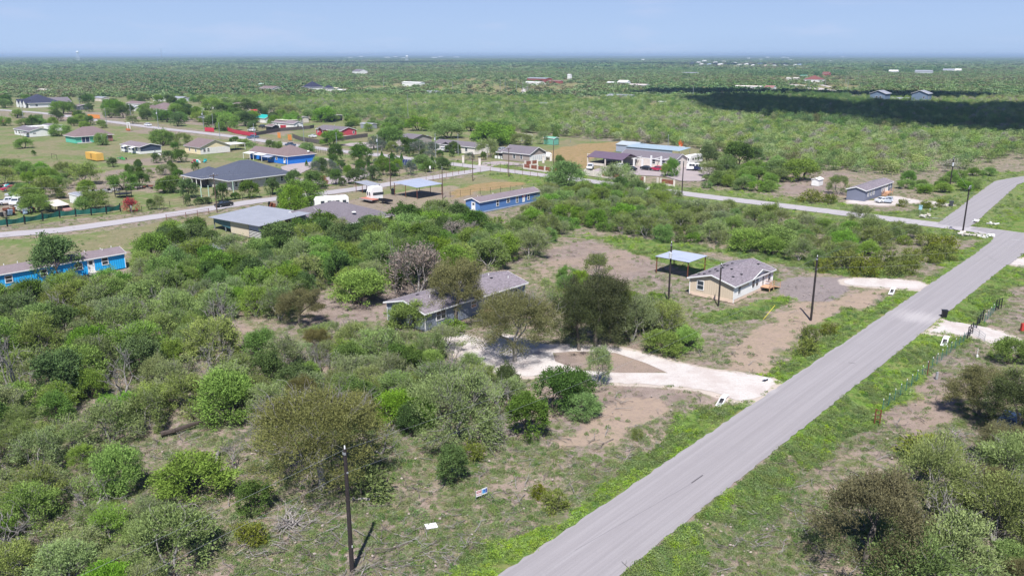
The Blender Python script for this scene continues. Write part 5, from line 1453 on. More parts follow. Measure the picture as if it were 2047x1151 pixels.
for k in range(12):
    a, b = math.pi * k / 12, math.pi * (k + 1) / 12
    wr.tube((16.75 + .55 * math.cos(a), -.12, 2.1 + .6 * math.sin(a)), (16.75 + .55 * math.cos(b), -.12, 2.1 + .6 * math.sin(b)), .09, n=5)
wr.build('red_arch', paint('red_paint', (.45, .02, .03), .5), o)
MB().box(-1.3, 1.2, 0, -.02, 3.2, .6).build('step', M_CONC, o)

# --- bright blue mobile home
o = base('mobile_home', 'turquoise blue mobile home with white trim behind dark trees', 'mobile home', (-87.2, 130.9))
WTQ = paint('bright_blue_siding', (.02, .40, .85), .6, wear=.05, groove=('X', .4))
X, Y, h, rise = 23.0, 4.9, 2.95, .7
gable_roof(o, 0, X, 0, Y, h, rise, 'x', R_MAUVE, M_TRIM, .3, [(22, 2.9, 'pipe'), (20.3, 3.6, 'pipe'), (20.0, 2.0, 'pipe'), (17.5, 3.7, 'pipe'), (16, 3.6), (6, 2.6, 'pipe'), (4, 3.0, 'pipe')])
gable_walls(o, 0, X, 0, Y, h, rise, 'x', WTQ)
trims(o, [(X, 0), (0, 0)], h - .1)
for a0, a1, z0, z1 in ((18.9, 19.9, 1.3, 2.5), (14.2, 15.4, 1.2, 2.2), (3, 4, 1.2, 2.3), (8.5, 9.5, 1.2, 2.3)): window(o, 'A', a0, a1, z0, z1)
window(o, 'A', 16.4, 17.4, .5, 2.6, door=True, doormat=M_WHITE)
MB().box(16.2, -1.4, 0, 17.8, -.02, .5).build('step', M_CONC, o)

# --- stock barn with mono-pitch metal roof
c = (-53.4, 171.0)
o = base('stock_barn', 'open stock barn with wide grey metal roof and cream side panels', 'barn', c)
X, Y = 11.5, 19.5
def rz(x, y): return 3.4 + .075 * x - .035 * y
n = 18
for k in range(n):
    y0 = -.8 + (Y + 1.6) * k / n; y1 = -.8 + (Y + 1.6) * (k + 1) / n - .002
    MB().add([(-.8, y0, rz(-.8, y0)), (X + .8, y0, rz(X + .8, y0)), (X + .8, y1, rz(X + .8, y1)), (-.8, y1, rz(-.8, y1)),
              (-.8, y0, rz(-.8, y0) - .08), (X + .8, y0, rz(X + .8, y0) - .08), (X + .8, y1, rz(X + .8, y1) - .08), (-.8, y1, rz(-.8, y1) - .08),
              (-.8, y1 - .07, rz(-.8, y1) + .045), (X + .8, y1 - .07, rz(X + .8, y1) + .045)],
             [(0, 1, 9, 8), (8, 9, 2, 3), (7, 6, 5, 4), (0, 4, 5, 1), (3, 2, 6, 7), (0, 8, 3, 7, 4)]).build('roof_sheet', R_STEEL, o)
for i in range(4):
    for j in range(5):
        x, y = .1 + (X - .2) * i / 3, .1 + (Y - .2) * j / 4
        MB().box(x - .1, y - .1, 0, x + .1, y + .1, rz(x, y) - .09).build('post', M_GREYPOLE, o)
pan = [(0, 4.6, paint('pale_blue_panel', (.34, .40, .52), .6)), (4.6, 12.2, paint('cream_panel', (.50, .49, .38), .8)), (12.2, 19.2, paint('teal_panel', (.05, .14, .18), .5))]
for k, (a, b, m) in enumerate(pan):
    if k == 2:
        MB().add([(-.04, a, .9), (-.04, b, 1.5), (-.04, b, 2.5), (-.04, a, 2.9), (0, a, .9), (0, b, 1.5), (0, b, 2.5), (0, a, 2.9)], [(0, 1, 2, 3), (7, 6, 5, 4), (0, 4, 5, 1), (2, 6, 7, 3), (1, 5, 6, 2), (0, 3, 7, 4)]).build('side_panel', m, o)
    else:
        MB().box(-.04, a + .1, 1.9, 0, b - .1, 3.0).build('side_panel', m, o)
        if k == 1: MB().box(-.05, a + .1, .1, 0, b - .1, 1.85).build('side_panel', paint('yellowish_panel', (.62, .55, .42), .9), o)
        else:
            for q in range(5): MB().box(-.05, a + .1, .25 + q * .32, 0, b - .1, .38 + q * .32).build('rail', M_WHITE, o)
bt = paint('aqua_plastic', (.1, .32, .38), .4)
for lx, ly, cc_, wd in ((8.5, 1.6, (.72, .76, .8), 'white'), (9.9, 1.4, (.1, .32, .38), 'aqua')):
    x = c[0] + lx * UX + ly * VX; y = c[1] + lx * UY + ly * VY
    t = MB().tube((0, 0, 0), (0, 0, 1.3), .6, n=14).tube((0, 0, 1.3), (0, 0, 1.5), .58, .25, n=14).build('water_tank', paint(wd + '_tank_plastic', cc_, .4), None, (x, y, -.02))
    tag(t, f'{wd} plastic water tank under the edge of the barn roof', 'tank')
# lean-to sheds by the barn
c2 = P(618, 487)
o = base('lean_to_shed', 'small white roofed lean-to between the stock barn and brown roof', 'shed', c2)
MB().add([(-.3, -.3, 2.1), (4.8, -.3, 2.5), (4.8, 4.5, 2.5), (-.3, 4.5, 2.1), (-.3, -.3, 2.02), (4.8, -.3, 2.42), (4.8, 4.5, 2.42), (-.3, 4.5, 2.02)], [(0, 1, 2, 3), (7, 6, 5, 4), (0, 4, 5, 1), (1, 5, 6, 2), (2, 6, 7, 3), (3, 7, 4, 0)]).build('roof', R_STEEL, o)
for x, y in ((0, 0), (4.5, 0), (0, 4.2), (4.5, 4.2)): MB().box(x - .06, y - .06, 0, x + .06, y + .06, 2.1).build('post', M_STEEL, o)
MB().box(.1, 3, 0, 4.4, 4.1, 1.1).build('pen_panel', paint('dark_pen_panel', (.08, .07, .07), .8), o)

# --- brown roofed house behind the trees
c = (-35.4, 161.5)
c = P(690, 473)
o = base('brown_roofed_house', 'house with broad brown roof, brick red gable and satellite dish', 'house', c)
X, Y, h = 14, 20, 2.9
hip_roof(o, 0, X, 0, Y, h, .36, R_TAUPE, M_TRIM, .5)
MB().box(.2, .2, 0, X - .2, Y - .2, h - .21).build('wall', paint('brick_red_wall', (.42, .16, .08), .9), o)
gable_roof(o, -3.5, 2.0, 11.5, 17.5, h, 1.5, 'x', R_TAUPE, M_TRIM, .4, name='wing_roof')
gable_walls(o, -3.5, 2.0, 11.5, 17.5, h, 1.5, 'x', paint('brick_red_wall', (.42, .16, .08), .9), name='wing_wall')
window(o, 'A', 3, 4.2, 1, 2.2); window(o, 'A', 8, 9.4, 1, 2.2)
d = MB().ball((4.6, 2.5, 4.5), .5, .5, .18, 14, 6).build('satellite_dish', M_WHITE, o)

# --- slate mobile home
c = P(1728, 403)
o = base('mobile_home', 'slate grey mobile home with white windows beside two parked cars', 'mobile home', c)
WSL = paint('slate_siding', (.175, .19, .255), .8, wear=.08, groove=('X', .4))
X, Y, h, rise = 22.0, 4.9, 3.1, .75
gable_roof(o, 0, X, 0, Y, h, rise, 'x', R_GREY, M_TRIM, .3)
gable_walls(o, 0, X, 0, Y, h, rise, 'x', WSL)
for a0, a1 in ((2.0, 2.8), (4.3, 5.2), (6.4, 7.1), (13.2, 13.9), (14.8, 15.3)): window(o, 'A', a0, a1, 1.2, 2.6)
window(o, 'A', 16.2, 18.2, .8, 2.7, door=True, doormat=M_WHITE)
window(o, 'A', 20.0, 20.6, 1.6, 2.5)
porch_steps(o, 15.6, 0, .8, M_PINE, 2.6, 1.6, 2.4, -1, True)

# --- white storage box by the brush
c = P(1636, 372)
o = base('storage_shed', 'small white open shed at the edge of the brush', 'shed', c)
MB().box(0, 0, 0, 3.4, .06, 2.0).box(0, .062, 0, .06, 2.2, 2.0).box(3.34, .062, 0, 3.4, 2.2, 2.0).build('wall', M_WHITE, o)
gable_roof(o, 0, 3.4, 0, 2.2, 2.0, .4, 'x', M_WHITE, M_TRIM, .15)

# --- charcoal hip roofed house
ec = P(456.5, 361.5, 3.0)
o = base('charcoal_roofed_house', 'large limestone house under a broad charcoal hip roof with columns', 'house', ec)
WST = paint('pale_limestone_wall', (.55, .52, .50), .9, wear=.25, fine=14)
q1 = loc(ec, 394, 364.5, 3.0); q2 = loc(ec, 364, 359, 3.0); q3 = loc(ec, 588.5, 344.5, 3.0); q4 = loc(ec, 439, 359, 3.0)
print('hip locals', q1, q2, q3, q4)
Xm = 22.0
hip_roof(o, .5, Xm, .5, 19.0, 2.95, .44, R_CHAR, M_TRIM, .5)
MB().box(1.0, 1.0, 0, Xm - .5, 18.5, 2.75).build('wall', WST, o)
hip_roof(o, -2.2, 9.0, 11.0, 22.5, 2.85, .42, R_CHAR, M_TRIM, .5, name='wing_roof')
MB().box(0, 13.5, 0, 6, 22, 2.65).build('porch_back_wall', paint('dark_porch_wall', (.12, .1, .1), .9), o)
for k in range(5): MB().tube((-2.4, 11.6 + k * 2.6, 0), (-2.4, 11.6 + k * 2.6, 2.65), .12, n=8).build('column', M_WHITE, o)
for a0, a1, m in ((2.5, 3.4, 1), (7.5, 8.4, 1), (12.8, 14.2, 1), (18, 18.8, 1)):
    f = window(o, 'A', a0, a1, .9, 2.3, mull=True); f.location.y = 1.0
dk = MB().box(4.6, .93, .1, 6.8, .99, 2.6).build('painted_recess_shade', paint('dark_porch_wall', (.12, .1, .1), .9), o)  # dark sheet set on the flat wall paints a shaded recess
for vx, vy in ((4, 6), (16, 5)): MB().tube((vx, vy, 3.5), (vx, vy, 3.5 + .34 * vy * .5 + .35), .08, n=6).build('vent_pipe', M_BLACK, o)
GP = paint('pale_green_post', (.40, .55, .45), .6)
for px, py in ((403, 395), (418, 393), (435, 391), (467, 385)):
    x, y = P(px, py)
    t = MB().box(-.1, -.1, 0, .1, .1, 3.0).box(-.16, -.16, 3.0, .16, .16, 3.1).build('garden_post', GP, None, (x, y, -.02))
    tag(t, f'pale green garden post, {["first", "second", "third", "fourth"][[403, 418, 435, 467].index(px)]} from the tall palm bush outside the charcoal roof', 'post', 'pale green garden posts')

# --- blue house with brown roofs
c = P(576, 330)
o = base('blue_house', 'bright blue house with brown hip roof and white porch awnings', 'house', P(575, 329))
c = P(575, 329)
WBB = paint('vivid_blue_siding', (.02, .18, .62), .7, wear=.05)
X, Y, h = 12, 13, 3.0
# the house faces the camera with the side running back to the left
hip_roof(o, 0, X, 0, Y, h, .50, R_BROWN, M_TRIM, .4)
MB().box(.1, .1, 0, X - .1, Y - .1, h - .21).build('wall', WBB, o)
o['label'] = 'bright blue house with brown hip roof and white porch awnings'
# long wing towards the cream house
gable_roof(o, 2.0, 8.0, Y - 1, Y + 15, h - .2, 1.6, 'y', R_BROWN, M_TRIM, .4, name='wing_roof')
gable_walls(o, 2.0, 8.0, Y + .2, Y + 15, h - .2, 1.6, 'y', WBB, name='wing_wall')
for k, (a, b) in enumerate(((Y + 2, Y + 8), (Y + 10, Y + 15))):
    MB().add([(2.0, a, 2.6), (2.0, b, 2.6), (-1.2, b, 2.25), (-1.2, a, 2.25), (2.0, a, 2.52), (2.0, b, 2.52), (-1.2, b, 2.17), (-1.2, a, 2.17)], [(3, 2, 1, 0), (4, 5, 6, 7), (0, 1, 5, 4), (1, 2, 6, 5), (2, 3, 7, 6), (3, 0, 4, 7)]).build('porch_awning', M_WHITE, o)
    for y in (a + .2, b - .2): MB().box(-1.1, y - .07, 0, -.96, y + .07, 2.2).build('porch_post', M_WHITE, o)
MB().add([(0, Y - 5, 2.5), (0, Y + .2, 2.5), (-2.6, Y + .2, 2.1), (-2.6, Y - 5, 2.1)], [(3, 2, 1, 0)]).build('patio_cover', R_BLUEM, o)
for a in (1.2, 6.5, 10.5): window(o, 'B', a, a + .9, 1.3, 2.3)
MB().box(-.35, 1.2, .4, -.02, 2.0, 1.2).build('wall_cabinet', M_WHITE, o)
trims(o, [(.1, .1), (.1, Y - .1)], h - .2)
MB().tube((X * .8, .6, 3.0), (X * .8, .6, 3.9), .05, n=6).ball((X * .8, .6, 3.9), .5, .5, .35).build('satellite_dish', M_WHITE, o)
# --- cream gable house behind it
c = P(401, 309)
o = base('cream_house', 'cream house with wide yellow gable and brown roof', 'house', c)
gable_roof(o, 0, 13, 0, 12.5, 2.9, 2.5, 'y', R_BROWN, paint('grey_trim', (.42, .42, .42), .6), .4)
gable_walls(o, 0, 13, 0, 12.5, 2.9, 2.5, 'y', paint('pale_yellow_siding', (.72, .62, .40), .8, wear=.05))
MB().box(.1, -.03, 0, 12.9, -.003, 2.5).build('front_siding', paint('off_white_siding', (.75, .72, .68), .8), o)
for a in (1.3, 2.9): window(o, 'A', a, a + 1.0, .9, 2.2)
window(o, 'B', 3, 4, .9, 2.0); window(o, 'B', 8, 8.9, .9, 2.0)
MB().box(13.02, 3, 2.5, 22, 11, 2.62).build('patio_roof', M_WHITE, o); [MB().box(x, y, 0, x + .12, y + .12, 2.5).build('patio_post', M_WHITE, o) for x in (21.6,) for y in (3.1, 10.7)]
# --- navy small house
c = P(281, 308)
o = base('navy_house', 'dark navy house on white base with mauve roof', 'house', c)
WNV = paint('navy_siding', (.055, .075, .12), .7, wear=.05)
gable_roof(o, 0, 8.6, 0, 17, 2.9, 1.0, 'y', R_MAUVE, M_TRIM, .35)
gable_walls(o, 0, 8.6, 0, 17, 2.9, 1.0, 'y', WNV)
MB().box(-.03, -.03, 0, 8.6, -.002, .95).box(-.03, -.001, 0, -.002, 17, .95).build('white_base', M_WHITE, o)
trims(o, [(0, 0), (8.6, 0)], 2.8)
for k, a in enumerate((3.0, 10.0)):
    MB().add([(0, a, 2.65), (0, a + 3, 2.65), (-2.2, a + 3, 2.3), (-2.2, a, 2.3)], [(3, 2, 1, 0)]).build('porch_awning', M_WHITE, o)
    MB().box(-2.1, a + .1, 0, -2.0, a + .2, 2.3).box(-2.1, a + 2.8, 0, -2.0, a + 2.9, 2.3).build('porch_post', M_WHITE, o)
    f = window(o, 'B', a + 1, a + 2, .9, 2.4, door=True, doormat=M_WHITE)
window(o, 'B', .8, 1.8, 1.2, 2.2); window(o, 'B', 7.5, 8.5, 1.2, 2.2); window(o, 'A', 5.6, 6.3, .3, .9)
# --- green hip house
c = P(150, 288)
o = base('green_house', 'mint green house with mauve hip roof and brick end', 'house', P(152, 287))
hip_roof(o, 0, 16.5, 0, 11.5, 3.0, .60, R_BROWN, M_TRIM, .5)
WMG = paint('mint_siding', (.12, .48, .34), .8, wear=.05)
MB().box(.1, .1, 0, 11.8, 11.4, 2.79).build('wall', WMG, o)
MB().box(11.81, .1, 0, 16.4, 11.4, 2.79).build('brick_wall', paint('rosy_brick_wall', (.38, .18, .16), .9, wear=.4, fine=20), o)
MB().box(2.6, .04, .1, 6.0, .098, 2.6).build('painted_porch_shade', paint('dark_blue_shade', (.03, .05, .1), .8), o)  # dark sheet on the flat wall paints the shade inside a porch
MB().box(.5, -1.6, 0, 6.5, .03, .25).build('patio_slab', M_CONC, o)
for x in (2.6, 4.2, 6.0): MB().box(x, -.1, .25, x + .12, .02, 2.78).build('porch_post', M_WHITE, o)
for a in (8, 10.2, 13.3): window(o, 'A', a, a + .8, 1, 2.2).location.y = .1
# --- white long house beyond
c = P(61, 274)
o = base('white_house', 'long white house with taupe roof and dark windows beyond the pasture', 'house', c)
gable_roof(o, 0, 10, 0, 21, 2.9, 1.3, 'y', R_TAUPE, M_TRIM, .35)
gable_walls(o, 0, 10, 0, 21, 2.9, 1.3, 'y', M_WHITE)
for a in (3, 5, 7, 11, 13.5, 17.5): window(o, 'B', a, a + (1.6 if a > 11 else .8), .9, 2.3, frame=M_WHITE)
window(o, 'A', 1.2, 2.6, 1.4, 1.9, frame=M_WHITE)
MB().box(-3.0, .5, 2.0, -.02, 4.5, 2.12).build('carport_roof', R_TAUPE, o); MB().box(-2.9, .6, 0, -2.8, .7, 2).box(-2.9, 4.3, 0, -2.8, 4.4, 2).build('carport_post', M_RUST, o)
MB().box(4, 8, 4.0, 12, 17, 4.12).build('metal_cover', M_WHITE, o)
# --- white trailer behind it
def simple(name, label, corner, X, Y, h, rise, ridge, wallm, roofm, wins=(), cat='house', over=.35, trimm=None, rzz=RA, hip=False, doors=()):
    o = base(name, label, cat, corner, rzz)
    if hip:
        hip_roof(o, 0, X, 0, Y, h, rise, roofm, trimm or M_TRIM, over); MB().box(.1, .1, 0, X - .1, Y - .1, h - .21).build('wall', wallm, o)
    else:
        gable_roof(o, 0, X, 0, Y, h, rise, ridge, roofm, trimm or M_TRIM, over); gable_walls(o, 0, X, 0, Y, h, rise, ridge, wallm)
    for f, a, b, z0, z1 in wins:
        w_ = window(o, f, a, b, z0, z1)
        if hip: w_.location = (.1, .1, 0)
    for f, a, b, z0, z1 in doors: window(o, f, a, b, z0, z1, door=True, doormat=M_WHITE)
    return o
simple('white_trailer', 'white trailer house among trees beyond the long white house', P(110, 262), 5, 15, 2.7, .4, 'y', M_WHITE, R_TAUPE, [('B', 3, 4, 1, 2)], 'mobile home')
# far left pair with charcoal roofs
o = simple('ranch_house', 'white house with very large dark slate hip roof beyond the lane', P(60, 216), 22, 26, 3.4, .5, 'x', M_WHITE, shingle('dark_slate_shingles', C(62, 66, 92, .6), .1), [('A', 4, 5.5, 1, 2.4), ('B', 4, 5.4, 1, 2.4), ('B', 12, 13.4, 1, 2.4), ('B', 18, 19.4, 1, 2.4)], over=.6, hip=True)
for k in (2, 9, 16):
    rb = MB(); roof_slab(rb, (-2.5, k, 3.4), (3, k, 3.4), (-2.5, k + 2.5, 6.0), (3, k + 2.5, 6.0)); roof_slab(rb, (3, k + 5, 3.4), (-2.5, k + 5, 3.4), (3, k + 2.5, 6.0), (-2.5, k + 2.5, 6.0)); rb.build('dormer_roof', _mc['dark_slate_shingles'], o)
    MB().add([(-2.2, k + .3, 0), (-2.2, k + 4.7, 0), (-2.2, k + 4.7, 3.4), (-2.2, k + 2.5, 5.7), (-2.2, k + .3, 3.4)], [(4, 3, 2, 1, 0)]).build('dormer_wall', M_WHITE, o)
simple('grey_gable_house', 'house with blue grey gable roof beside the dark slate roof', P(100, 213), 16, 14, 3.2, 3.2, 'x', M_WHITE, R_TAUPE, [('B', 3, 4, 1, 2.2), ('B', 8, 9, 1, 2.2)])
simple('low_roofed_house', 'small dark house with mauve roof behind the orange fence panels', P(157, 220), 9, 9, 2.8, 1.0, 'y', paint('dark_grey_wall', (.08, .09, .1), .8), R_BROWN, [('A', 2, 3, 1, 2)])
# complex in the middle left
o = simple('taupe_complex', 'rambling taupe roofed house with twin white gables beyond the road', P(322, 229), 18, 22, 3.0, .42, 'x', M_WHITE, R_BROWN, [('A', 3, 4, 1, 2), ('B', 4, 5, 1, 2)], hip=True)
for k in (4, 12):
    rb = MB(); roof_slab(rb, (-4, k, 3.0), (3, k, 3.0), (-4, k + 2.6, 5.6), (3, k + 2.6, 5.6)); roof_slab(rb, (3, k + 5.2, 3.0), (-4, k + 5.2, 3.0), (3, k + 2.6, 5.6), (-4, k + 2.6, 5.6)); rb.build('gable_roof', R_BROWN, o)
    MB().add([(-3.8, k + .3, 0), (-3.8, k + 4.9, 0), (-3.8, k + 4.9, 3.0), (-3.8, k + 2.6, 5.3), (-3.8, k + .3, 3.0)], [(4, 3, 2, 1, 0)]).build('gable_wall', M_WHITE, o)
    w_ = window(o, 'B', k + 1.8, k + 3.4, 1, 2.4); w_.location.x = -3.85
simple('porch_house', 'white house with long dark porch under taupe roof beyond the pickup', P(285, 217), 9, 26, 3.2, 1.4, 'y', M_WHITE, R_BROWN, [('A', 2, 3, 1, 2), ('B', 3, 4, 1, 2), ('B', 12, 13, 1, 2)])
simple('far_trailer', 'pale grey trailer peeking out behind the taupe complex', P(362, 204), 8, 16, 3.0, 1.2, 'y', paint('pale_grey_wall', (.5, .52, .55), .8), R_STEEL, [('A', 2, 3, 1, 2), ('B', 4, 5, 1, 2)])
simple('far_white_trailer', 'white trailer at the woods beyond the taupe complex', P(322, 203), 5, 14, 2.8, .5, 'y', M_WHITE, R_STEEL, [('B', 3, 4, 1, 2)])
simple('roadside_shack', 'low white shack among the trees past the red fence', P(430, 218), 6, 12, 2.6, .8, 'y', M_WHITE, R_STEEL)
simple('red_roofed_shed', 'small shed with bright red roof at the trees', P(507, 233), 6, 7, 2.8, 1.4, 'x', M_WHITE, paint('red_roof_paint', (.50, .05, .07), .6), cat='shed')
simple('teal_roofed_house', 'white house with turquoise roof beside the red roofed shed', P(530, 246), 8, 9, 2.8, 1.6, 'y', M_WHITE, paint('turquoise_roof', (.02, .38, .34), .6), [('A', 2, 3, 1, 2), ('A', 5, 6, 1, 2)])
o = simple('white_mobile_home', 'white mobile home with red stairs and mauve roof', P(588, 258), 5.5, 22, 2.9, 1.2, 'y', M_WHITE, R_MAUVE, [('B', 15, 15.8, 1, 2.2), ('B', 18, 18.8, 1, 2.2), ('A', 2, 3, 1, 2.2)], 'mobile home')
MB().box(-1.6, 7.5, 0, -.03, 10.5, .8).box(-1.62, 7.5, .8, -1.55, 10.5, 1.7).box(-1.54, 7.5, .8, -.03, 7.58, 1.7).build('red_stair', paint('stair_red', (.45, .03, .05), .6), o)
MB().box(1, 9, 3.9, 9, 19, 4.02).build('cream_cover', paint('cream_roof_panel', (.72, .74, .55), .7), o)
# red house
c = P(681, 274)
o = base('red_house', 'raspberry red mobile home with grey roof inside the grey fence', 'mobile home', c)
WRD = paint('raspberry_siding', (.52, .07, .10), .7, wear=.05)
gable_roof(o, 0, 9.5, 0, 19.5, 3.0, 1.5, 'y', R_TAUPE, M_TRIM, .35); gable_walls(o, 0, 9.5, 0, 19.5, 3.0, 1.5, 'y', WRD)
rb = MB(); roof_slab(rb, (-2.4, 11, 2.8), (2, 11, 2.8), (-2.4, 13.2, 4.0), (2, 13.2, 4.0)); roof_slab(rb, (2, 15.4, 2.8), (-2.4, 15.4, 2.8), (2, 13.2, 4.0), (-2.4, 13.2, 4.0)); rb.build('porch_roof', R_TAUPE, o)
MB().box(-2.3, 11.3, 0, -.03, 15, .7).box(-2.32, 11.3, .7, -2.25, 15, 1.6).build('red_porch', paint('stair_red', (.45, .03, .05), .6), o)
MB().box(-2.2, 11.3, .7, -2.1, 11.4, 2.8).box(-2.2, 14.9, .7, -2.1, 15, 2.8).build('porch_post', M_WHITE, o)
for a in (2.0, 8, 17.4): window(o, 'B', a, a + 1.1, .9, 2.3)
window(o, 'A', 7.4, 8.4, 1.2, 2.3)
MB().box(-.04, -.04, 0, 9.5, -.003, .5).build('skirting', M_WHITE, o)
trims(o, [(0, 0), (9.5, 0), (0, 19.5)], 2.9, WRD)
# taupe double-wide behind big trees
c = P(826, 291)
o = simple('taupe_mobile_home', 'taupe mobile home with dark trim behind the tall garden trees', c, 11, 10.5, 2.9, 1.5, 'y', paint('taupe_siding', (.36, .33, .31), .8), R_TAUPE, [('B', 2, 2.8, 1, 2), ('B', 6, 6.8, 1, 2)], 'mobile home', trimm=paint('dark_brown_trim', (.06, .05, .045), .7))
# white double-wide right of it
c = P(949, 309)
o = simple('cream_mobile_home', 'cream mobile home with blue-framed windows and small front gable', c, 8.5, 24, 3.0, 1.3, 'y', paint('warm_white_siding', (.75, .70, .66), .8, wear=.05), R_TAUPE, [('B', 4, 5.3, 1, 2.3), ('B', 9.3, 10.6, 1, 2.3), ('B', 15, 16.6, 1, 2.4), ('B', 20.5, 22.2, 1, 2.4)], 'mobile home')
rb = MB(); roof_slab(rb, (-.5, 13.5, 3.0), (3, 13.5, 3.0), (-.5, 16, 4.0), (3, 16, 4.0)); roof_slab(rb, (3, 18.5, 3.0), (-.5, 18.5, 3.0), (3, 16, 4.0), (-.5, 16, 4.0)); rb.build('gable_roof', R_TAUPE, o)
# taupe house at the corner
c = P(1059, 325)
o = base('taupe_house', 'taupe gabled house with white lower wall behind the brick-panel wall', 'house', c)
WTP = paint('taupe_board_siding', (.34, .29, .26), .8, wear=.05)
gable_roof(o, 0, 9.3, 0, 13.5, 3.2, 2.1, 'y', R_TAUPE, M_TRIM, .4); gable_walls(o, 0, 9.3, 0, 13.5, 3.2, 2.1, 'y', WTP)
MB().box(-.03, -.05, 0, 9.35, -.003, 2.55).build('white_lower_wall', M_WHITE, o)
for k in range(6): MB().box(1.6 + k * 1.15, -.08, .7, 2.3 + k * 1.15, -.052, 2.3).build('wall_panel', paint('pale_panel', (.62, .62, .64), .7), o)
window(o, 'B', 3.6, 4.6, 1, 2.4); window(o, 'B', 7, 8.2, 1, 2.4)
gable_roof(o, 1.2, 9, 13.2, 17.5, 2.6, .9, 'y', R_TAUPE, M_TRIM, .4, name='porch_roof')
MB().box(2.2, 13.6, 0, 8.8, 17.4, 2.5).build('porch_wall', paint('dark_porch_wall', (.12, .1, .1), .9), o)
for k in range(3): MB().box(.9, 14 + k * 1.6, 0, 1.0, 15.2 + k * 1.6, 1.1).build('porch_rail_panel', M_WHITE, o)
# plum-roofed house with the cars
c = P(1208, 329)
o = base('plum_roofed_house', 'white house with deep plum porch roof and row of white columns', 'house', P(1241, 333))
c = P(1241, 333)
q = [loc(c, *p) for p in ((1189, 315, 3), (1214, 306, 4), (1255, 321, 3), (1277, 315, 3), (1242, 306, 4.2), (1330, 325, 0), (1350, 320, 0))]
print('plum', [(round(a, 1), round(b, 1)) for a, b in q])
MB().add([(-3.5, -3, 2.9), (-3.5, 12.5, 2.9), (1.5, 12.5, 4.6), (1.5, -3, 4.6), (-3.5, -3, 2.78), (-3.5, 12.5, 2.78), (1.5, 12.5, 4.48), (1.5, -3, 4.48)], [(3, 2, 1, 0), (4, 5, 6, 7), (0, 1, 5, 4), (2, 3, 7, 6), (1, 2, 6, 5), (3, 0, 4, 7)]).build('porch_roof', R_PURP, o)
MB().add([(1.502, -3, 4.6), (1.502, 12.5, 4.6), (7, 12.5, 2.9), (7, -3, 2.9), (1.502, -3, 4.48), (1.502, 12.5, 4.48), (7, 12.5, 2.78), (7, -3, 2.78)], [(3, 2, 1, 0), (4, 5, 6, 7), (0, 1, 5, 4), (2, 3, 7, 6), (1, 2, 6, 5), (3, 0, 4, 7)]).build('porch_roof_back', R_PURP, o)
for y in (-2.7, 4.5, 12.2):
    MB().box(-3.4, y - .18, 0, -3.04, y + .18, 2.8).build('column', M_STUCCO, o)
for y in (-2.7, 12.2): MB().box(6.5, y - .12, 0, 6.74, y + .12, 2.8).build('column', M_STUCCO, o)
MB().box(-3.4, 5, 0, -3.2, 12, .9).box(-3.15, 12.1, 0, 6.4, 12.3, .9).build('porch_wall', M_STUCCO, o)
MB().box(6.8, -8, 0, 7.0, 12.4, 2.75).build('back_wall', M_STUCCO, o)
MB().box(2.5, 2, 0, 5, 8, 1.0).build('dark_cabinet', paint('dark_furniture', (.04, .035, .03), .7), o)
gable_roof(o, 8.2, 16.5, -17, 6, 3.0, 1.7, 'y', R_TAUPE, M_TRIM, .4, name='main_roof')
gable_walls(o, 8.2, 16.5, -17, 6, 3.0, 1.7, 'y', M_STUCCO, name='main_wall')
for a in (-13, -9, -4): window(o, 'B', a, a + 1.2, 1, 2.3).location.x = 8.2
f = window(o, 'B', -6.8, -5.7, .2, 2.3, door=True, doormat=paint('brown_door', (.12, .05, .03), .6)); f.location.x = 8.2
f = window(o, 'A', 10.3, 12.0, 1.0, 2.3); f.location.y = -17
for y in (-15, -11, -7.5, -4):
    MB().box(2.0, y - .25, 0, 2.5, y + .25, 4.6 if y in (-11, -15) else 3.0).build('column', M_WHITE, o)
MB().tube((2.25, -3.5, 3.0), (8, -3.5, 3.2), .12, n=4).tube((2.25, -7.5, 2.9), (2.25, -3, 2.9), .14, n=4).tube((2.25, -11, 3.2), (8, -11, 3.4), .12, n=4).tube((2.25, -15, 3.2), (2.25, -11, 3.6), .12, n=4).tube((2.25, -15, 3.3), (8, -15, 3.5), .12, n=4).build('pergola_beam', M_WHITE, o)
# its sheds
o = base('metal_shed', 'pale metal shed with open dark end behind the plum roof', 'shed', P(1268, 306))
MB().box(0, 0, 0, 9, .06, 3).box(0, 8.94, 0, 9, 9, 3).box(0, .062, 0, .06, 8.938, 3).build('wall', R_BLUEM, o)
gable_roof(o, 0, 9, 0, 9, 3, 1.0, 'y', metalroof('pale_roof_sheet', (.42, .47, .5)), M_STEEL, .2)
MB().box(3, .8, 0, 8, 8, 1.6).build('stored_load', M_BLACK, o)
o = base('long_metal_shed', 'long low shed with sky blue metal roof behind the plum roof', 'shed', P(1357, 318))
MB().add([(-.3, -.3, 3.1), (8.3, -.3, 3.7), (8.3, 24.3, 3.7), (-.3, 24.3, 3.1), (-.3, -.3, 3.0), (8.3, -.3, 3.6), (8.3, 24.3, 3.6), (-.3, 24.3, 3.0)], [(0, 1, 2, 3), (7, 6, 5, 4), (0, 4, 5, 1), (1, 5, 6, 2), (2, 6, 7, 3), (3, 7, 4, 0)]).build('roof', metalroof('sky_blue_roof_sheet', (.33, .42, .49)), o)
MB().box(0, 3, 0, .08, 24, 2.98).build('wall', R_BLUEM, o)
for x in (0.05, 8): MB().box(x, 0, 0, x + .12, .12, 3.0).build('post', M_GREYPOLE, o)
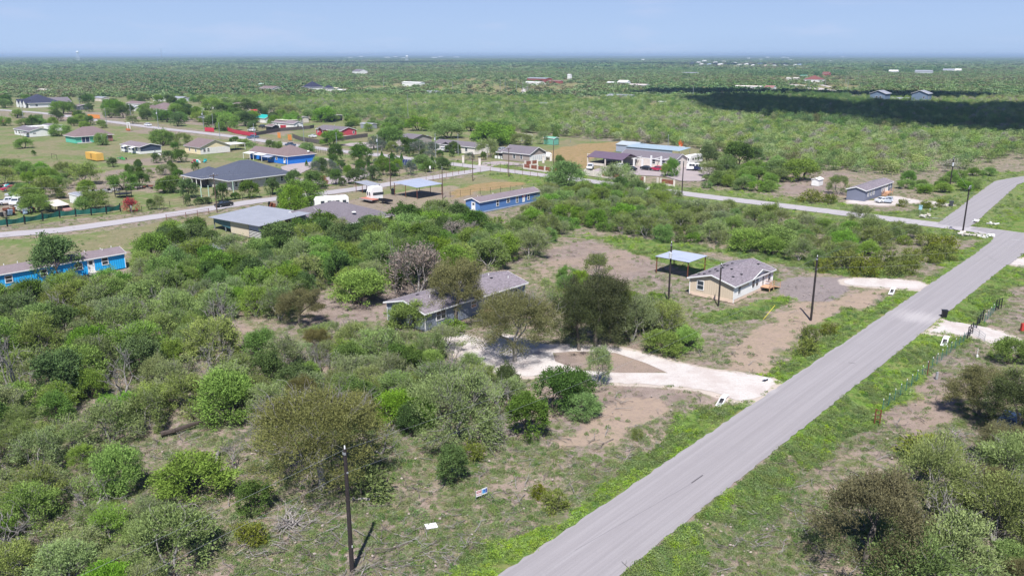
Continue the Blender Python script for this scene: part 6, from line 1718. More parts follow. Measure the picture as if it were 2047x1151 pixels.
# far two storey pair
WS2 = paint('steel_blue_siding', (.16, .22, .30), .8)
simple('two_storey_house', 'two storey grey-blue house standing in the dark cloud shade', P(1768, 209), 12, 12, 8.6, 2.2, 'x', WS2, R_STEEL, [('B', 3, 4.6, 4.6, 6.4), ('B', 6, 7.6, 4.6, 6.4)], over=.7)
simple('two_storey_house', 'two storey grey-blue house behind the long white porch', P(1852, 209), 11, 12, 8.6, 2.2, 'x', WS2, R_STEEL, [('B', 2, 3.4, 4.6, 6.2), ('A', 3, 4.6, 4.6, 6.4), ('B', 5, 6.5, 1, 2.6)], over=.7)
simple('link_building', 'low building with pale roof between the two storey houses', P(1812, 206), 8, 22, 3.2, 1.0, 'y', M_WHITE, R_STEEL)
# distant buildings
RED = paint('terracotta_roof', (.20, .075, .065), .8)
def far(name, label, px, py, X, Y, h, rise, wallm, roofm, hip=False, wins=()): return simple(name, label, P(px, py), X, Y, h, rise, 'y', wallm, roofm, wins, hip=hip)
far('red_roofed_house', 'distant white house with dark red hip roof in the pasture', 1636, 166, 22, 22, 4.5, .5, M_WHITE, RED, True)
far('red_barn', 'small distant red barn by the dark trees', 1656, 153, 12, 12, 5, 3, paint('barn_red', (.30, .07, .06), .8), RED)
far('flat_roofed_barn', 'distant open barn with flat grey roof and red sides', 1090, 166, 16, 34, 6, 1, paint('barn_red', (.30, .07, .06), .8), R_STEEL)
far('small_red_shed', 'distant low red shed beside the open barn', 1068, 163, 9, 14, 3, 1, paint('barn_red', (.30, .07, .06), .8), RED)
far('white_warehouse', 'long white building on the distant field', 840, 174, 8, 34, 5.0, .8, M_WHITE, M_WHITE)
far('hilltop_house', 'distant white house with grey brown roof above the green clearing', 718, 149, 22, 22, 6, 4, M_WHITE, R_TAUPE)
far('dark_roofed_house', 'house with dark navy pyramid roof rising from the woods', 622, 184, 16, 16, 5, .7, M_WHITE, shingle('navy_shingles', C(50, 52, 84, .6), .1), True)
far('dark_roofed_annex', 'small annex with navy roof beside the navy pyramid roof', 656, 184, 8, 8, 4, .7, M_WHITE, _mc['navy_shingles'], True)
far('cream_roofed_trailer', 'pale tan trailer roof in the woods past the navy roof', 672, 183, 6, 12, 3, 1, M_WHITE, paint('tan_roof', (.6, .52, .42), .8))
far('white_low_shed', 'low white shed in the woods past the navy roof', 688, 186, 5, 12, 3, .6, M_WHITE, M_WHITE)
far('hidden_house', 'house with mauve brown roof hidden in the woods', 545, 187, 12, 24, 5, 2, M_STUCCO, R_BROWN)
far('green_shed', 'pale green shed row in the woods', 540, 176, 8, 26, 4, 1, paint('pale_green_wall', (.35, .5, .42), .8), paint('pale_green_wall', (.35, .5, .42), .8))
far('white_ranch_house', 'white ranch house among distant trees', 1252, 172, 10, 14, 4.5, 2.4, M_WHITE, M_WHITE)
far('white_yard_shed', 'low white shed beside the white ranch house', 1225, 170, 6, 10, 3, 1, M_WHITE, M_WHITE)
far('pale_trailer_yard', 'cluster of pale trailers in a clearing beyond the oaks', 1290, 176, 10, 24, 3.4, 1, M_WHITE, paint('pinkish_roof', (.55, .48, .46), .8))
far('blue_grey_trailer', 'blue grey trailer roof in the thorn brush', 1258, 201, 10, 24, 3.6, 1.2, paint('pale_grey_wall', (.5, .52, .55), .8), R_STEEL)
far('white_camper', 'small white camper in the thorn brush', 1330, 212, 3, 6, 3.2, .3, M_WHITE, M_WHITE)
far('white_pickup_shed', 'white roofed shelter in the brush near the wood edge', 1097, 216, 6, 10, 3, .8, M_WHITE, R_STEEL)
far('belt_trailer', 'long pale trailer behind the dark tree belt', 1520, 183, 6, 30, 5, .8, M_WHITE, M_STUCCO)
far('lane_house', 'white house by the distant lane behind the dark belt', 1545, 184, 8, 10, 4.5, 2, M_WHITE, paint('rosy_roof', (.3, .15, .14), .8))
far('white_hall', 'distant white hall beside the dark tree clump', 1794, 148, 8, 18, 6, 2, M_WHITE, M_WHITE)
far('grey_greenhouse', 'distant long blue grey building by the dark tree clump', 1862, 150, 10, 32, 7, 2, paint('pale_grey_wall', (.5, .52, .55), .8), R_STEEL)
far('twin_roofed_house', 'distant pale house with blue roof past the meadow', 1906, 145, 14, 24, 5, 3, M_WHITE, R_STEEL)
far('small_white_house', 'distant white house next to the blue roofed one', 1920, 145, 10, 16, 5, 3, M_WHITE, M_WHITE)
for k_, (px, py, X_, Y_, h_, wm_, rm_, lb) in enumerate((
   (268, 222, 5, 10, 2.6, M_WHITE, R_STEEL, 'low white outbuilding before the long porch house'), (395, 226, 5, 12, 2.8, M_WHITE, M_WHITE, 'white outbuilding at the end of the taupe complex'), (445, 205, 8, 18, 3, M_STUCCO, R_BROWN, 'tan roofed house deep in the trees above the red fence'),
   (205, 203, 6, 16, 3, M_STUCCO, R_STEEL, 'pale long roof at the wood edge beyond the orange panels'), (90, 186, 6, 20, 3, M_WHITE, M_STUCCO, 'cream long roof in the woods above the slate blue gable'), (480, 216, 7, 10, 3, M_STUCCO, R_BROWN, 'brown shed roof in the trees past the tan roofed house'),
   (545, 262, 4, 6, 2.5, M_BLACK, R_BROWN, 'dark carport beside the white mobile home'), (425, 246, 7, 16, 2.6, M_BLACK, R_STEEL, 'long dark shelter behind the pale yard wall'), (600, 246, 6, 9, 3, M_STUCCO, R_BROWN, 'tan shed with brown roof behind the white mobile home'),
   (870, 190, 7, 16, 3, M_WHITE, R_STEEL, 'pale roof half sunk in woods behind the tall mast'), (1390, 150, 14, 30, 4, M_WHITE, R_STEEL, 'pale distant roofs on the green plain'), (1120, 168, 6, 20, 4, paint('barn_red', (.30, .07, .06), .8), RED, 'distant red shed row past the open barn'), (1140, 160, 4, 6, 8, M_WHITE, M_WHITE, 'distant white silo block past the red shed row'),
   (1085, 170, 4, 30, 3, M_WHITE, M_WHITE, 'distant low white pen before the open barn'), (1595, 160, 8, 20, 3, M_WHITE, M_STUCCO, 'distant tan shed by the red roofed pasture house'), (1612, 156, 6, 12, 4, M_WHITE, paint('green_sheet', (.1, .35, .22), .7), 'distant green roofed shed by the pasture house'))):
    simple('outbuilding', lb, P(px, py), X_, Y_, h_, .8, 'y', wm_, rm_, cat='building', over=.3)
# tiny far settlement: one object each
def specks(lst, label, cat):
    for k, (px, py, w, hh, m, wd) in enumerate(lst):
        x, y = P(px, py); D = y
        o = empty('distant_building', (x, y, 0), RA, wd, cat, label)
        W = w * D / FPX; H = hh * D / FPX
        mb = MB().box(-W / 2, -W / 4, 0, W / 2, W / 4, H * .7); mb.build('wall', m, o)
        MB().add([(-W / 2, -W / 4, H * .7), (W / 2, -W / 4, H * .7), (W / 2, W / 4, H * .7), (-W / 2, W / 4, H * .7), (-W / 2, 0, H), (W / 2, 0, H)], [(0, 1, 5, 4), (2, 3, 4, 5), (0, 4, 3), (1, 2, 5)]).build('roof', m, o)
rg = random.Random(5)
PINKW = paint('pinkish_wall', (.65, .5, .44), .8); LB = paint('pale_blue_wall', (.35, .45, .6), .8)
lst = []
names = ['white', 'tan', 'pale blue', 'cream', 'pinkish']
ords = ['first', 'second', 'third', 'fourth', 'fifth', 'sixth', 'seventh', 'eighth', 'ninth', 'tenth', 'eleventh', 'twelfth']
sp = [(1382, 129), (1396, 127.5), (1408, 124.5), (1402, 131), (1418, 130.5), (1430, 127), (1440, 130.5), (1446, 125), (1458, 129), (1470, 128), (1478, 131.5), (1492, 130.5), (1505, 133), (1519, 130), (1530, 133), (1548, 133), (1570, 132.5), (1590, 132.5), (1598, 131)]
for k, (px, py) in enumerate(sp):
    m, nm_ = rg.choice([(M_WHITE, 'white'), (M_WHITE, 'white'), (PINKW, 'pinkish'), (LB, 'pale blue')])
    o_ = ords[k] if k < 12 else ['thirteenth', 'fourteenth', 'fifteenth', 'sixteenth', 'seventeenth', 'eighteenth', 'nineteenth'][k - 12]
    lst.append((px, py, rg.uniform(7, 12), rg.uniform(2.4, 3.6), m, f'tiny {nm_} building, {o_} along the distant bright settlement'))
specks(lst, 'buildings of the distant bright settlement', 'building')
lst = []
sp = [(700, 117), (722, 116), (774, 117), (790, 116), (806, 118), (868, 117), (880, 115.5), (912, 116), (1285, 122), (1497, 119), (1520, 121), (1534, 117), (1566, 117), (1575, 118.5), (1580, 122), (1684, 116), (1660, 124), (1780, 128), (1828, 128), (1850, 127), (1858, 130), (1872, 130), (1890, 131), (1945, 131), (1968, 131), (1990, 131.5), (1935, 166), (1980, 167), (2000, 167), (2012, 168), (2034, 168)]
wh = ['near the water tower on the horizon', 'by the dark horizon woods', 'on the far green plain', 'beyond the bright settlement', 'past the long blue grey building']
for k, (px, py) in enumerate(sp):
    zone = 0 if px < 820 else 1 if px < 1300 else 2 if px < 1600 else 3 if px < 1900 else 4
    j = sum(1 for q in sp[:k] if (0 if q[0] < 820 else 1 if q[0] < 1300 else 2 if q[0] < 1600 else 3 if q[0] < 1900 else 4) == zone)
    lst.append((px, py, rg.uniform(6, 11), rg.uniform(2, 3.2), M_WHITE, f'white speck of a house {wh[zone]}, {ords[j]} of its scatter'))
specks(lst, 'white houses scattered over the far plain', 'building')

# ------------------------------------------------------------------ vehicles
CAR_MESH = {}
def carmat(nm, col): return paint('car_paint_' + nm, col, .3, .1, wear=.05, spec=.6)
WPROF = {
 'sedan': ([(0, .32), (0, .72), (.12, .80), (1.15, .92), (3.75, .98), (4.5, .92), (4.6, .6), (4.55, .32)], [(1.2, .92), (1.95, 1.42), (3.2, 1.44), (4.0, .97)], 1.8, 4.6, (.85, 3.75)),
 'suv': ([(0, .38), (0, .85), (.15, .95), (1.15, 1.08), (4.5, 1.12), (4.7, .9), (4.7, .38)], [(1.2, 1.08), (1.9, 1.70), (4.2, 1.72), (4.62, 1.12)], 1.9, 4.7, (.9, 3.8)),
 'van': ([(0, .38), (0, .95), (.2, 1.1), (1.0, 1.25), (5.4, 1.3), (5.5, .9), (5.5, .38)], [(1.0, 1.25), (1.7, 2.1), (5.35, 2.12), (5.48, 1.3)], 2.0, 5.5, (1.0, 4.4)),
 'pickup': ([(0, .45), (0, .95), (.15, 1.05), (1.4, 1.15), (5.6, 1.15), (5.7, 1.0), (5.7, .45)], [(1.45, 1.15), (2.1, 1.78), (3.5, 1.80), (3.8, 1.15)], 1.95, 5.7, (1.0, 4.5)),
}
def car(kind, col, nm, x, y, rz, label, z=.06, group=None):
    low, top, W, L, wh = WPROF[kind]
    pm = carmat(nm, col)
    name = {'sedan': 'parked_car', 'suv': 'parked_car', 'van': 'parked_van', 'pickup': 'pickup_truck'}[kind]
    o = empty(name, (x, y, z), rz, label, {'sedan': 'car', 'suv': 'car', 'van': 'van', 'pickup': 'pickup'}[kind], group)
    mb = MB()
    # lower body with slightly drawn-in sides
    n = len(low)
    for s_ in (0,):
        v = []
        for yy, k in ((-W / 2, 0), (-W / 2 + .12, 1), (W / 2 - .12, 1), (W / 2, 0)):
            for (px, pz) in low:
                xx = px if not k else (px - .06 if px < L * .05 else (px + .04 if px > L * .95 else px)); zz = pz + (.05 if k and pz > .6 else 0)
                v.append((xx - L / 2, yy, zz))
        f = []
        for a in range(3):
            for i in range(n):
                j = (i + 1) % n; f.append((a * n + i, a * n + j, (a + 1) * n + j, (a + 1) * n + i))
        f.append(tuple(range(n))[::-1]); f.append(tuple(range(3 * n, 4 * n)))
        mb.add(v, f)
    if kind == 'pickup':
        b = mb.build('body', pm, o)
        MB().box(3.95 - L / 2, -W / 2 + .14, .9, 5.55 - L / 2, W / 2 - .14, 1.205).build('load_bed', M_BLACK, o)
    else: b = mb.build('body', pm, o)
    t = .22
    cab = MB(); (a0, z0), (a1, z1), (a2, z2), (a3, z3) = top
    w0, w1 = W / 2 - .08, W / 2 - t
    def q(x_, z_, w_): return [(x_ - L / 2, -w_, z_), (x_ - L / 2, w_, z_)]
    vv = q(a0, z0, w0) + q(a1, z1 - .08, w1 + .03) + q(a2, z2 - .08, w1 + .03) + q(a3, z3, w0)
    cab.add(vv, [(0, 1, 3, 2), (4, 5, 7, 6), (0, 2, 4, 6), (1, 7, 5, 3), (0, 6, 7, 1), (2, 3, 5, 4)])
    cab.build('window', GL, o)
    rf = MB(); vv = q(a1 - .1, z1 - .09, w1 + .04) + q(a1 + .05, z1, w1 - .05) + q(a2 - .05, z2, w1 - .05) + q(a2 + .08, z2 - .09, w1 + .04)
    rf.add(vv, [(0, 1, 3, 2), (2, 3, 5, 4), (4, 5, 7, 6), (0, 2, 4, 6), (1, 7, 5, 3), (0, 6, 7, 1)])
    for sx in (-1, 1):
        for (pa, pb) in (((a0, z0, w0), (a1, z1 - .08, w1 + .04)), ((a3, z3, w0), (a2, z2 - .08, w1 + .04)), (((a1 + a2) / 2, z0 + .02, w0 + .01), ((a1 + a2) / 2, z1 - .06, w1 + .04))):
            rf.tube((pa[0] - L / 2, sx * pa[2], pa[1]), (pb[0] - L / 2, sx * pb[2], pb[1]), .06, n=4)
    if kind == 'van': rf.box(2.6 - L / 2, -w0 - .0, z0, a2 + .05 - L / 2, w0, z2 - .1)
    rf.build('cabin_roof', pm, o)
    for wx in wh:
        for sy in (-1, 1):
            c0 = (wx - L / 2, sy * (W / 2 - .22), .33); c1 = (wx - L / 2, sy * (W / 2 + .02), .33)
            wl_ = MB().tube(c0, c1, .34, n=14).build('wheel', M_RUBBER, o)
            MB().tube((c0[0], sy * (W / 2 + .021), .33), (c0[0], sy * (W / 2 + .035), .33), .2, n=10).build('rim', M_STEEL, wl_)
    for sy in (-1, 1):
        MB().box(-L / 2 - .05, sy * (W / 2 - .35) - .18, .62, -L / 2 + .02, sy * (W / 2 - .35) + .18, .78).build('headlight', M_STEEL, o)
    return o
WHT = (.72, .73, .75); SIL = (.42, .46, .52); NAV = (.02, .03, .07); BLK = (.02, .022, .025); RD = (.42, .02, .07)
def at_(px, py): return P(px, py)
PV = RA - math.pi / 2
cars = [
 ('sedan', WHT, 'white', 1766, 405, RA + 2.6, 'white car with dark windscreen beside the slate mobile home'),
 ('sedan', SIL, 'silver', 1776, 404.5, RA + .2, 'silver car next to the white one by the slate mobile home'),
 ('pickup', WHT, 'white', 1180, 338, RA + math.pi + .5, 'white pickup at the gate opening by the stucco wall'),
 ('pickup', WHT, 'white', 1238, 337, PV + math.pi, 'white crew pickup under the plum porch roof edge'),
 ('sedan', BLK, 'black', 1260, 341, PV, 'black car in front of the white crew pickup'),
 ('sedan', BLK, 'black', 1293, 340, PV + math.pi, 'black car behind the white yard columns'),
 ('suv', RD, 'crimson', 1314, 342, PV, 'crimson car between the tall white columns'),
 ('pickup', NAV, 'navy', 593, 323, PV + math.pi, 'navy pickup parked at the end wall of the vivid blue house'),
 ('van', WHT, 'white', 598, 319, PV, 'white work van behind the navy pickup'),
 ('pickup', (.06, .09, .16), 'slateblue', 581, 293.5, PV, 'slate blue pickup driving on the cross road'),
 ('pickup', WHT, 'white', 296, 252.5, PV, 'white pickup on the cross road past the garden arch'),
 ('pickup', (.1, .16, .25), 'steelblue', 506, 277.5, RA + math.pi, 'steel blue pickup at the end of the red fence'),
 ('sedan', WHT, 'white', 625, 275, PV, 'white car beside the red house stairs'),
 ('sedan', BLK, 'black', 448, 413, RA, 'black car on the road behind the stock barn'),
 ('suv', WHT, 'white', 853, 278.5, RA + math.pi, 'white car parked against the taupe mobile home'),
 ('pickup', WHT, 'white', 888, 303, PV, 'white pickup in front of the cream mobile home'),
 ('suv', NAV, 'navy', 866, 299, PV, 'navy car partly hidden behind the white pickup'),
 ('suv', SIL, 'silver', 1006, 303, RA + math.pi, 'silver car behind the taupe house'),
 ('suv', WHT, 'white', 1011, 263, PV, 'white vehicle parked at the far wood edge'),
 ('suv', RD, 'red', 997, 261, PV, 'dull red vehicle parked at the far wood edge'),
 ('suv', BLK, 'black', 524, 256, PV, 'black car in front of the white mobile home'),
 ('suv', WHT, 'white', 503, 263, PV, 'white car at the red fence corner'),
 ('suv', BLK, 'black', 950, 282, PV, 'dark truck behind the cream mobile home'),
 ('suv', RD, 'red', 8, 246, PV, 'dark red car at the far edge of the pasture road'),
 ('suv', (.05, .09, .2), 'darkblue', 2012, 864, RA, 'dark blue car half hidden under the oaks inside the wire fence'),
 ('pickup', WHT, 'white', 18, 408, RA + math.pi - .3, 'white truck with camper top at the end of the vehicle yard'),
 ('suv', WHT, 'white', 33, 409, RA + .9, 'white boxy vehicle beside the truck with camper top'),
 ('sedan', (.5, .5, .55), 'paleblue', 30, 392, RA + .2, 'pale car in the middle of the vehicle yard'),
 ('van', WHT, 'white', 55, 388, RA + .4, 'white van behind the pale car of the vehicle yard'),
 ('sedan', RD, 'red', 20, 381, RA, 'red car at the back of the vehicle yard'),
 ('suv', (.45, .25, .22), 'fadedred', 131, 424, PV + math.pi, 'faded red van beside the tin roofed shelter'),
 ('pickup', WHT, 'white', 45, 423, PV, 'white pickup under the spreading tree near the green mesh fence'),
]
for k, c, nm, px, py, rz, lb in cars:
    x, y = P(px, py); car(k, c, nm, x, y, rz, lb)

# recreational vehicles
def rv(px, py, L, rz, label, dark=True, hi=3.2):
    x, y = P(px, py); o = empty('travel_trailer', (x, y, .0), rz, label, 'travel trailer')
    MB().extr([(0, .6), (0, 2.3), (.5, hi - .1), (1.2, hi), (L - .3, hi), (L, hi - .2), (L, .6)], 0, 2.5).build('body', M_WHITE, o)
    if dark: MB().box(L * .5, -.015, .62, L - .1, -.002, 1.7).build('dark_stripe', paint('rv_dark', (.02, .03, .08), .4), o)
    for a in (.18, .38, .62, .82):
        f = MB().box(L * a, -.05, 1.6, L * a + .9, -.016, 2.3).build('window', M_BLACK, o); MB().box(L * a + .05, -.06, 1.65, L * a + .85, -.051, 2.25).build('pane', GL, f)
    MB().box(-.04, .4, 1.5, -.002, .9, 2.5).box(-.04, 1.6, 1.5, -.002, 2.1, 2.5).build('front_window', GL, o)
    for a in (L * .45, L * .45 + .9):
        for yy in (.1, 2.3): MB().tube((a, yy - .12, .36), (a, yy + .12, .36), .36, n=12).build('wheel', M_RUBBER, o)
    MB().tube((-1.3, 1.25, .55), (0, 1.25, .6), .06, n=5).build('drawbar', M_BLACK, o)
    MB().box(L * .3, .9, hi, L * .3 + .8, 1.6, hi + .25).box(L * .65, .9, hi, L * .65 + .5, 1.5, hi + .2).build('roof_unit', M_WHITE, o)
    return o
rv(630, 421, 8.6, RA - .5, 'long white and navy travel trailer behind the brown roofed house')
rv(742, 403, 3.6, RA - .2, 'short white trailer with grille front by the orange flatbed', False, 3.8)
rv(1379, 330, 9.0, RA, 'white fifth wheel trailer at the wood edge beyond the parked cars', False)
rv(1372, 341, 5.0, PV + .3, 'dark covered trailer in front of the fifth wheel', True, 2.4)
# flatbed trailer
def flatbed(px, py, label):
    x, y = P(px, py); o = empty('flatbed_trailer', (x, y, 0), PV, label, 'trailer')
    for k in range(9): MB().box(k * .62, 0, .78, k * .62 + .58, 2.4, .86).build('deck_plank', paint('salmon_plank', (.50, .2, .15), .8, wear=.2), o)
    MB().box(0, -.06, .6, 5.6, -.002, .86).box(0, 2.402, .6, 5.6, 2.46, .86).build('rail', M_STEEL, o)
    for a in (2, 3):
        for yy in (.2, 2.1): MB().tube((a, yy, .35), (a, yy + .25, .35), .34, n=12).build('wheel', M_RUBBER, o)
flatbed(718, 402, 'salmon planked flatbed trailer beside the short white trailer')
# dump trailer
x, y = P(757, 405); o = empty('utility_trailer', (x, y, 0), PV, 'low black utility trailer next to the short white trailer', 'trailer')
MB().box(0, 0, .5, 3.6, .08, .95).box(0, 1.82, .5, 3.6, 1.9, .95).box(0, .082, .5, .08, 1.818, .95).box(.082, .082, .45, 3.6, 1.818, .55).build('bed', M_BLACK, o)
for yy in (-.2, 1.92): MB().tube((1.8, yy, .33), (1.8, yy + .2, .33), .32, n=12).build('wheel', M_RUBBER, o)

# shade canopies of the fenced stock yard
def canopy(px, py, X, Y, h, label, mat=None, post=M_RUST):
    x, y = P(px, py); o = empty('shade_canopy', (x, y, 0), RA, label, 'canopy')
    for k in range(2):
        a, b = X * k / 2, X * (k + 1) / 2 - .04
        MB().add([(a - .2, -.3, h), (b + .2 * k, -.3, h + .02), (b + .2 * k, Y + .3, h + .5), (a - .2, Y + .3, h + .48), (a - .2, -.3, h - .07), (b + .2 * k, -.3, h - .05), (b + .2 * k, Y + .3, h + .43), (a - .2, Y + .3, h + .41)],
                 [(0, 1, 2, 3), (7, 6, 5, 4), (0, 4, 5, 1), (1, 5, 6, 2), (2, 6, 7, 3), (3, 7, 4, 0)]).build('roof_sheet', mat or R_BLUEM, o)
    for xx in (0, X - .12):
        for yy, hh in ((0, h - .08), (Y / 2, h + .15), (Y - .12, h + .38)): MB().box(xx, yy, 0, xx + .12, yy + .12, hh).build('post', post, o)
    return o
canopy(834, 398, 9.5, 9.5, 3.2, 'large shade canopy with pale blue roof beside the tan field')
canopy(738, 388, 4.0, 6.0, 2.4, 'low tin canopy behind the salmon flatbed', R_STEEL)
canopy(112, 428, 3.2, 6.5, 2.0, 'tin roofed shelter in the vehicle yard', M_STUCCO, M_BLACK)
o = canopy(436, 521, 4.0, 4.0, 2.2, 'small tin shelter glimpsed under the trees before the barn', R_STEEL)

# shipping container
c = P(172, 318.5); o = empty('shipping_container', (*c, 0), RA + math.radians(-13), 'yellow shipping container with black emblem standing on the pasture', 'container')
CY_ = paint('container_yellow', (.68, .42, .10), .6, wear=.15)
MB().box(0, 0, .15, 2.5, 9.5, 2.85).build('body', CY_, o)
o.rotation_euler = (0, 0, PV)
o.location = (*P(172, 318.5), 0)
for ch in o.children: pass
L_, W_ = 9.8, 2.6
bpy.data.objects.remove(o.children[0])
MB().box(0, 0, .2, L_, W_, 2.8).build('body', CY_, o)
for k in range(24): MB().box(.15 + k * (L_ - .3) / 24, -.05, .35, .15 + k * (L_ - .3) / 24 + .2, -.002, 2.65).build('rib', CY_, o)
MB().box(-.05, .1, .3, -.002, W_ / 2 - .03, 2.7).box(-.05, W_ / 2 + .03, .3, -.002, W_ - .1, 2.7).build('door', CY_, o)
e = MB()   # square black emblem, M over C
for a, b, c_, d in ((0, 1.5, 1.2, 1.62), (0, .78, .12, 1.5), (.54, .78, .66, 1.5), (1.08, .78, 1.2, 1.5), (0, .60, .5, .7), (0, 0, .12, .6), (0, 0, .5, .1), (.7, .60, 1.2, .7), (.7, 0, .82, .6), (.7, 0, 1.2, .1), (.7, .28, 1.1, .38)):
    e.box(4.6 + a, -.07, .8 + b, 4.6 + c_, -.052, .8 + d)
e.build('emblem', M_BLACK, o)

# white box shed and clutter of the vehicle yard
simple('white_shed', 'white box shed with low roof behind the stock fence', P(160, 410), 3.2, 6.5, 2.5, .15, 'y', M_WHITE, R_STEEL, cat='shed', over=.1)
c = P(52, 401)
o = empty('tarp_heap', (*c, 0), RA, 'pale green tarpaulin hump between the white vehicles and the spreading tree', 'tarpaulin')
MB().ball((0, 0, .6), 4.0, 2.2, 1.6, 14, 8).build('tarpaulin', paint('pale_tarpaulin', (.45, .52, .46), .7), o)
def trampoline(px, py):
    o = empty('trampoline', (*P(px, py), 0), 0, 'black netted trampoline on the yard lawn', 'trampoline')
    MB().tube((0, 0, .8), (0, 0, .86), 2.2, n=20).build('jumping_mat', M_BLACK, o)
    for k in range(8):
        a = k * math.pi / 4; MB().tube((2.25 * math.cos(a), 2.25 * math.sin(a), 0), (2.25 * math.cos(a), 2.25 * math.sin(a), 2.7), .06, n=5).build('pole', M_BLACK, o)
    mb = MB()
    for k in range(20):
        a, b = k * math.pi / 10, (k + 1) * math.pi / 10
        for z in (1.0, 2.6): mb.tube((2.25 * math.cos(a), 2.25 * math.sin(a), z), (2.25 * math.cos(b), 2.25 * math.sin(b), z), .04, n=3)
    mb.build('rim_tube', M_BLACK, o)
trampoline(247, 393)
def pile(name, px, py, n, r, mats, label, cat, hs=.5):
    o = empty(name, (*P(px, py), 0), random.random() * 6, label, cat)
    for k in range(n):
        a = random.random() * 6.28; q = r * math.sqrt(random.random()); l, w_, h_ = random.uniform(.4, 1.5), random.uniform(.2, .7), random.uniform(.15, hs)
        b = MB().box(-l / 2, -w_ / 2, 0, l / 2, w_ / 2, h_).build('piece', random.choice(mats), o, (q * math.cos(a), q * math.sin(a) * .5, random.uniform(0, .35)))
        b.rotation_euler = (random.uniform(-.3, .3), random.uniform(-.3, .3), random.random() * 3)
LUMB = paint('weathered_planks', (.25, .22, .2), .9, wear=.3)
pile('lumber_pile', 205, 384, 26, 4.5, [LUMB, M_BLACK, M_CONC, M_STEEL], 'heap of weathered planks and dark frames beside the trampoline', 'pile', .8)
pile('scrap_pile', 296, 376, 26, 4.0, [M_BLACK, LUMB, M_RUST], 'dark scrap heap on the bare yard behind the trampoline', 'pile')
pile('scrap_pile', 12, 376, 14, 3.5, [paint('aqua_scrap', (.05, .45, .45), .5), carmat('red', RD), M_BLACK, M_WHITE], 'bright red and aqua scrap at the back of the vehicle yard', 'pile', 1.2)
pile('scrap_pile', 235, 319, 14, 5.0, [M_BLACK, paint('tractor_green', (.05, .3, .08), .5), LUMB], 'low scrap line between the yellow container and the navy house', 'pile', .8)
pile('yard_clutter', 395, 326, 12, 3.5, [M_BLACK, M_WHITE, carmat('red', RD), paint('aqua_scrap', (.05, .45, .45), .5)], 'toys and clutter before the porch of the vivid blue house', 'pile', 1.0)
pile('yard_clutter', 318, 310, 10, 4, [M_BLACK, M_WHITE, LUMB], 'clutter beside the navy house', 'pile', .8)
pile('yard_clutter', 62, 424, 10, 3, [M_BLACK, paint('pale_blue_wall', (.35, .45, .6), .8), M_RUST], 'clutter under the spreading tree near the green mesh fence', 'pile', 1.3)
pile('equipment_heap', 12, 432, 16, 3.6, [M_RUST, M_BLACK, LUMB, paint('pale_blue_wall', (.35, .45, .6), .8)], 'rusty farm machinery at the end of the green mesh fence', 'pile', 1.8)
pile('junk_crates', 560, 414, 12, 2.6, [M_RUST, LUMB, M_WHITE, M_BLACK], 'stack of crates and tanks between the barn and the bright round tree', 'pile', 2.2)
pile('brick_pile', 870, 455, 10, 3, [LUMB, M_CONC], 'low wood and rubble pile in the shade near the blue mobile home', 'pile')
pile('rubble_line', 1432, 298, 26, 18, [M_CONC, M_STUCCO], 'line of pale rubble along the far wood edge', 'rubble', .9)
pile('rubble_heap', 1942, 588 if 0 else 470, 14, 3, [M_CONC, M_STUCCO], 'pale broken concrete beside the corner pole', 'rubble', .3)
pile('rubble_heap', 1972, 474, 10, 2.4, [M_WHITE, M_STUCCO], 'white rubble scraps at the corner of the junction', 'rubble', .3)
pile('rubble_heap', 1848, 433, 10, 2.4, [M_CONC, M_STUCCO], 'pale riprap by the street sign', 'rubble', .25)
pile('rubble_heap', 1960, 446, 12, 4, [M_CONC, M_WHITE], 'pale riprap across from the stop line', 'rubble', .25)
# wheelie bins
def bin_(px, py, mat, label, s=1.0):
    o = empty('wheelie_bin', (*P(px, py), .05), RA + .5, label, 'bin')
    MB().add([(-.28, -.3, 0), (.28, -.3, 0), (.28, .3, 0), (-.28, .3, 0), (-.34, -.38, 1.0), (.34, -.38, 1.0), (.34, .36, 1.0), (-.34, .36, 1.0)], [(3, 2, 1, 0), (0, 1, 5, 4), (1, 2, 6, 5), (2, 3, 7, 6), (3, 0, 4, 7)]).build('body', mat, o)
    MB().box(-.37, -.42, 1.002, .37, .42, 1.1).build('lid', mat, o)
    for sx in (-.33, .33): MB().tube((sx - .04, .34, .14), (sx + .04, .34, .14), .14, n=10).build('wheel', M_RUBBER, o)
    o.scale = (s, s, s)
bin_(1887, 634, M_BLACK, 'black wheelie bin at the road edge by the gate driveway', 1.0)
bin_(1901, 412, paint('grey_bin', (.06, .065, .075), .5), 'dark grey wheelie bin at the mouth of the slate home drive', 1.2)
bin_(838 - 52, 388, M_BLACK, 'black drum shaped bin by the large shade canopy', 1.3)

# solar rack
o = empty('solar_rack', (*P(803, 333), 0), PV + .12, 'rack of tilted blue solar panels in the garden', 'solar panels')
SOL = paint('solar_cell', (.02, .03, .10), .25, spec=.7)
for k in range(6):
    x0 = k * 1.1
    f = MB().add([(x0, 0, .5), (x0 + 1.04, 0, .5), (x0 + 1.04, .9, 2.5), (x0, .9, 2.5), (x0, .06, .47), (x0 + 1.04, .06, .47), (x0 + 1.04, .96, 2.47), (x0, .96, 2.47)], [(3, 2, 1, 0), (4, 5, 6, 7), (0, 1, 5, 4), (1, 2, 6, 5), (2, 3, 7, 6), (3, 0, 4, 7)]).build('panel_frame', M_STEEL, o)
    MB().add([(x0 + .07, .0, .56), (x0 + .97, 0.0, .56), (x0 + .97, .86, 2.44), (x0 + .07, .86, 2.44)], [(3, 2, 1, 0)]).build('solar_panel', SOL, f).location = (0, -.02, .02)
for xx in (.4, 3.2, 6.0): MB().box(xx, .7, 0, xx + .1, .8, 2.0).build('post', M_STEEL, o)
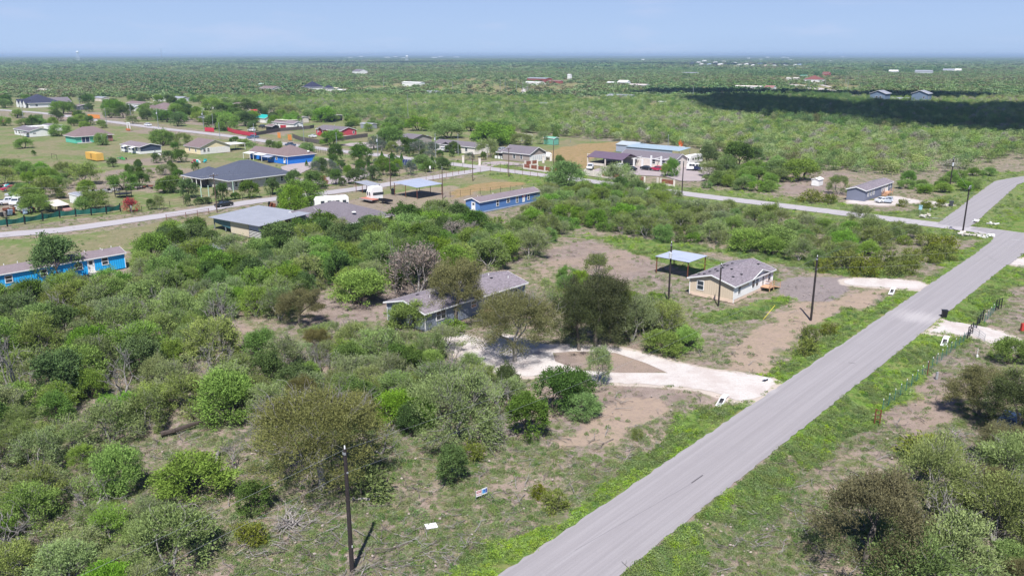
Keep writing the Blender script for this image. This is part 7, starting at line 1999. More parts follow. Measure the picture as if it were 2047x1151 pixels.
# garden arch and beds
o = empty('garden_arch', (*P(258, 261), 0), PV, 'white garden arch over a terracotta planter by the cross road', 'arch')
MB().box(-1.7, -.15, 0, -1.3, .15, 4.2).box(1.3, -.15, 0, 1.7, .15, 4.2).box(-1.298, -.15, 3.7, 1.298, .15, 4.2).build('arch_frame', M_WHITE, o)
MB().box(-1.6, -.9, 0, 2.1, -.2, 1.0).build('planter', paint('terracotta_panel', (.48, .16, .06), .8), o)
# orange scrap feature & swing sets
o = empty('orange_sculpture', (*P(1361, 293), 0), 0, 'bright orange ragged object at the far wood edge', 'sculpture')
for k in range(7):
    a = k * .9; MB().tube((.5 * math.cos(a), .4 * math.sin(a), 0), (1.0 * math.cos(a + .6), .5 * math.sin(a), 2.2 + .9 * math.sin(k * 2.1)), .28, .1, n=6).build('prong', paint('vivid_orange', (.75, .12, .02), .6), o)
def goal(px, py, w_, h_, label, rz=PV):
    o = empty('goal_frame', (*P(px, py), 0), rz, label, 'goal')
    MB().tube((0, 0, 0), (0, 0, h_), .07, n=5).tube((w_, 0, 0), (w_, 0, h_), .07, n=5).tube((0, 0, h_), (w_, 0, h_), .07, n=5).tube((0, 0, h_), (0, 1.6, 0), .05, n=4).tube((w_, 0, h_), (w_, 1.6, 0), .05, n=4).build('frame', M_WHITE, o)
goal(1174, 325, 3.4, 3.2, 'white goal frame at the edge of the tan field')
goal(1042, 283, 6.5, 3.6, 'white swing frame behind the taupe house')
def swing(px, py):
    o = empty('swing_set', (*P(px, py), 0), PV, 'faint dark swing frame on the pasture by the container', 'swing')
    MB().tube((0, 0, 0), (0, 0, 2), .06, n=4).tube((5, 0, 0), (5, 0, 2), .06, n=4).tube((0, 0, 2), (5, 0, 2), .06, n=4).build('frame', M_BLACK, o)
swing(104, 318)
# stock sheds at the far end of pasture: red swing, dark hauler etc
for px, py, X, Y, h, m, nm_, lb in ((668, 242, 6, 14, 3.2, M_BLACK, 'dark_shed', 'dark open shed with pinkish roof at the wood edge behind the red house'), (742, 258, 4, 9, 2.6, R_STEEL, 'grey_shed', 'small grey shed alone in the green field'), (1108, 290, 3, 6, 3.0, paint('sea_green', (.16, .42, .32), .7), 'green_shed', 'sea green lattice shed behind the taupe house')):
    simple(nm_, lb, P(px, py), X, Y, h, .4, 'y', m, R_MAUVE if nm_ == 'dark_shed' else m, cat='shed', over=.2)
o = empty('white_tank', (*P(1096, 318), 0), RA, 'white round tank behind the taupe house gable', 'tank')
MB().ball((0, 0, 1.3), 1.5, 1.5, 1.3, 12, 8).build('tank_shell', M_WHITE, o)

# ------------------------------------------------------------------ poles and wires
WIRES = []
def pole(px, py, h, label, mat=None, r=.15, cross=0, trans=None, cap=True, lamp=False, name='utility_pole'):
    x, y = P(px, py); mat = mat or M_DARKWOOD
    o = empty(name, (x, y, -.05), RA, label, 'utility pole' if name == 'utility_pole' else 'pole')
    MB().tube((0, 0, 0), (0, 0, h), r * 1.1, r * .8, n=10).build('shaft', mat, o)
    if cap:
        MB().tube((0, 0, h), (0, 0, h + .25), .06, .05, n=8).build('insulator', M_WHITE, o)
        MB().box(-.14, -.14, h - .45, -.02, .14, h - .25).tube((0, -.2, h - 1.9), (0, -.1, h - 1.9), .08, n=6).build('bracket', M_STEEL, o)
    for k in range(cross):
        z = h - .35 - k * .9
        MB().box(-1.2, -.2, z - .07, 1.2, -.08, z + .07).build('cross_arm', mat, o)
        for a in (-1.05, -.5, .5, 1.05): MB().tube((a, -.14, z + .07), (a, -.14, z + .25), .05, n=6).build('insulator', M_STEEL, o)
    if trans:
        MB().tube((-.33, -.1, h - 2.4), (-.33, -.1, h - 1.5), .24, n=12).tube((-.33, -.1, h - 1.5), (-.33, -.1, h - 1.42), .2, .1, n=12).build('transformer', paint('transformer_grey', (.55, .57, .6), .5), o)
    if lamp:
        MB().tube((0, 0, h - .1), (.9, 0, h + .25), .05, n=5).tube((.9, 0, h + .15), (1.3, 0, h + .15), .14, .1, n=8).build('lamp_arm', M_STEEL, o)
    return (x, y, h)
p0 = pole(704, 1139, 10.3, 'tall black pole standing alone in the foremost dry ground', r=.17)
MB().box(-.03, -.2, 2.1, .03, -.17, 2.3).build('pole_tag', M_WHITE, bpy.data.objects['utility_pole'])
p1 = pole(1621, 638.5, 9.7, 'black pole on the verge between the beige pad and the main road', r=.16)
p2 = pole(1924, 467, 10.4, 'leaning black pole with twin lamps and cross arms at the junction', r=.17, cross=1, lamp=True)
p3 = pole(1897, 383.5, 9.9, 'black pole with white transformer beyond the slate mobile home', r=.16, trans=True)
p4 = pole(1436, 612, 6.8, 'short black service pole against the gable of the beige house', r=.13)
p5 = pole(1336, 606, 9.9, 'black pole with transformer in line with the steel carport', r=.15, trans=True)
p6 = pole(1363, 388, 9.4, 'black pole beside the cross road before the stucco wall', r=.15)
POLES = [(1017, 353, 9.4, 'brown pole with lamp behind the tan fenced field', 1), (945, 361, 9.0, 'thin brown pole where the two roads meet', 0), (885, 397, 8.6, 'brown pole beside the large shade canopy', 0), (781, 378, 9.6, 'brown pole between the shade canopy and the garden', 0),
         (434, 424, 9.6, 'brown pole before the charcoal roofed house', 1), (756, 321, 9.4, 'grey pole with white box by the silvery garden shrubs', 2), (871, 317.5, 9.4, 'grey pole with white box by the white pickup', 2), (916, 310, 8.0, 'grey pole beside the cream mobile home', 0),
         (608, 285.5, 9.4, 'grey pole with white box by the grey wooden fence', 2), (674, 306, 8.0, 'thin pole at the garden entrance gate', 0), (670, 274, 5.5, 'short brown pole in the red house yard', 0), (510, 287, 8.6, 'grey pole with white box at the red fence', 2),
         (47, 240, 9.5, 'grey pole beside the pasture road bend', 0), (162, 229, 10.5, 'tall twin grey pole by the orange fence panels', 1), (214, 252, 9.6, 'grey pole beyond the mint green house', 0), (263, 242, 10.5, 'grey pole behind the garden arch', 0),
         (317, 256, 9.8, 'grey pole next to the white pickup on the road', 2), (408, 261, 10.4, 'grey pole with white box among the roadside trees', 2), (427, 262, 8.6, 'thin grey pole at the red panel fence', 0), (440, 278, 7.4, 'grey pole before the red fence', 0),
         (1106, 333, 9.6, 'brown pole rising behind the stucco wall', 0), (1335, 296, 5.5, 'short dark post behind the sky blue shed', 0)]
for px, py, h, lb, t in POLES: pole(px, py, h, lb, M_BROWNPOLE if py > 330 else M_GREYPOLE, .13, cross=1 if t == 1 else 0, trans=(t == 2))
pole(816, 242, 15.5, 'very tall thin grey mast at the wood edge', M_GREYPOLE, .12, cap=False, name='light_mast')
FARP = [(905, 183), (930, 178), (1000, 179), (1010, 176), (1045, 184), (1055, 182), (1385, 197), (1616, 184), (1649, 176), (1694, 182), (1715, 160), (767, 175), (1032, 181), (1690, 168)]
for k, (px, py) in enumerate(FARP):
    pole(px, py, 11, f'distant pole, {["first", "second", "third", "fourth", "fifth", "sixth", "seventh", "eighth", "ninth", "tenth", "eleventh", "twelfth", "thirteenth", "fourteenth"][k]} counted across the far pastures', M_GREYPOLE, .22, cap=False)
WM = paint('aluminium_wire', (.42, .44, .43), .6, .2)
def wire(a, b, za, zb, sag, label, r=.010):
    pts = []
    A = Vector((a[0], a[1], za)); B = Vector((b[0], b[1], zb))
    for k in range(13):
        t = k / 12; p = A.lerp(B, t); p.z -= sag * 4 * t * (1 - t); pts.append(tuple(p))
    o = MB().line(pts, r, 3).build('power_line', WM); tag(o, label, 'power line')
pm = (p0[0] - 84 * UX, p0[1] - 84 * UY)
for z_, nm_ in ((-.0, 'upper'), (1.9, 'lower')):
    wire(pm, p0, 10.2 - z_, 10.2 - z_, 1.2, f'{nm_} wire leading away from the front pole over the brush')
    wire(p0, p1, 10.2 - z_, 9.6 - z_, 1.4, f'{nm_} wire from the front pole to the verge pole')
    wire(p1, p2, 9.6 - z_, 10.2 - z_, 1.2, f'{nm_} wire from the verge pole to the junction pole')
q = P(2120, 590)
wire(p1, q, 9.6, 9.4, .8, 'upper wire crossing the main road from the verge pole'); wire(p1, q, 8.0, 7.8, .8, 'lower wire crossing the main road from the verge pole')
wire(p1, p5, 8.0, 8.8, .8, 'wire from the verge pole to the carport pole'); wire(p5, p4, 8.0, 6.5, .3, 'service wire from the carport pole to the short pole')
wire(p4, (bc[0] + 1.5 * UX + 3 * VX, bc[1] + 1.5 * UY + 3 * VY), 6.5, 3.9, .2, 'drop wire from the short pole to the beige roof')
wire(p2, p3, 10.0, 9.6, 1.0, 'wire from the junction pole to the transformer pole'); wire(p3, P(2200, 372), 9.6, 9.4, .8, 'wire from the transformer pole past the road bend')
wire(p6, p3, 9.0, 9.2, 1.8, 'wire from the cross road pole to the transformer pole')
w1_, w2_, w3_ = P(434, 424), P(-80, 455), P(781, 378)
wire(w1_, w2_, 9.2, 9.2, 1.2, 'wire over the vehicle yard from the brown pole'); wire(w1_, w3_, 9.2, 9.2, 1.0, 'wire along the side road between brown poles')
# yellow guy marker
a = Vector((*P(1526, 638), 0)); b = a + Vector((1.9, 1.0, 1.9))
t = MB().tube(a, b, .03, n=6).build('guy_marker', paint('marker_yellow', (.75, .62, .02), .5)); tag(t, 'slanting yellow guy wire marker on the bare ground by the beige house', 'guy marker')
# horizon masts and water tower
def tower(px, py_base, h, label):
    D = 5200.0; x = (px - 1023.5) / FPX * D / _c * 1.0; 
    o = empty('water_tower', (x, D, 0), 0, label, 'water tower')
    MB().ball((0, 0, h), 8, 8, 6, 14, 8).build('tank_bulb', paint('tower_white', (.7, .75, .78), .6), o)
    for k in range(6):
        an = k * math.pi / 3; MB().tube((9 * math.cos(an), 9 * math.sin(an), 0), (6 * math.cos(an), 6 * math.sin(an), h - 3), .7, n=5).build('leg', paint('tower_white', (.7, .75, .78), .6), o)
tower(220, 108, 56, 'pale water tower on the horizon above the dark woods')
tower(829, 110, 30, 'small white water tower tip far along the horizon')
for px, h, w_ in ((73, 78, 'beside the water tower'), (375, 75, 'on its other side from the tower'), (2000, 66, 'above the far dark woods')):
    x = (px - 1023.5) / FPX * 5000 / _c
    o = empty('radio_mast', (x, 5000, 0), 0, f'hair thin radio mast on the horizon {w_}', 'mast')
    MB().tube((0, 0, 0), (0, 0, h), 1.0, .8, n=4).build('mast_shaft', M_GREYPOLE, o)

# ------------------------------------------------------------------ fences, walls, signs, culverts
def fence(name, label, pts, post_m, h, spacing, rails=(), rail_m=None, rr=.03, post_r=.05, panel=None, panel_name='panel', cat='fence', caps=None, mesh=None, cyl=True, group=None):
    o = empty(name, (*pts[0], 0), 0, label, cat, group)
    ox, oy = pts[0]
    me = MB().tube((0, 0, 0), (0, 0, h), post_r, n=6).mesh('post', post_m)
    L = [(np.array(a), np.array(b)) for a, b in zip(pts, pts[1:])]
    last = None
    for a, b in L:
        d = np.hypot(*(b - a)); n = max(1, round(d / spacing))
        for k in range(n + (1 if b is L[-1][1] else 0)):
            p = a + (b - a) * k / n
            z = gz(p[0], p[1])
            q_ = link('post', me, o, (p[0] - ox, p[1] - oy, z))
            if caps: link('post_cap', caps, q_, (0, 0, h))
            if last is not None and (panel or rails or mesh):
                u = np.array(last) - p; ln = np.hypot(*u); an = math.atan2(u[1], u[0])
                if panel: 
                    e_ = link(panel_name, panel, o, (p[0] - ox, p[1] - oy, z)); e_.rotation_euler = (0, 0, an); e_.scale = (ln, 1, 1)
                for zr in rails:
                    MB().tube((p[0] - ox, p[1] - oy, z + zr), (last[0] - ox, last[1] - oy, zr + gz(*last)), rr, n=4, cap=False).build('rail', rail_m or post_m, o)
                if mesh:
                    e_ = link('wire_mesh', mesh, o, (p[0] - ox, p[1] - oy, z)); e_.rotation_euler = (0, 0, an); e_.scale = (ln, 1, 1)
            last = (p[0], p[1])
    return o
# green t-post fence with wire netting
M_TP = paint('t_post_green', (.03, .16, .13), .6)
capm = MB().box(-.035, -.035, 0, .035, .035, .16).mesh('post_cap', M_WHITE)
def netting(h, dx, dz, r, mat):
    mb = MB()
    for k in range(int(1 / dx) + 1): mb.tube((k * dx, 0, .02), (k * dx, 0, h), r / 3.2, n=3, cap=False)
    z = .05
    while z < h: mb.tube((0, 0, z), (1, 0, z), r, n=3, cap=False); z += dz
    me = mb.mesh('wire_mesh', mat); return me
NET = netting(1.15, .11, .16, .006, paint('green_wire', (.16, .26, .24), .5))
fa, fb = P(1762, 822), P(1934, 674)
fence('wire_fence', 'green wire fence with white tipped posts along the far verge', [P(1764, 818), P(1853, 742), P(1934, 675)], M_TP, 1.35, 2.0, mesh=NET, caps=capm, post_r=.035)
fence('wire_fence', 'short green wire fence between the two black pipe braces', [P(1968, 644), P(1990, 620)], M_TP, 1.35, 2.0, mesh=NET, caps=capm, post_r=.035)
def brace(px0, py0, px1, py1, m, label, h=1.7):
    a, b = P(px0, py0), P(px1, py1)
    o = empty('fence_brace', (*a, 0), 0, label, 'fence brace')
    d = (b[0] - a[0], b[1] - a[1])
    for k in (0, .5, 1):
        if k == .5 and m is M_RUST: continue
        MB().tube((d[0] * k, d[1] * k, 0), (d[0] * k, d[1] * k, h), .07, n=8).build('post', m, o)
    for z in (h * .33, h * .62, h * .92): MB().tube((0, 0, z), (d[0], d[1], z), .045, n=6).build('rail', m, o)
brace(1934, 676, 1943, 667, M_BLACK, 'black pipe brace on the near side of the gate opening')
brace(1952, 656, 1964, 640, M_BLACK, 'black pipe brace on the far side of the gate opening')
brace(1990, 620, 2001, 616, M_BLACK, 'black pipe brace at the end of the short green fence')
brace(1748, 846, 1758, 848, M_RUST, 'rusty red pipe brace at the corner of the green fence')
MB().tube((0, 0, 0), (0, 0, 1.9), .06, n=8).build('corner_post', M_RUST, None, (*P(1853.5, 749), 0)); tag(bpy.data.objects['corner_post'], 'single rusty post midway along the green wire fence', 'post')
o = empty('pipe_gate', (*P(1945, 668), 0), math.atan2(P(1962, 681)[1] - P(1945, 668)[1], P(1962, 681)[0] - P(1945, 668)[0]), 'grey tube farm gate swung open beside the white driveway', 'gate')
g = MB()
for z in (.25, .55, .85, 1.2): g.tube((0, 0, z), (3.6, 0, z), .03, n=5)
for xx in (0, 1.8, 3.6): g.tube((xx, 0, .25), (xx, 0, 1.2), .03, n=5)
g.build('gate_leaf', M_STEEL, o)
# grey wooden fence round the red house
pal = MB()
for k in range(16): pal.box(k / 16, -.02, .05, (k + .88) / 16, .02, 1.75 + .04 * ((k * 7) % 3))
PAL = pal.mesh('picket_panel', M_GREYWOOD)
def palfence(label, pts, mat=None, h=1.8, nm='wooden_fence', sp=2.4, pname='picket'):
    m = mat or M_GREYWOOD; one = MB().box(0, -.02, .05, 1, .02, h).mesh('fence_panel', m)
    return fence(nm, label, pts, m, h + .1, sp, panel=one if mat else PAL, panel_name='fence_panel', post_r=.07)
palfence('grey picket fence behind the orange gate panels, round the red house', Ps([(510, 272), (560, 263), (620, 258), (628, 256)]))
palfence('grey picket fence running from the gate panels past the red house', Ps([(585, 275), (600, 281), (640, 288), (655, 285), (690, 280), (735, 274)]))
ORG = paint('orange_fence_boards', (.62, .24, .06), .8, wear=.1)
palfence('orange boarded fence panel beside the dark house', Ps([(145, 232), (160, 233)]), ORG, 2.3)
palfence('long orange boarded fence panel beyond the side lane', Ps([(176, 236), (200, 237.5)]), ORG, 2.3)
palfence('orange gate panel at the mouth of the red house drive', Ps([(555.5, 276), (561, 276.5)]), ORG, 2.6)
palfence('second orange gate panel, closer to the slate blue pickup', Ps([(576, 280), (583, 281)]), ORG, 2.6)
palfence('bright red sheet fence beside the roadside trees', Ps([(455, 262), (470, 267), (512, 274)]), paint('red_sheet_fence', (.48, .04, .07), .6), 1.9)
palfence('short bright red sheet fence before the drive opening', Ps([(410, 263), (428, 264)]), paint('red_sheet_fence', (.48, .04, .07), .6), 2.1)
# green shade net fence
SN = paint('green_shade_net', (.015, .11, .085), .8, wear=.3)
sag = MB()
for k in range(8):
    a, b = k / 8, (k + 1) / 8; za, zb = 1.75 - .35 * 4 * a * (1 - a), 1.75 - .35 * 4 * b * (1 - b)
    sag.add([(a, -.03 + .12 * math.sin(a * 9), .35), (b, -.03 + .12 * math.sin(b * 9), .35), (b, -.03, zb), (a, -.03, za), (a, .01 + .12 * math.sin(a * 9), .35), (b, .01 + .12 * math.sin(b * 9), .35), (b, .01, zb), (a, .01, za)], [(0, 1, 2, 3), (7, 6, 5, 4), (3, 2, 6, 7)])
SAG = sag.mesh('shade_net', SN)
fence('net_fence', 'black post fence hung with sagging dark green shade net', Ps([(-60, 460), (15, 452), (50, 447), (86, 441), (120, 435), (152, 432), (183, 430), (213, 427), (241, 422)]), M_BLACK, 2.0, 5.2, panel=SAG, panel_name='shade_net', post_r=.16)
# plain wire fences
fence('field_fence', 'black post fence on the yard side of the side road', Ps([(284, 424), (340, 414), (395, 405), (450, 404), (520, 397), (620, 378), (745, 362), (850, 346), (900, 338)]), M_BLACK, 1.6, 4.2, rails=(1.5, .8), rr=.015, post_r=.06)
fence('field_fence', 'rusty post fence on the far edge of the tan field', Ps([(838, 367), (905, 352), (940, 344), (1000, 343), (1060, 352), (1120, 362), (1180, 371)]), M_RUST, 1.6, 3.6, rails=(1.5, .9), rr=.015, post_r=.06)
fence('field_fence', 'dark post fence between the tan field and the blue mobile home', Ps([(900, 393), (960, 388), (1020, 382), (1090, 376), (1150, 384), (1230, 388)]), M_BLACK, 1.6, 3.6, rails=(1.5, .9), rr=.015, post_r=.05)
fence('pipe_fence', 'rusty pipe rail fence beside the stock barn', Ps([(333, 441), (372, 436), (418, 428)]), M_RUST, 1.5, 3.6, rails=(1.4, 1.0, .6), rr=.04, post_r=.07)
fence('pipe_fence', 'dark pipe rail fence right behind the stock barn trees', Ps([(383, 452), (411, 459)]), M_BLACK, 1.5, 2.6, rails=(1.4, .9, .5), rr=.04, post_r=.07)
fence('field_fence', 'wire fence before the taupe house and the tan field', Ps([(800, 325), (870, 328), (925, 333)]), M_BLACK, 1.4, 4, rails=(1.3,), rr=.02, post_r=.05)
fence('field_fence', 'wire fence along the drive of the taupe house', Ps([(960, 330), (1000, 333), (1045, 338)]), M_BLACK, 1.4, 3.5, rails=(1.3, .7), rr=.02, post_r=.05)
fence('field_fence', 'iron fence between the gravel drive and the cross road', Ps([(628, 304), (655, 308), (690, 314)]), M_BLACK, 1.7, 1.6, rails=(1.6, .3), rr=.03, post_r=.06)
fence('field_fence', 'thin post fence round the container pasture', Ps([(0, 392), (60, 372), (110, 360), (200, 352), (300, 345), (420, 332)]), M_GREYPOLE, 1.3, 6, rails=(1.2,), rr=.015, post_r=.05)
fence('field_fence', 'far post fence behind the tan field', Ps([(1100, 286), (1180, 284), (1240, 284)]), M_GREYPOLE, 1.5, 12, rails=(1.4,), rr=.02, post_r=.08)
# cream stucco walls with brown-red infill panels
PNL = paint('red_brown_slats', (.26, .07, .04), .7, wear=.15)
def stucco_wall(pts, label, seg=3.6, kinds=None):
    o = empty('stucco_wall', (*pts[0], 0), 0, label, 'wall'); ox, oy = pts[0]; i = 0
    for a, b in zip(pts, pts[1:]):
        a = np.array(a); b = np.array(b); d = np.hypot(*(b - a)); n = max(1, round(d / seg)); an = math.atan2(*(b - a)[::-1])
        for k in range(n):
            p = a + (b - a) * k / n - np.array([ox, oy]); s_ = d / n
            M = Matrix.Rotation(an, 4, 'Z')
            def put(nm, mb, m, par=o):
                e_ = mb.build(nm, m, par, (p[0], p[1], 0)); e_.rotation_euler = (0, 0, an); return e_
            put('pillar', MB().box(-.25, -.25, 0, .25, .25, 2.0), M_STUCCO)
            kd = kinds[i % len(kinds)] if kinds else 'p'; i += 1
            if kd == 'w': put('wall_panel', MB().box(.251, -.12, 0, s_ - .251, .12, 1.75), M_STUCCO)
            elif kd == 'p':
                put('wall_base', MB().box(.251, -.12, 0, s_ - .251, .12, .55), M_STUCCO)
                for q in range(6): put('slat', MB().box(.3, -.05, .6 + q * .2, s_ - .3, .05, .76 + q * .2), PNL)
    p = np.array(pts[-1]) - np.array([ox, oy])
    MB().box(-.25, -.25, 0, .25, .25, 2.0).build('pillar', M_STUCCO, o, (p[0], p[1], 0))
stucco_wall(Ps([(1047, 338), (1104, 346.5), (1133, 352), (1145, 354)]), 'cream wall with red-brown slat panels before the taupe house', 3.4, ['p', 'p', 'p', 'p', 'p', 'w', 'w'])
stucco_wall(Ps([(1050, 333), (1074, 330)]), 'side return of the red-brown panelled wall by the taupe house', 3.0)
stucco_wall(Ps([(1169, 350), (1203, 355), (1288, 366)]), 'cream wall with red-brown panels along the parked cars', 3.9, ['w', 'w', 'p', 'p', 'x', 'p', 'p', 'p'])
stucco_wall(Ps([(1314, 368), (1321, 369.5), (1347, 373)]), 'separate piece of panelled cream wall nearest the black road pole', 3.2, ['x', 'p', 'p'])
for px, py, lb in ((926, 326, 'cream gate pillar at the drive of the cream mobile home'), (959, 331, 'cream gate pillar by the taupe house drive'), (1086, 326, 'cream pillar behind the panelled wall'), (1101, 322, 'second cream pillar behind the panelled wall, nearer the round tank')):
    t = MB().box(-.4, -.4, 0, .4, .4, 2.4).box(-.48, -.48, 2.4, .48, .48, 2.55).build('gate_pillar', M_STUCCO, None, (*P(px, py), 0)); tag(t, lb, 'pillar')
t = MB().box(0, 0, 0, .25, 7.5, 2.0).build('estate_wall', M_STUCCO, None, (*P(622, 395), 0)); bpy.data.objects.remove(t)

# culvert ends
def culvert(px, py, rz, label, s=1.0):
    x, y = P(px, py); o = empty('culvert_end', (x, y, gz(x, y) + .05), rz, label, 'culvert')
    # sloping concrete apron with a flat black painted mouth
    vv = []; n = 9
    for k in range(n):
        a = math.pi * k / (n - 1)
        vv += [(0 + .9 * (1 - math.sin(a)) , .46 * math.cos(a), .62 * math.sin(a)), (1.9, .46 * math.cos(a), .62 * math.sin(a))]
    mb = MB()
    mb.add([(-.9, -.75, .0), (-.9, .75, .0), (1.3, .75, .85), (1.3, -.75, .85), (-.6, -.55, .06), (-.6, .55, .06), (1.0, .55, .74), (1.0, -.55, .74)], [(0, 4, 7, 3), (0, 1, 5, 4), (1, 2, 6, 5), (3, 7, 6, 2)])
    mb.add([(1.3, -.75, .85), (1.3, .75, .85), (2.6, .75, .88), (2.6, -.75, .88)], [(0, 3, 2, 1)])
    mb.add([(-.9, -.75, 0), (1.3, -.75, .85), (1.3, -.75, -.3), (-.9, -.75, -.3)], [(3, 2, 1, 0)]); mb.add([(-.9, .75, 0), (1.3, .75, .85), (1.3, .75, -.3), (-.9, .75, -.3)], [(0, 1, 2, 3)])
    mb.build('concrete_apron', M_TRIM, o)
    MB().add([(-.6, -.54, .05), (-.6, .54, .05), (.75, .54, .1), (.75, -.54, .1), (.98, .54, .72), (.98, -.54, .72)], [(0, 3, 2, 1), (3, 5, 4, 2), (0, 5, 3), (1, 2, 4)]).build('channel', paint('pale_channel', (.55, .56, .6), .8), o)
    MB().add([(.30, .50, .10), (.45, -.50, .10), (.94, -.52, .71), (.94, .52, .71)], [(0, 1, 2, 3), (3, 2, 1, 0)]).build('painted_mouth_dark', M_BLACK, o)  # flat black face painted for the dark inside of the pipe
    o.scale = (s, s * .62, s)
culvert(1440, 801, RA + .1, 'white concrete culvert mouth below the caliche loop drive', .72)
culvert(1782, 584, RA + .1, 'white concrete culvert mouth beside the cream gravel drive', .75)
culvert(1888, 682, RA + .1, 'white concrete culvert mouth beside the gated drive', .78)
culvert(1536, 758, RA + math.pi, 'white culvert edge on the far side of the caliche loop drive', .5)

# street sign, road signs, property signs
s0, s1 = P(951.5, 999), P(974, 991)
an = math.atan2(s1[1] - s0[1], s1[0] - s0[0]); wd = math.hypot(s1[0] - s0[0], s1[1] - s0[1])
print('sign width', wd, math.degrees(an))
o = empty('property_sign', (*s0, 0), an, 'low pair of red and blue property signs on thin stakes', 'sign')
for k in (0, .5, 1): MB().box(wd * k - .02, 0, 0, wd * k + .02, .04, .92).build('stake', M_GREYPOLE, o)
SRED = paint('sign_red', (.50, .10, .12), .5); SBLU = paint('sign_blue', (.10, .33, .68), .5); SDB = paint('sign_dark_blue', (.04, .05, .30), .5)
f = MB().box(.02, -.035, .30, wd / 2 - .03, -.002, .88).build('sign_board', M_WHITE, o)
MB().box(.05, -.04, .62, wd / 2 - .06, -.036, .85).build('red_band', SRED, f); MB().box(.05, -.04, .42, wd / 2 - .06, -.036, .52).build('pink_band', paint('sign_pink', (.72, .42, .45), .5), f)
for k_, (a_, b_, z_) in enumerate(((.16, .84, .76), (.22, .7, .69))):
    MB().box(a_ * wd / 2, -.043, z_, b_ * wd / 2, -.0405, z_ + .03).build('printed_line', M_WHITE, f)
f = MB().box(wd / 2 + .03, -.035, .34, wd - .02, -.002, .92).build('sign_board', M_WHITE, o)
MB().box(wd / 2 + .06, -.04, .44, wd * .82, -.036, .82).build('blue_panel', SBLU, f); MB().box(wd * .83, -.04, .44, wd - .05, -.036, .86).build('dark_blue_panel', SDB, f)
MB().add([(wd * .68, -.043, .6), (wd * .76, -.043, .6), (wd * .76, -.043, .74), (wd * .72, -.043, .82), (wd * .68, -.043, .74)], [(0, 1, 2, 3, 4)]).build('house_emblem', SDB, f)
def sign(px, py, h, label, plates, mat=M_STEEL):
    o = empty('road_sign', (*P(px, py), 0), PV + .3, label, 'sign')
    MB().tube((0, 0, 0), (0, 0, h), .035, n=6).build('post', mat, o)
    for (w_, hh, z, m) in plates: MB().box(-w_ / 2, -.07, z, w_ / 2, -.04, z + hh).build('sign_plate', m, o)
LBL = paint('sign_pale_blue', (.30, .52, .62), .5)
sign(1838, 432, 2.7, 'street name sign with pale blue blades at the junction', [(.9, .2, 2.5, LBL), (.75, .75, 1.6, LBL)])
sign(1858, 429, 1.6, 'short grey sign post near the stop line', [(.3, .4, 1.2, M_STEEL)])
sign(264, 428, 2.2, 'small grey sign on the verge by the red flowering bush', [(.5, .5, 1.6, M_STEEL)])
sign(860, 347, 2.6, 'white sign on the verge of the garden', [(.6, .9, 1.6, M_WHITE)])
t = MB().box(-.5, -.35, .0, .5, .35, .06).build('cardboard_sheet', M_TRIM, None, (*P(862, 1052), .05)); t.rotation_euler = (.05, .08, .4); tag(t, 'flat white sheet lying on the dry weeds', 'sheet')
t = MB().box(-.12, -.1, 0, .12, .1, .9).build('meter_post', M_STEEL, None, (*P(1872, 757), -.02)); tag(t, 'short grey meter post behind the green wire fence', 'post')
t = MB().tube((0, 0, 0), (0, 0, 1.2), .03, n=6).box(-.1, -.1, 0, .1, .1, .3).build('marker_post', M_WHITE, None, (*P(1953, 713), -.02)); tag(t, 'thin white marker stake in the weeds inside the fence', 'stake')
t = MB().box(-.2, -.2, 0, .2, .2, 1.1).build('meter_box', paint('dull_red_paint', (.5, .05, .04), .6), None, (*P(2043, 661), 0)); tag(t, 'small red box in the weeds beyond the gate drive', 'box')

# fallen logs, earth bank, dead branch pile
BKL = barkmat('bleached_dead_wood', (.36, .33, .31))
def log(pts, r, m, label, name='fallen_log'):
    o = MB(); 
    W_ = [(*P(a, b), c) for a, b, c in pts]
    for k in range(len(W_) - 1): o.tube(W_[k], W_[k + 1], r * (1 - .12 * k), r * (1 - .12 * (k + 1)), n=7)
    t = o.build(name, m); tag(t, label, 'log')
log([(322, 872, .3), (350, 866, .35), (380, 856, .4), (405, 848, .35), (432, 834, .3)], .28, BK_DARK, 'long dark fallen trunk in the clearing of the brush')
log([(425, 755, .35), (450, 770, .4), (480, 786, .35), (515, 795, .3)], .26, BK_DARK, 'dark fallen trunk beside the shaded bare patch')
log([(437, 905, .2), (434, 925, .5), (436, 940, .2)], .16, BKL, 'pale broken branch standing in dry weeds')
log([(705, 998, .12), (740, 1000, .12)], .14, BKL, 'pale plank like log behind the pole in front')
log([(742, 992, .12), (775, 996, .12)], .1, BKL, 'pale twisted branch next to the plank like log')
def brushpile(px, py, r, n, label):
    o = empty('dead_branch_pile', (*P(px, py), 0), 0, label, 'branch pile'); rg_ = random.Random(int(px))
    for k in range(n):
        a = rg_.random() * 6.28; p_ = Vector((rg_.gauss(0, r * .2), rg_.gauss(0, r * .2), .1)); d = Vector((math.cos(a), math.sin(a), rg_.uniform(.1, .9))).normalized()
        mb = MB(); L_ = rg_.uniform(.5, 1) * r; rr_ = rg_.uniform(.03, .07); p = p_
        for s_ in range(4):
            q_ = p + d * L_ / 4; mb.tube(p, q_, rr_ * (1 - s_ * .2), rr_ * (.8 - s_ * .2), n=4)
            if s_: 
                d2 = (d + Vector((rg_.gauss(0, .6), rg_.gauss(0, .6), rg_.gauss(0, .3)))).normalized(); mb.tube(q_, q_ + d2 * L_ * .3, rr_ * .5, .01, n=3)
            p = q_; d = (d + Vector((rg_.gauss(0, .25), rg_.gauss(0, .25), rg_.gauss(-.08, .15)))).normalized()
        mb.build('branch', BKL, o)
brushpile(578, 1048, 2.2, 34, 'pile of bleached dead branches on the dry ground')
brushpile(1905, 870, 2.0, 18, 'small bleached branch pile under the olive oak inside the fence')
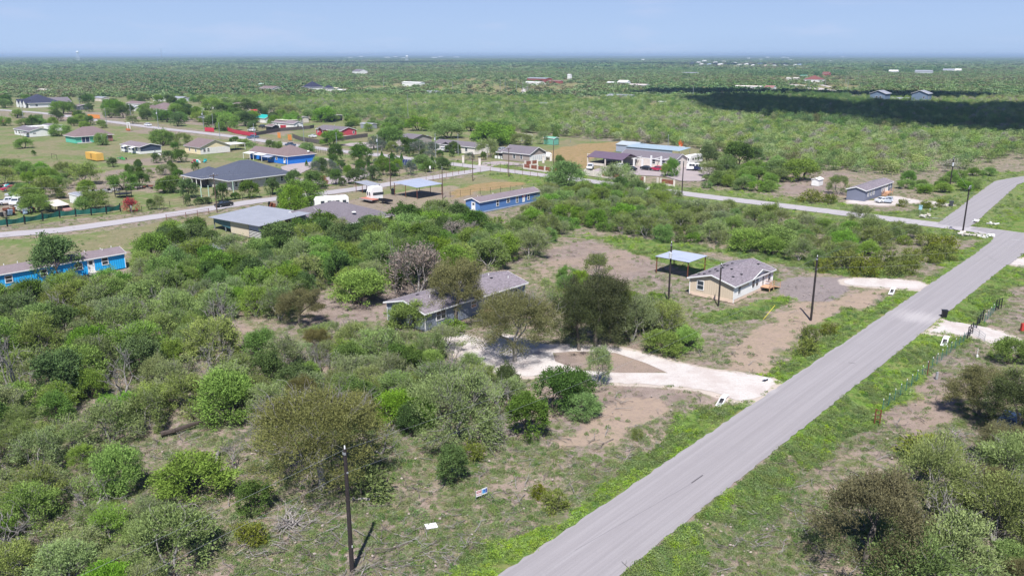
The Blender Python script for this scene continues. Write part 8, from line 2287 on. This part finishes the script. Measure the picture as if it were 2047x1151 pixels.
brushpile(1830, 1150, 3.0, 30, 'big bleached branch pile at the foot of the rust tinged oak')
brushpile(110, 1140, 3.0, 26, 'bleached branch pile in the brush below the squat mesquites')
brushpile(60, 1000, 2.4, 20, 'bleached branches fallen across the brush at the picture edge')
brushpile(360, 1015, 1.6, 12, 'few bleached branches under the flat topped mesquite')
brushpile(940, 800, 2.6, 22, 'grey dead branches beneath the large tangled mesquite')
MB_ = None

# ------------------------------------------------------------------ labels for the plants: by look, then by what they stand next to
LM = [('the grey house', 900, 640), ('the beige house', 1465, 605), ('the steel carport', 1350, 550), ('the blue mobile home', 1010, 415), ('the turquoise mobile home', 200, 540), ('the stock barn', 510, 470), ('the brown roofed house', 700, 450),
      ('the slate mobile home', 1735, 400), ('the front pole', 704, 1139), ('the verge pole', 1621, 638), ('the junction pole', 1924, 467), ('the cross road pole', 1363, 388), ('the carport pole', 1336, 606), ('the tall leaning dead tree', 442, 688),
      ('the forked dead tree', 43, 797), ('the huge brown oak', 645, 975), ('the wide olive oak', 1029, 722), ('the long fallen trunk', 380, 858), ('the dead branch pile', 578, 1048), ('the upright bright acacia', 237, 982), ('the loop driveway', 1330, 745),
      ('the large tangled mesquite', 910, 868), ('the corner rusty brace', 1752, 846), ('the gate driveway', 1950, 668), ('the rust tinged oak', 1732, 1136), ('the parked blue car', 2012, 864), ('the property signs', 962, 995), ('the cream gravel drive', 1770, 570),
      ('the gravel pad', 1620, 575), ('the bare clearing', 1180, 520), ('the charcoal roof', 470, 380), ('the vivid blue house', 560, 330), ('the cream house', 400, 305), ('the navy house', 280, 308), ('the mint green house', 170, 288),
      ('the yellow container', 180, 316), ('the long white house', 60, 272), ('the dark slate roof', 50, 218), ('the taupe complex', 322, 229), ('the red house', 681, 274), ('the white mobile home', 588, 258), ('the taupe mobile home', 826, 291),
      ('the cream mobile home', 920, 305), ('the taupe house', 1050, 325), ('the plum roofed house', 1241, 333), ('the stucco wall', 1240, 362), ('the solar rack', 803, 330), ('the trampoline', 247, 393), ('the tin roofed shelter', 112, 428),
      ('the stop line', 1875, 437), ('the road bend', 2000, 370), ('the olive oak', 1958, 828), ('the netted fence', 120, 436), ('the pale travel trailer', 640, 415), ('the side road', 300, 440), ('the bare grey tree', 835, 588), ('the shaded bare patch', 480, 775),
      ('the spindly lone mesquite', 1190, 560), ('the satellite dish', 745, 425), ('the shade canopy', 834, 398), ('the culvert mouth', 1440, 801), ('the small white shed', 1636, 372), ('the far beige drive culvert', 1782, 584)]
LMW = [(n_, *P(a, b)) for n_, a, b in LM]
ORD = ['', 'second', 'third', 'fourth', 'fifth', 'sixth', 'seventh', 'eighth', 'ninth', 'tenth', 'eleventh', 'twelfth', 'thirteenth', 'fourteenth', 'fifteenth', 'sixteenth', 'seventeenth', 'eighteenth', 'nineteenth', 'twentieth']
ORD += ['twenty-' + w_ for w_ in ('first', 'second', 'third', 'fourth', 'fifth', 'sixth', 'seventh', 'eighth', 'ninth')] + ['thirtieth'] + ['thirty-' + w_ for w_ in ('first', 'second', 'third', 'fourth', 'fifth', 'sixth', 'seventh', 'eighth', 'ninth')]
NOUN = {'mesquite_tree': 'mesquite', 'acacia_tree': 'acacia', 'oak_tree': 'oak', 'hackberry_tree': 'hackberry', 'bare_mesquite_tree': 'mesquite', 'dead_tree': 'dead tree', 'shrub': 'shrub', 'flowering_bush': 'bush', 'silvery_shrub': 'garden shrub', 'bougainvillea': 'bush'}
buckets = {}
for o, k, x, y, H, R in PLANTS:
    if 'label' in o: continue
    nm_, lx, ly = min(LMW, key=lambda l: (l[1] - x) ** 2 + (l[2] - y) ** 2)
    dx, dy = x - lx, y - ly
    rel = ('beyond' if dy > 0 else 'in front of') if abs(dy) > abs(dx) * .8 else ('on the road side of' if (dx > 0) == (road_d(lx, ly) < 0) else 'on the brush side of')
    K = KIND[k]; sz = 'tall' if H > K.H * 1.12 else 'low' if H < K.H * .82 else 'mid-sized'
    wd_ = 'wide' if R > K.R * 1.1 else 'narrow' if R < K.R * .75 else 'rounded'
    word = K.word if K.word != 'rounded green' else 'green'
    buckets.setdefault((sz, wd_, word, NOUN[K.name], rel, nm_), []).append((math.hypot(dx, dy), o))
for key, L_ in buckets.items():
    sz, wd_, word, noun, rel, nm_ = key
    L_.sort(key=lambda q_: q_[0])
    for i, (_, o) in enumerate(L_):
        lb = f'{sz} {wd_} {word} {noun} {rel} {nm_}' + ('' if len(L_) == 1 else f', {ORD[i] if i else "first"} going away')
        if len(lb.replace('-', ' ').split()) > 16: lb = f'{wd_} {word} {noun} {rel} {nm_}, {sz}' + ('' if len(L_) == 1 else f', {ORD[i] if i else "first"} out')
        if len(lb.replace('-', ' ').split()) > 16: lb = lb.replace('the ', '', 1)
        o['label'] = lb
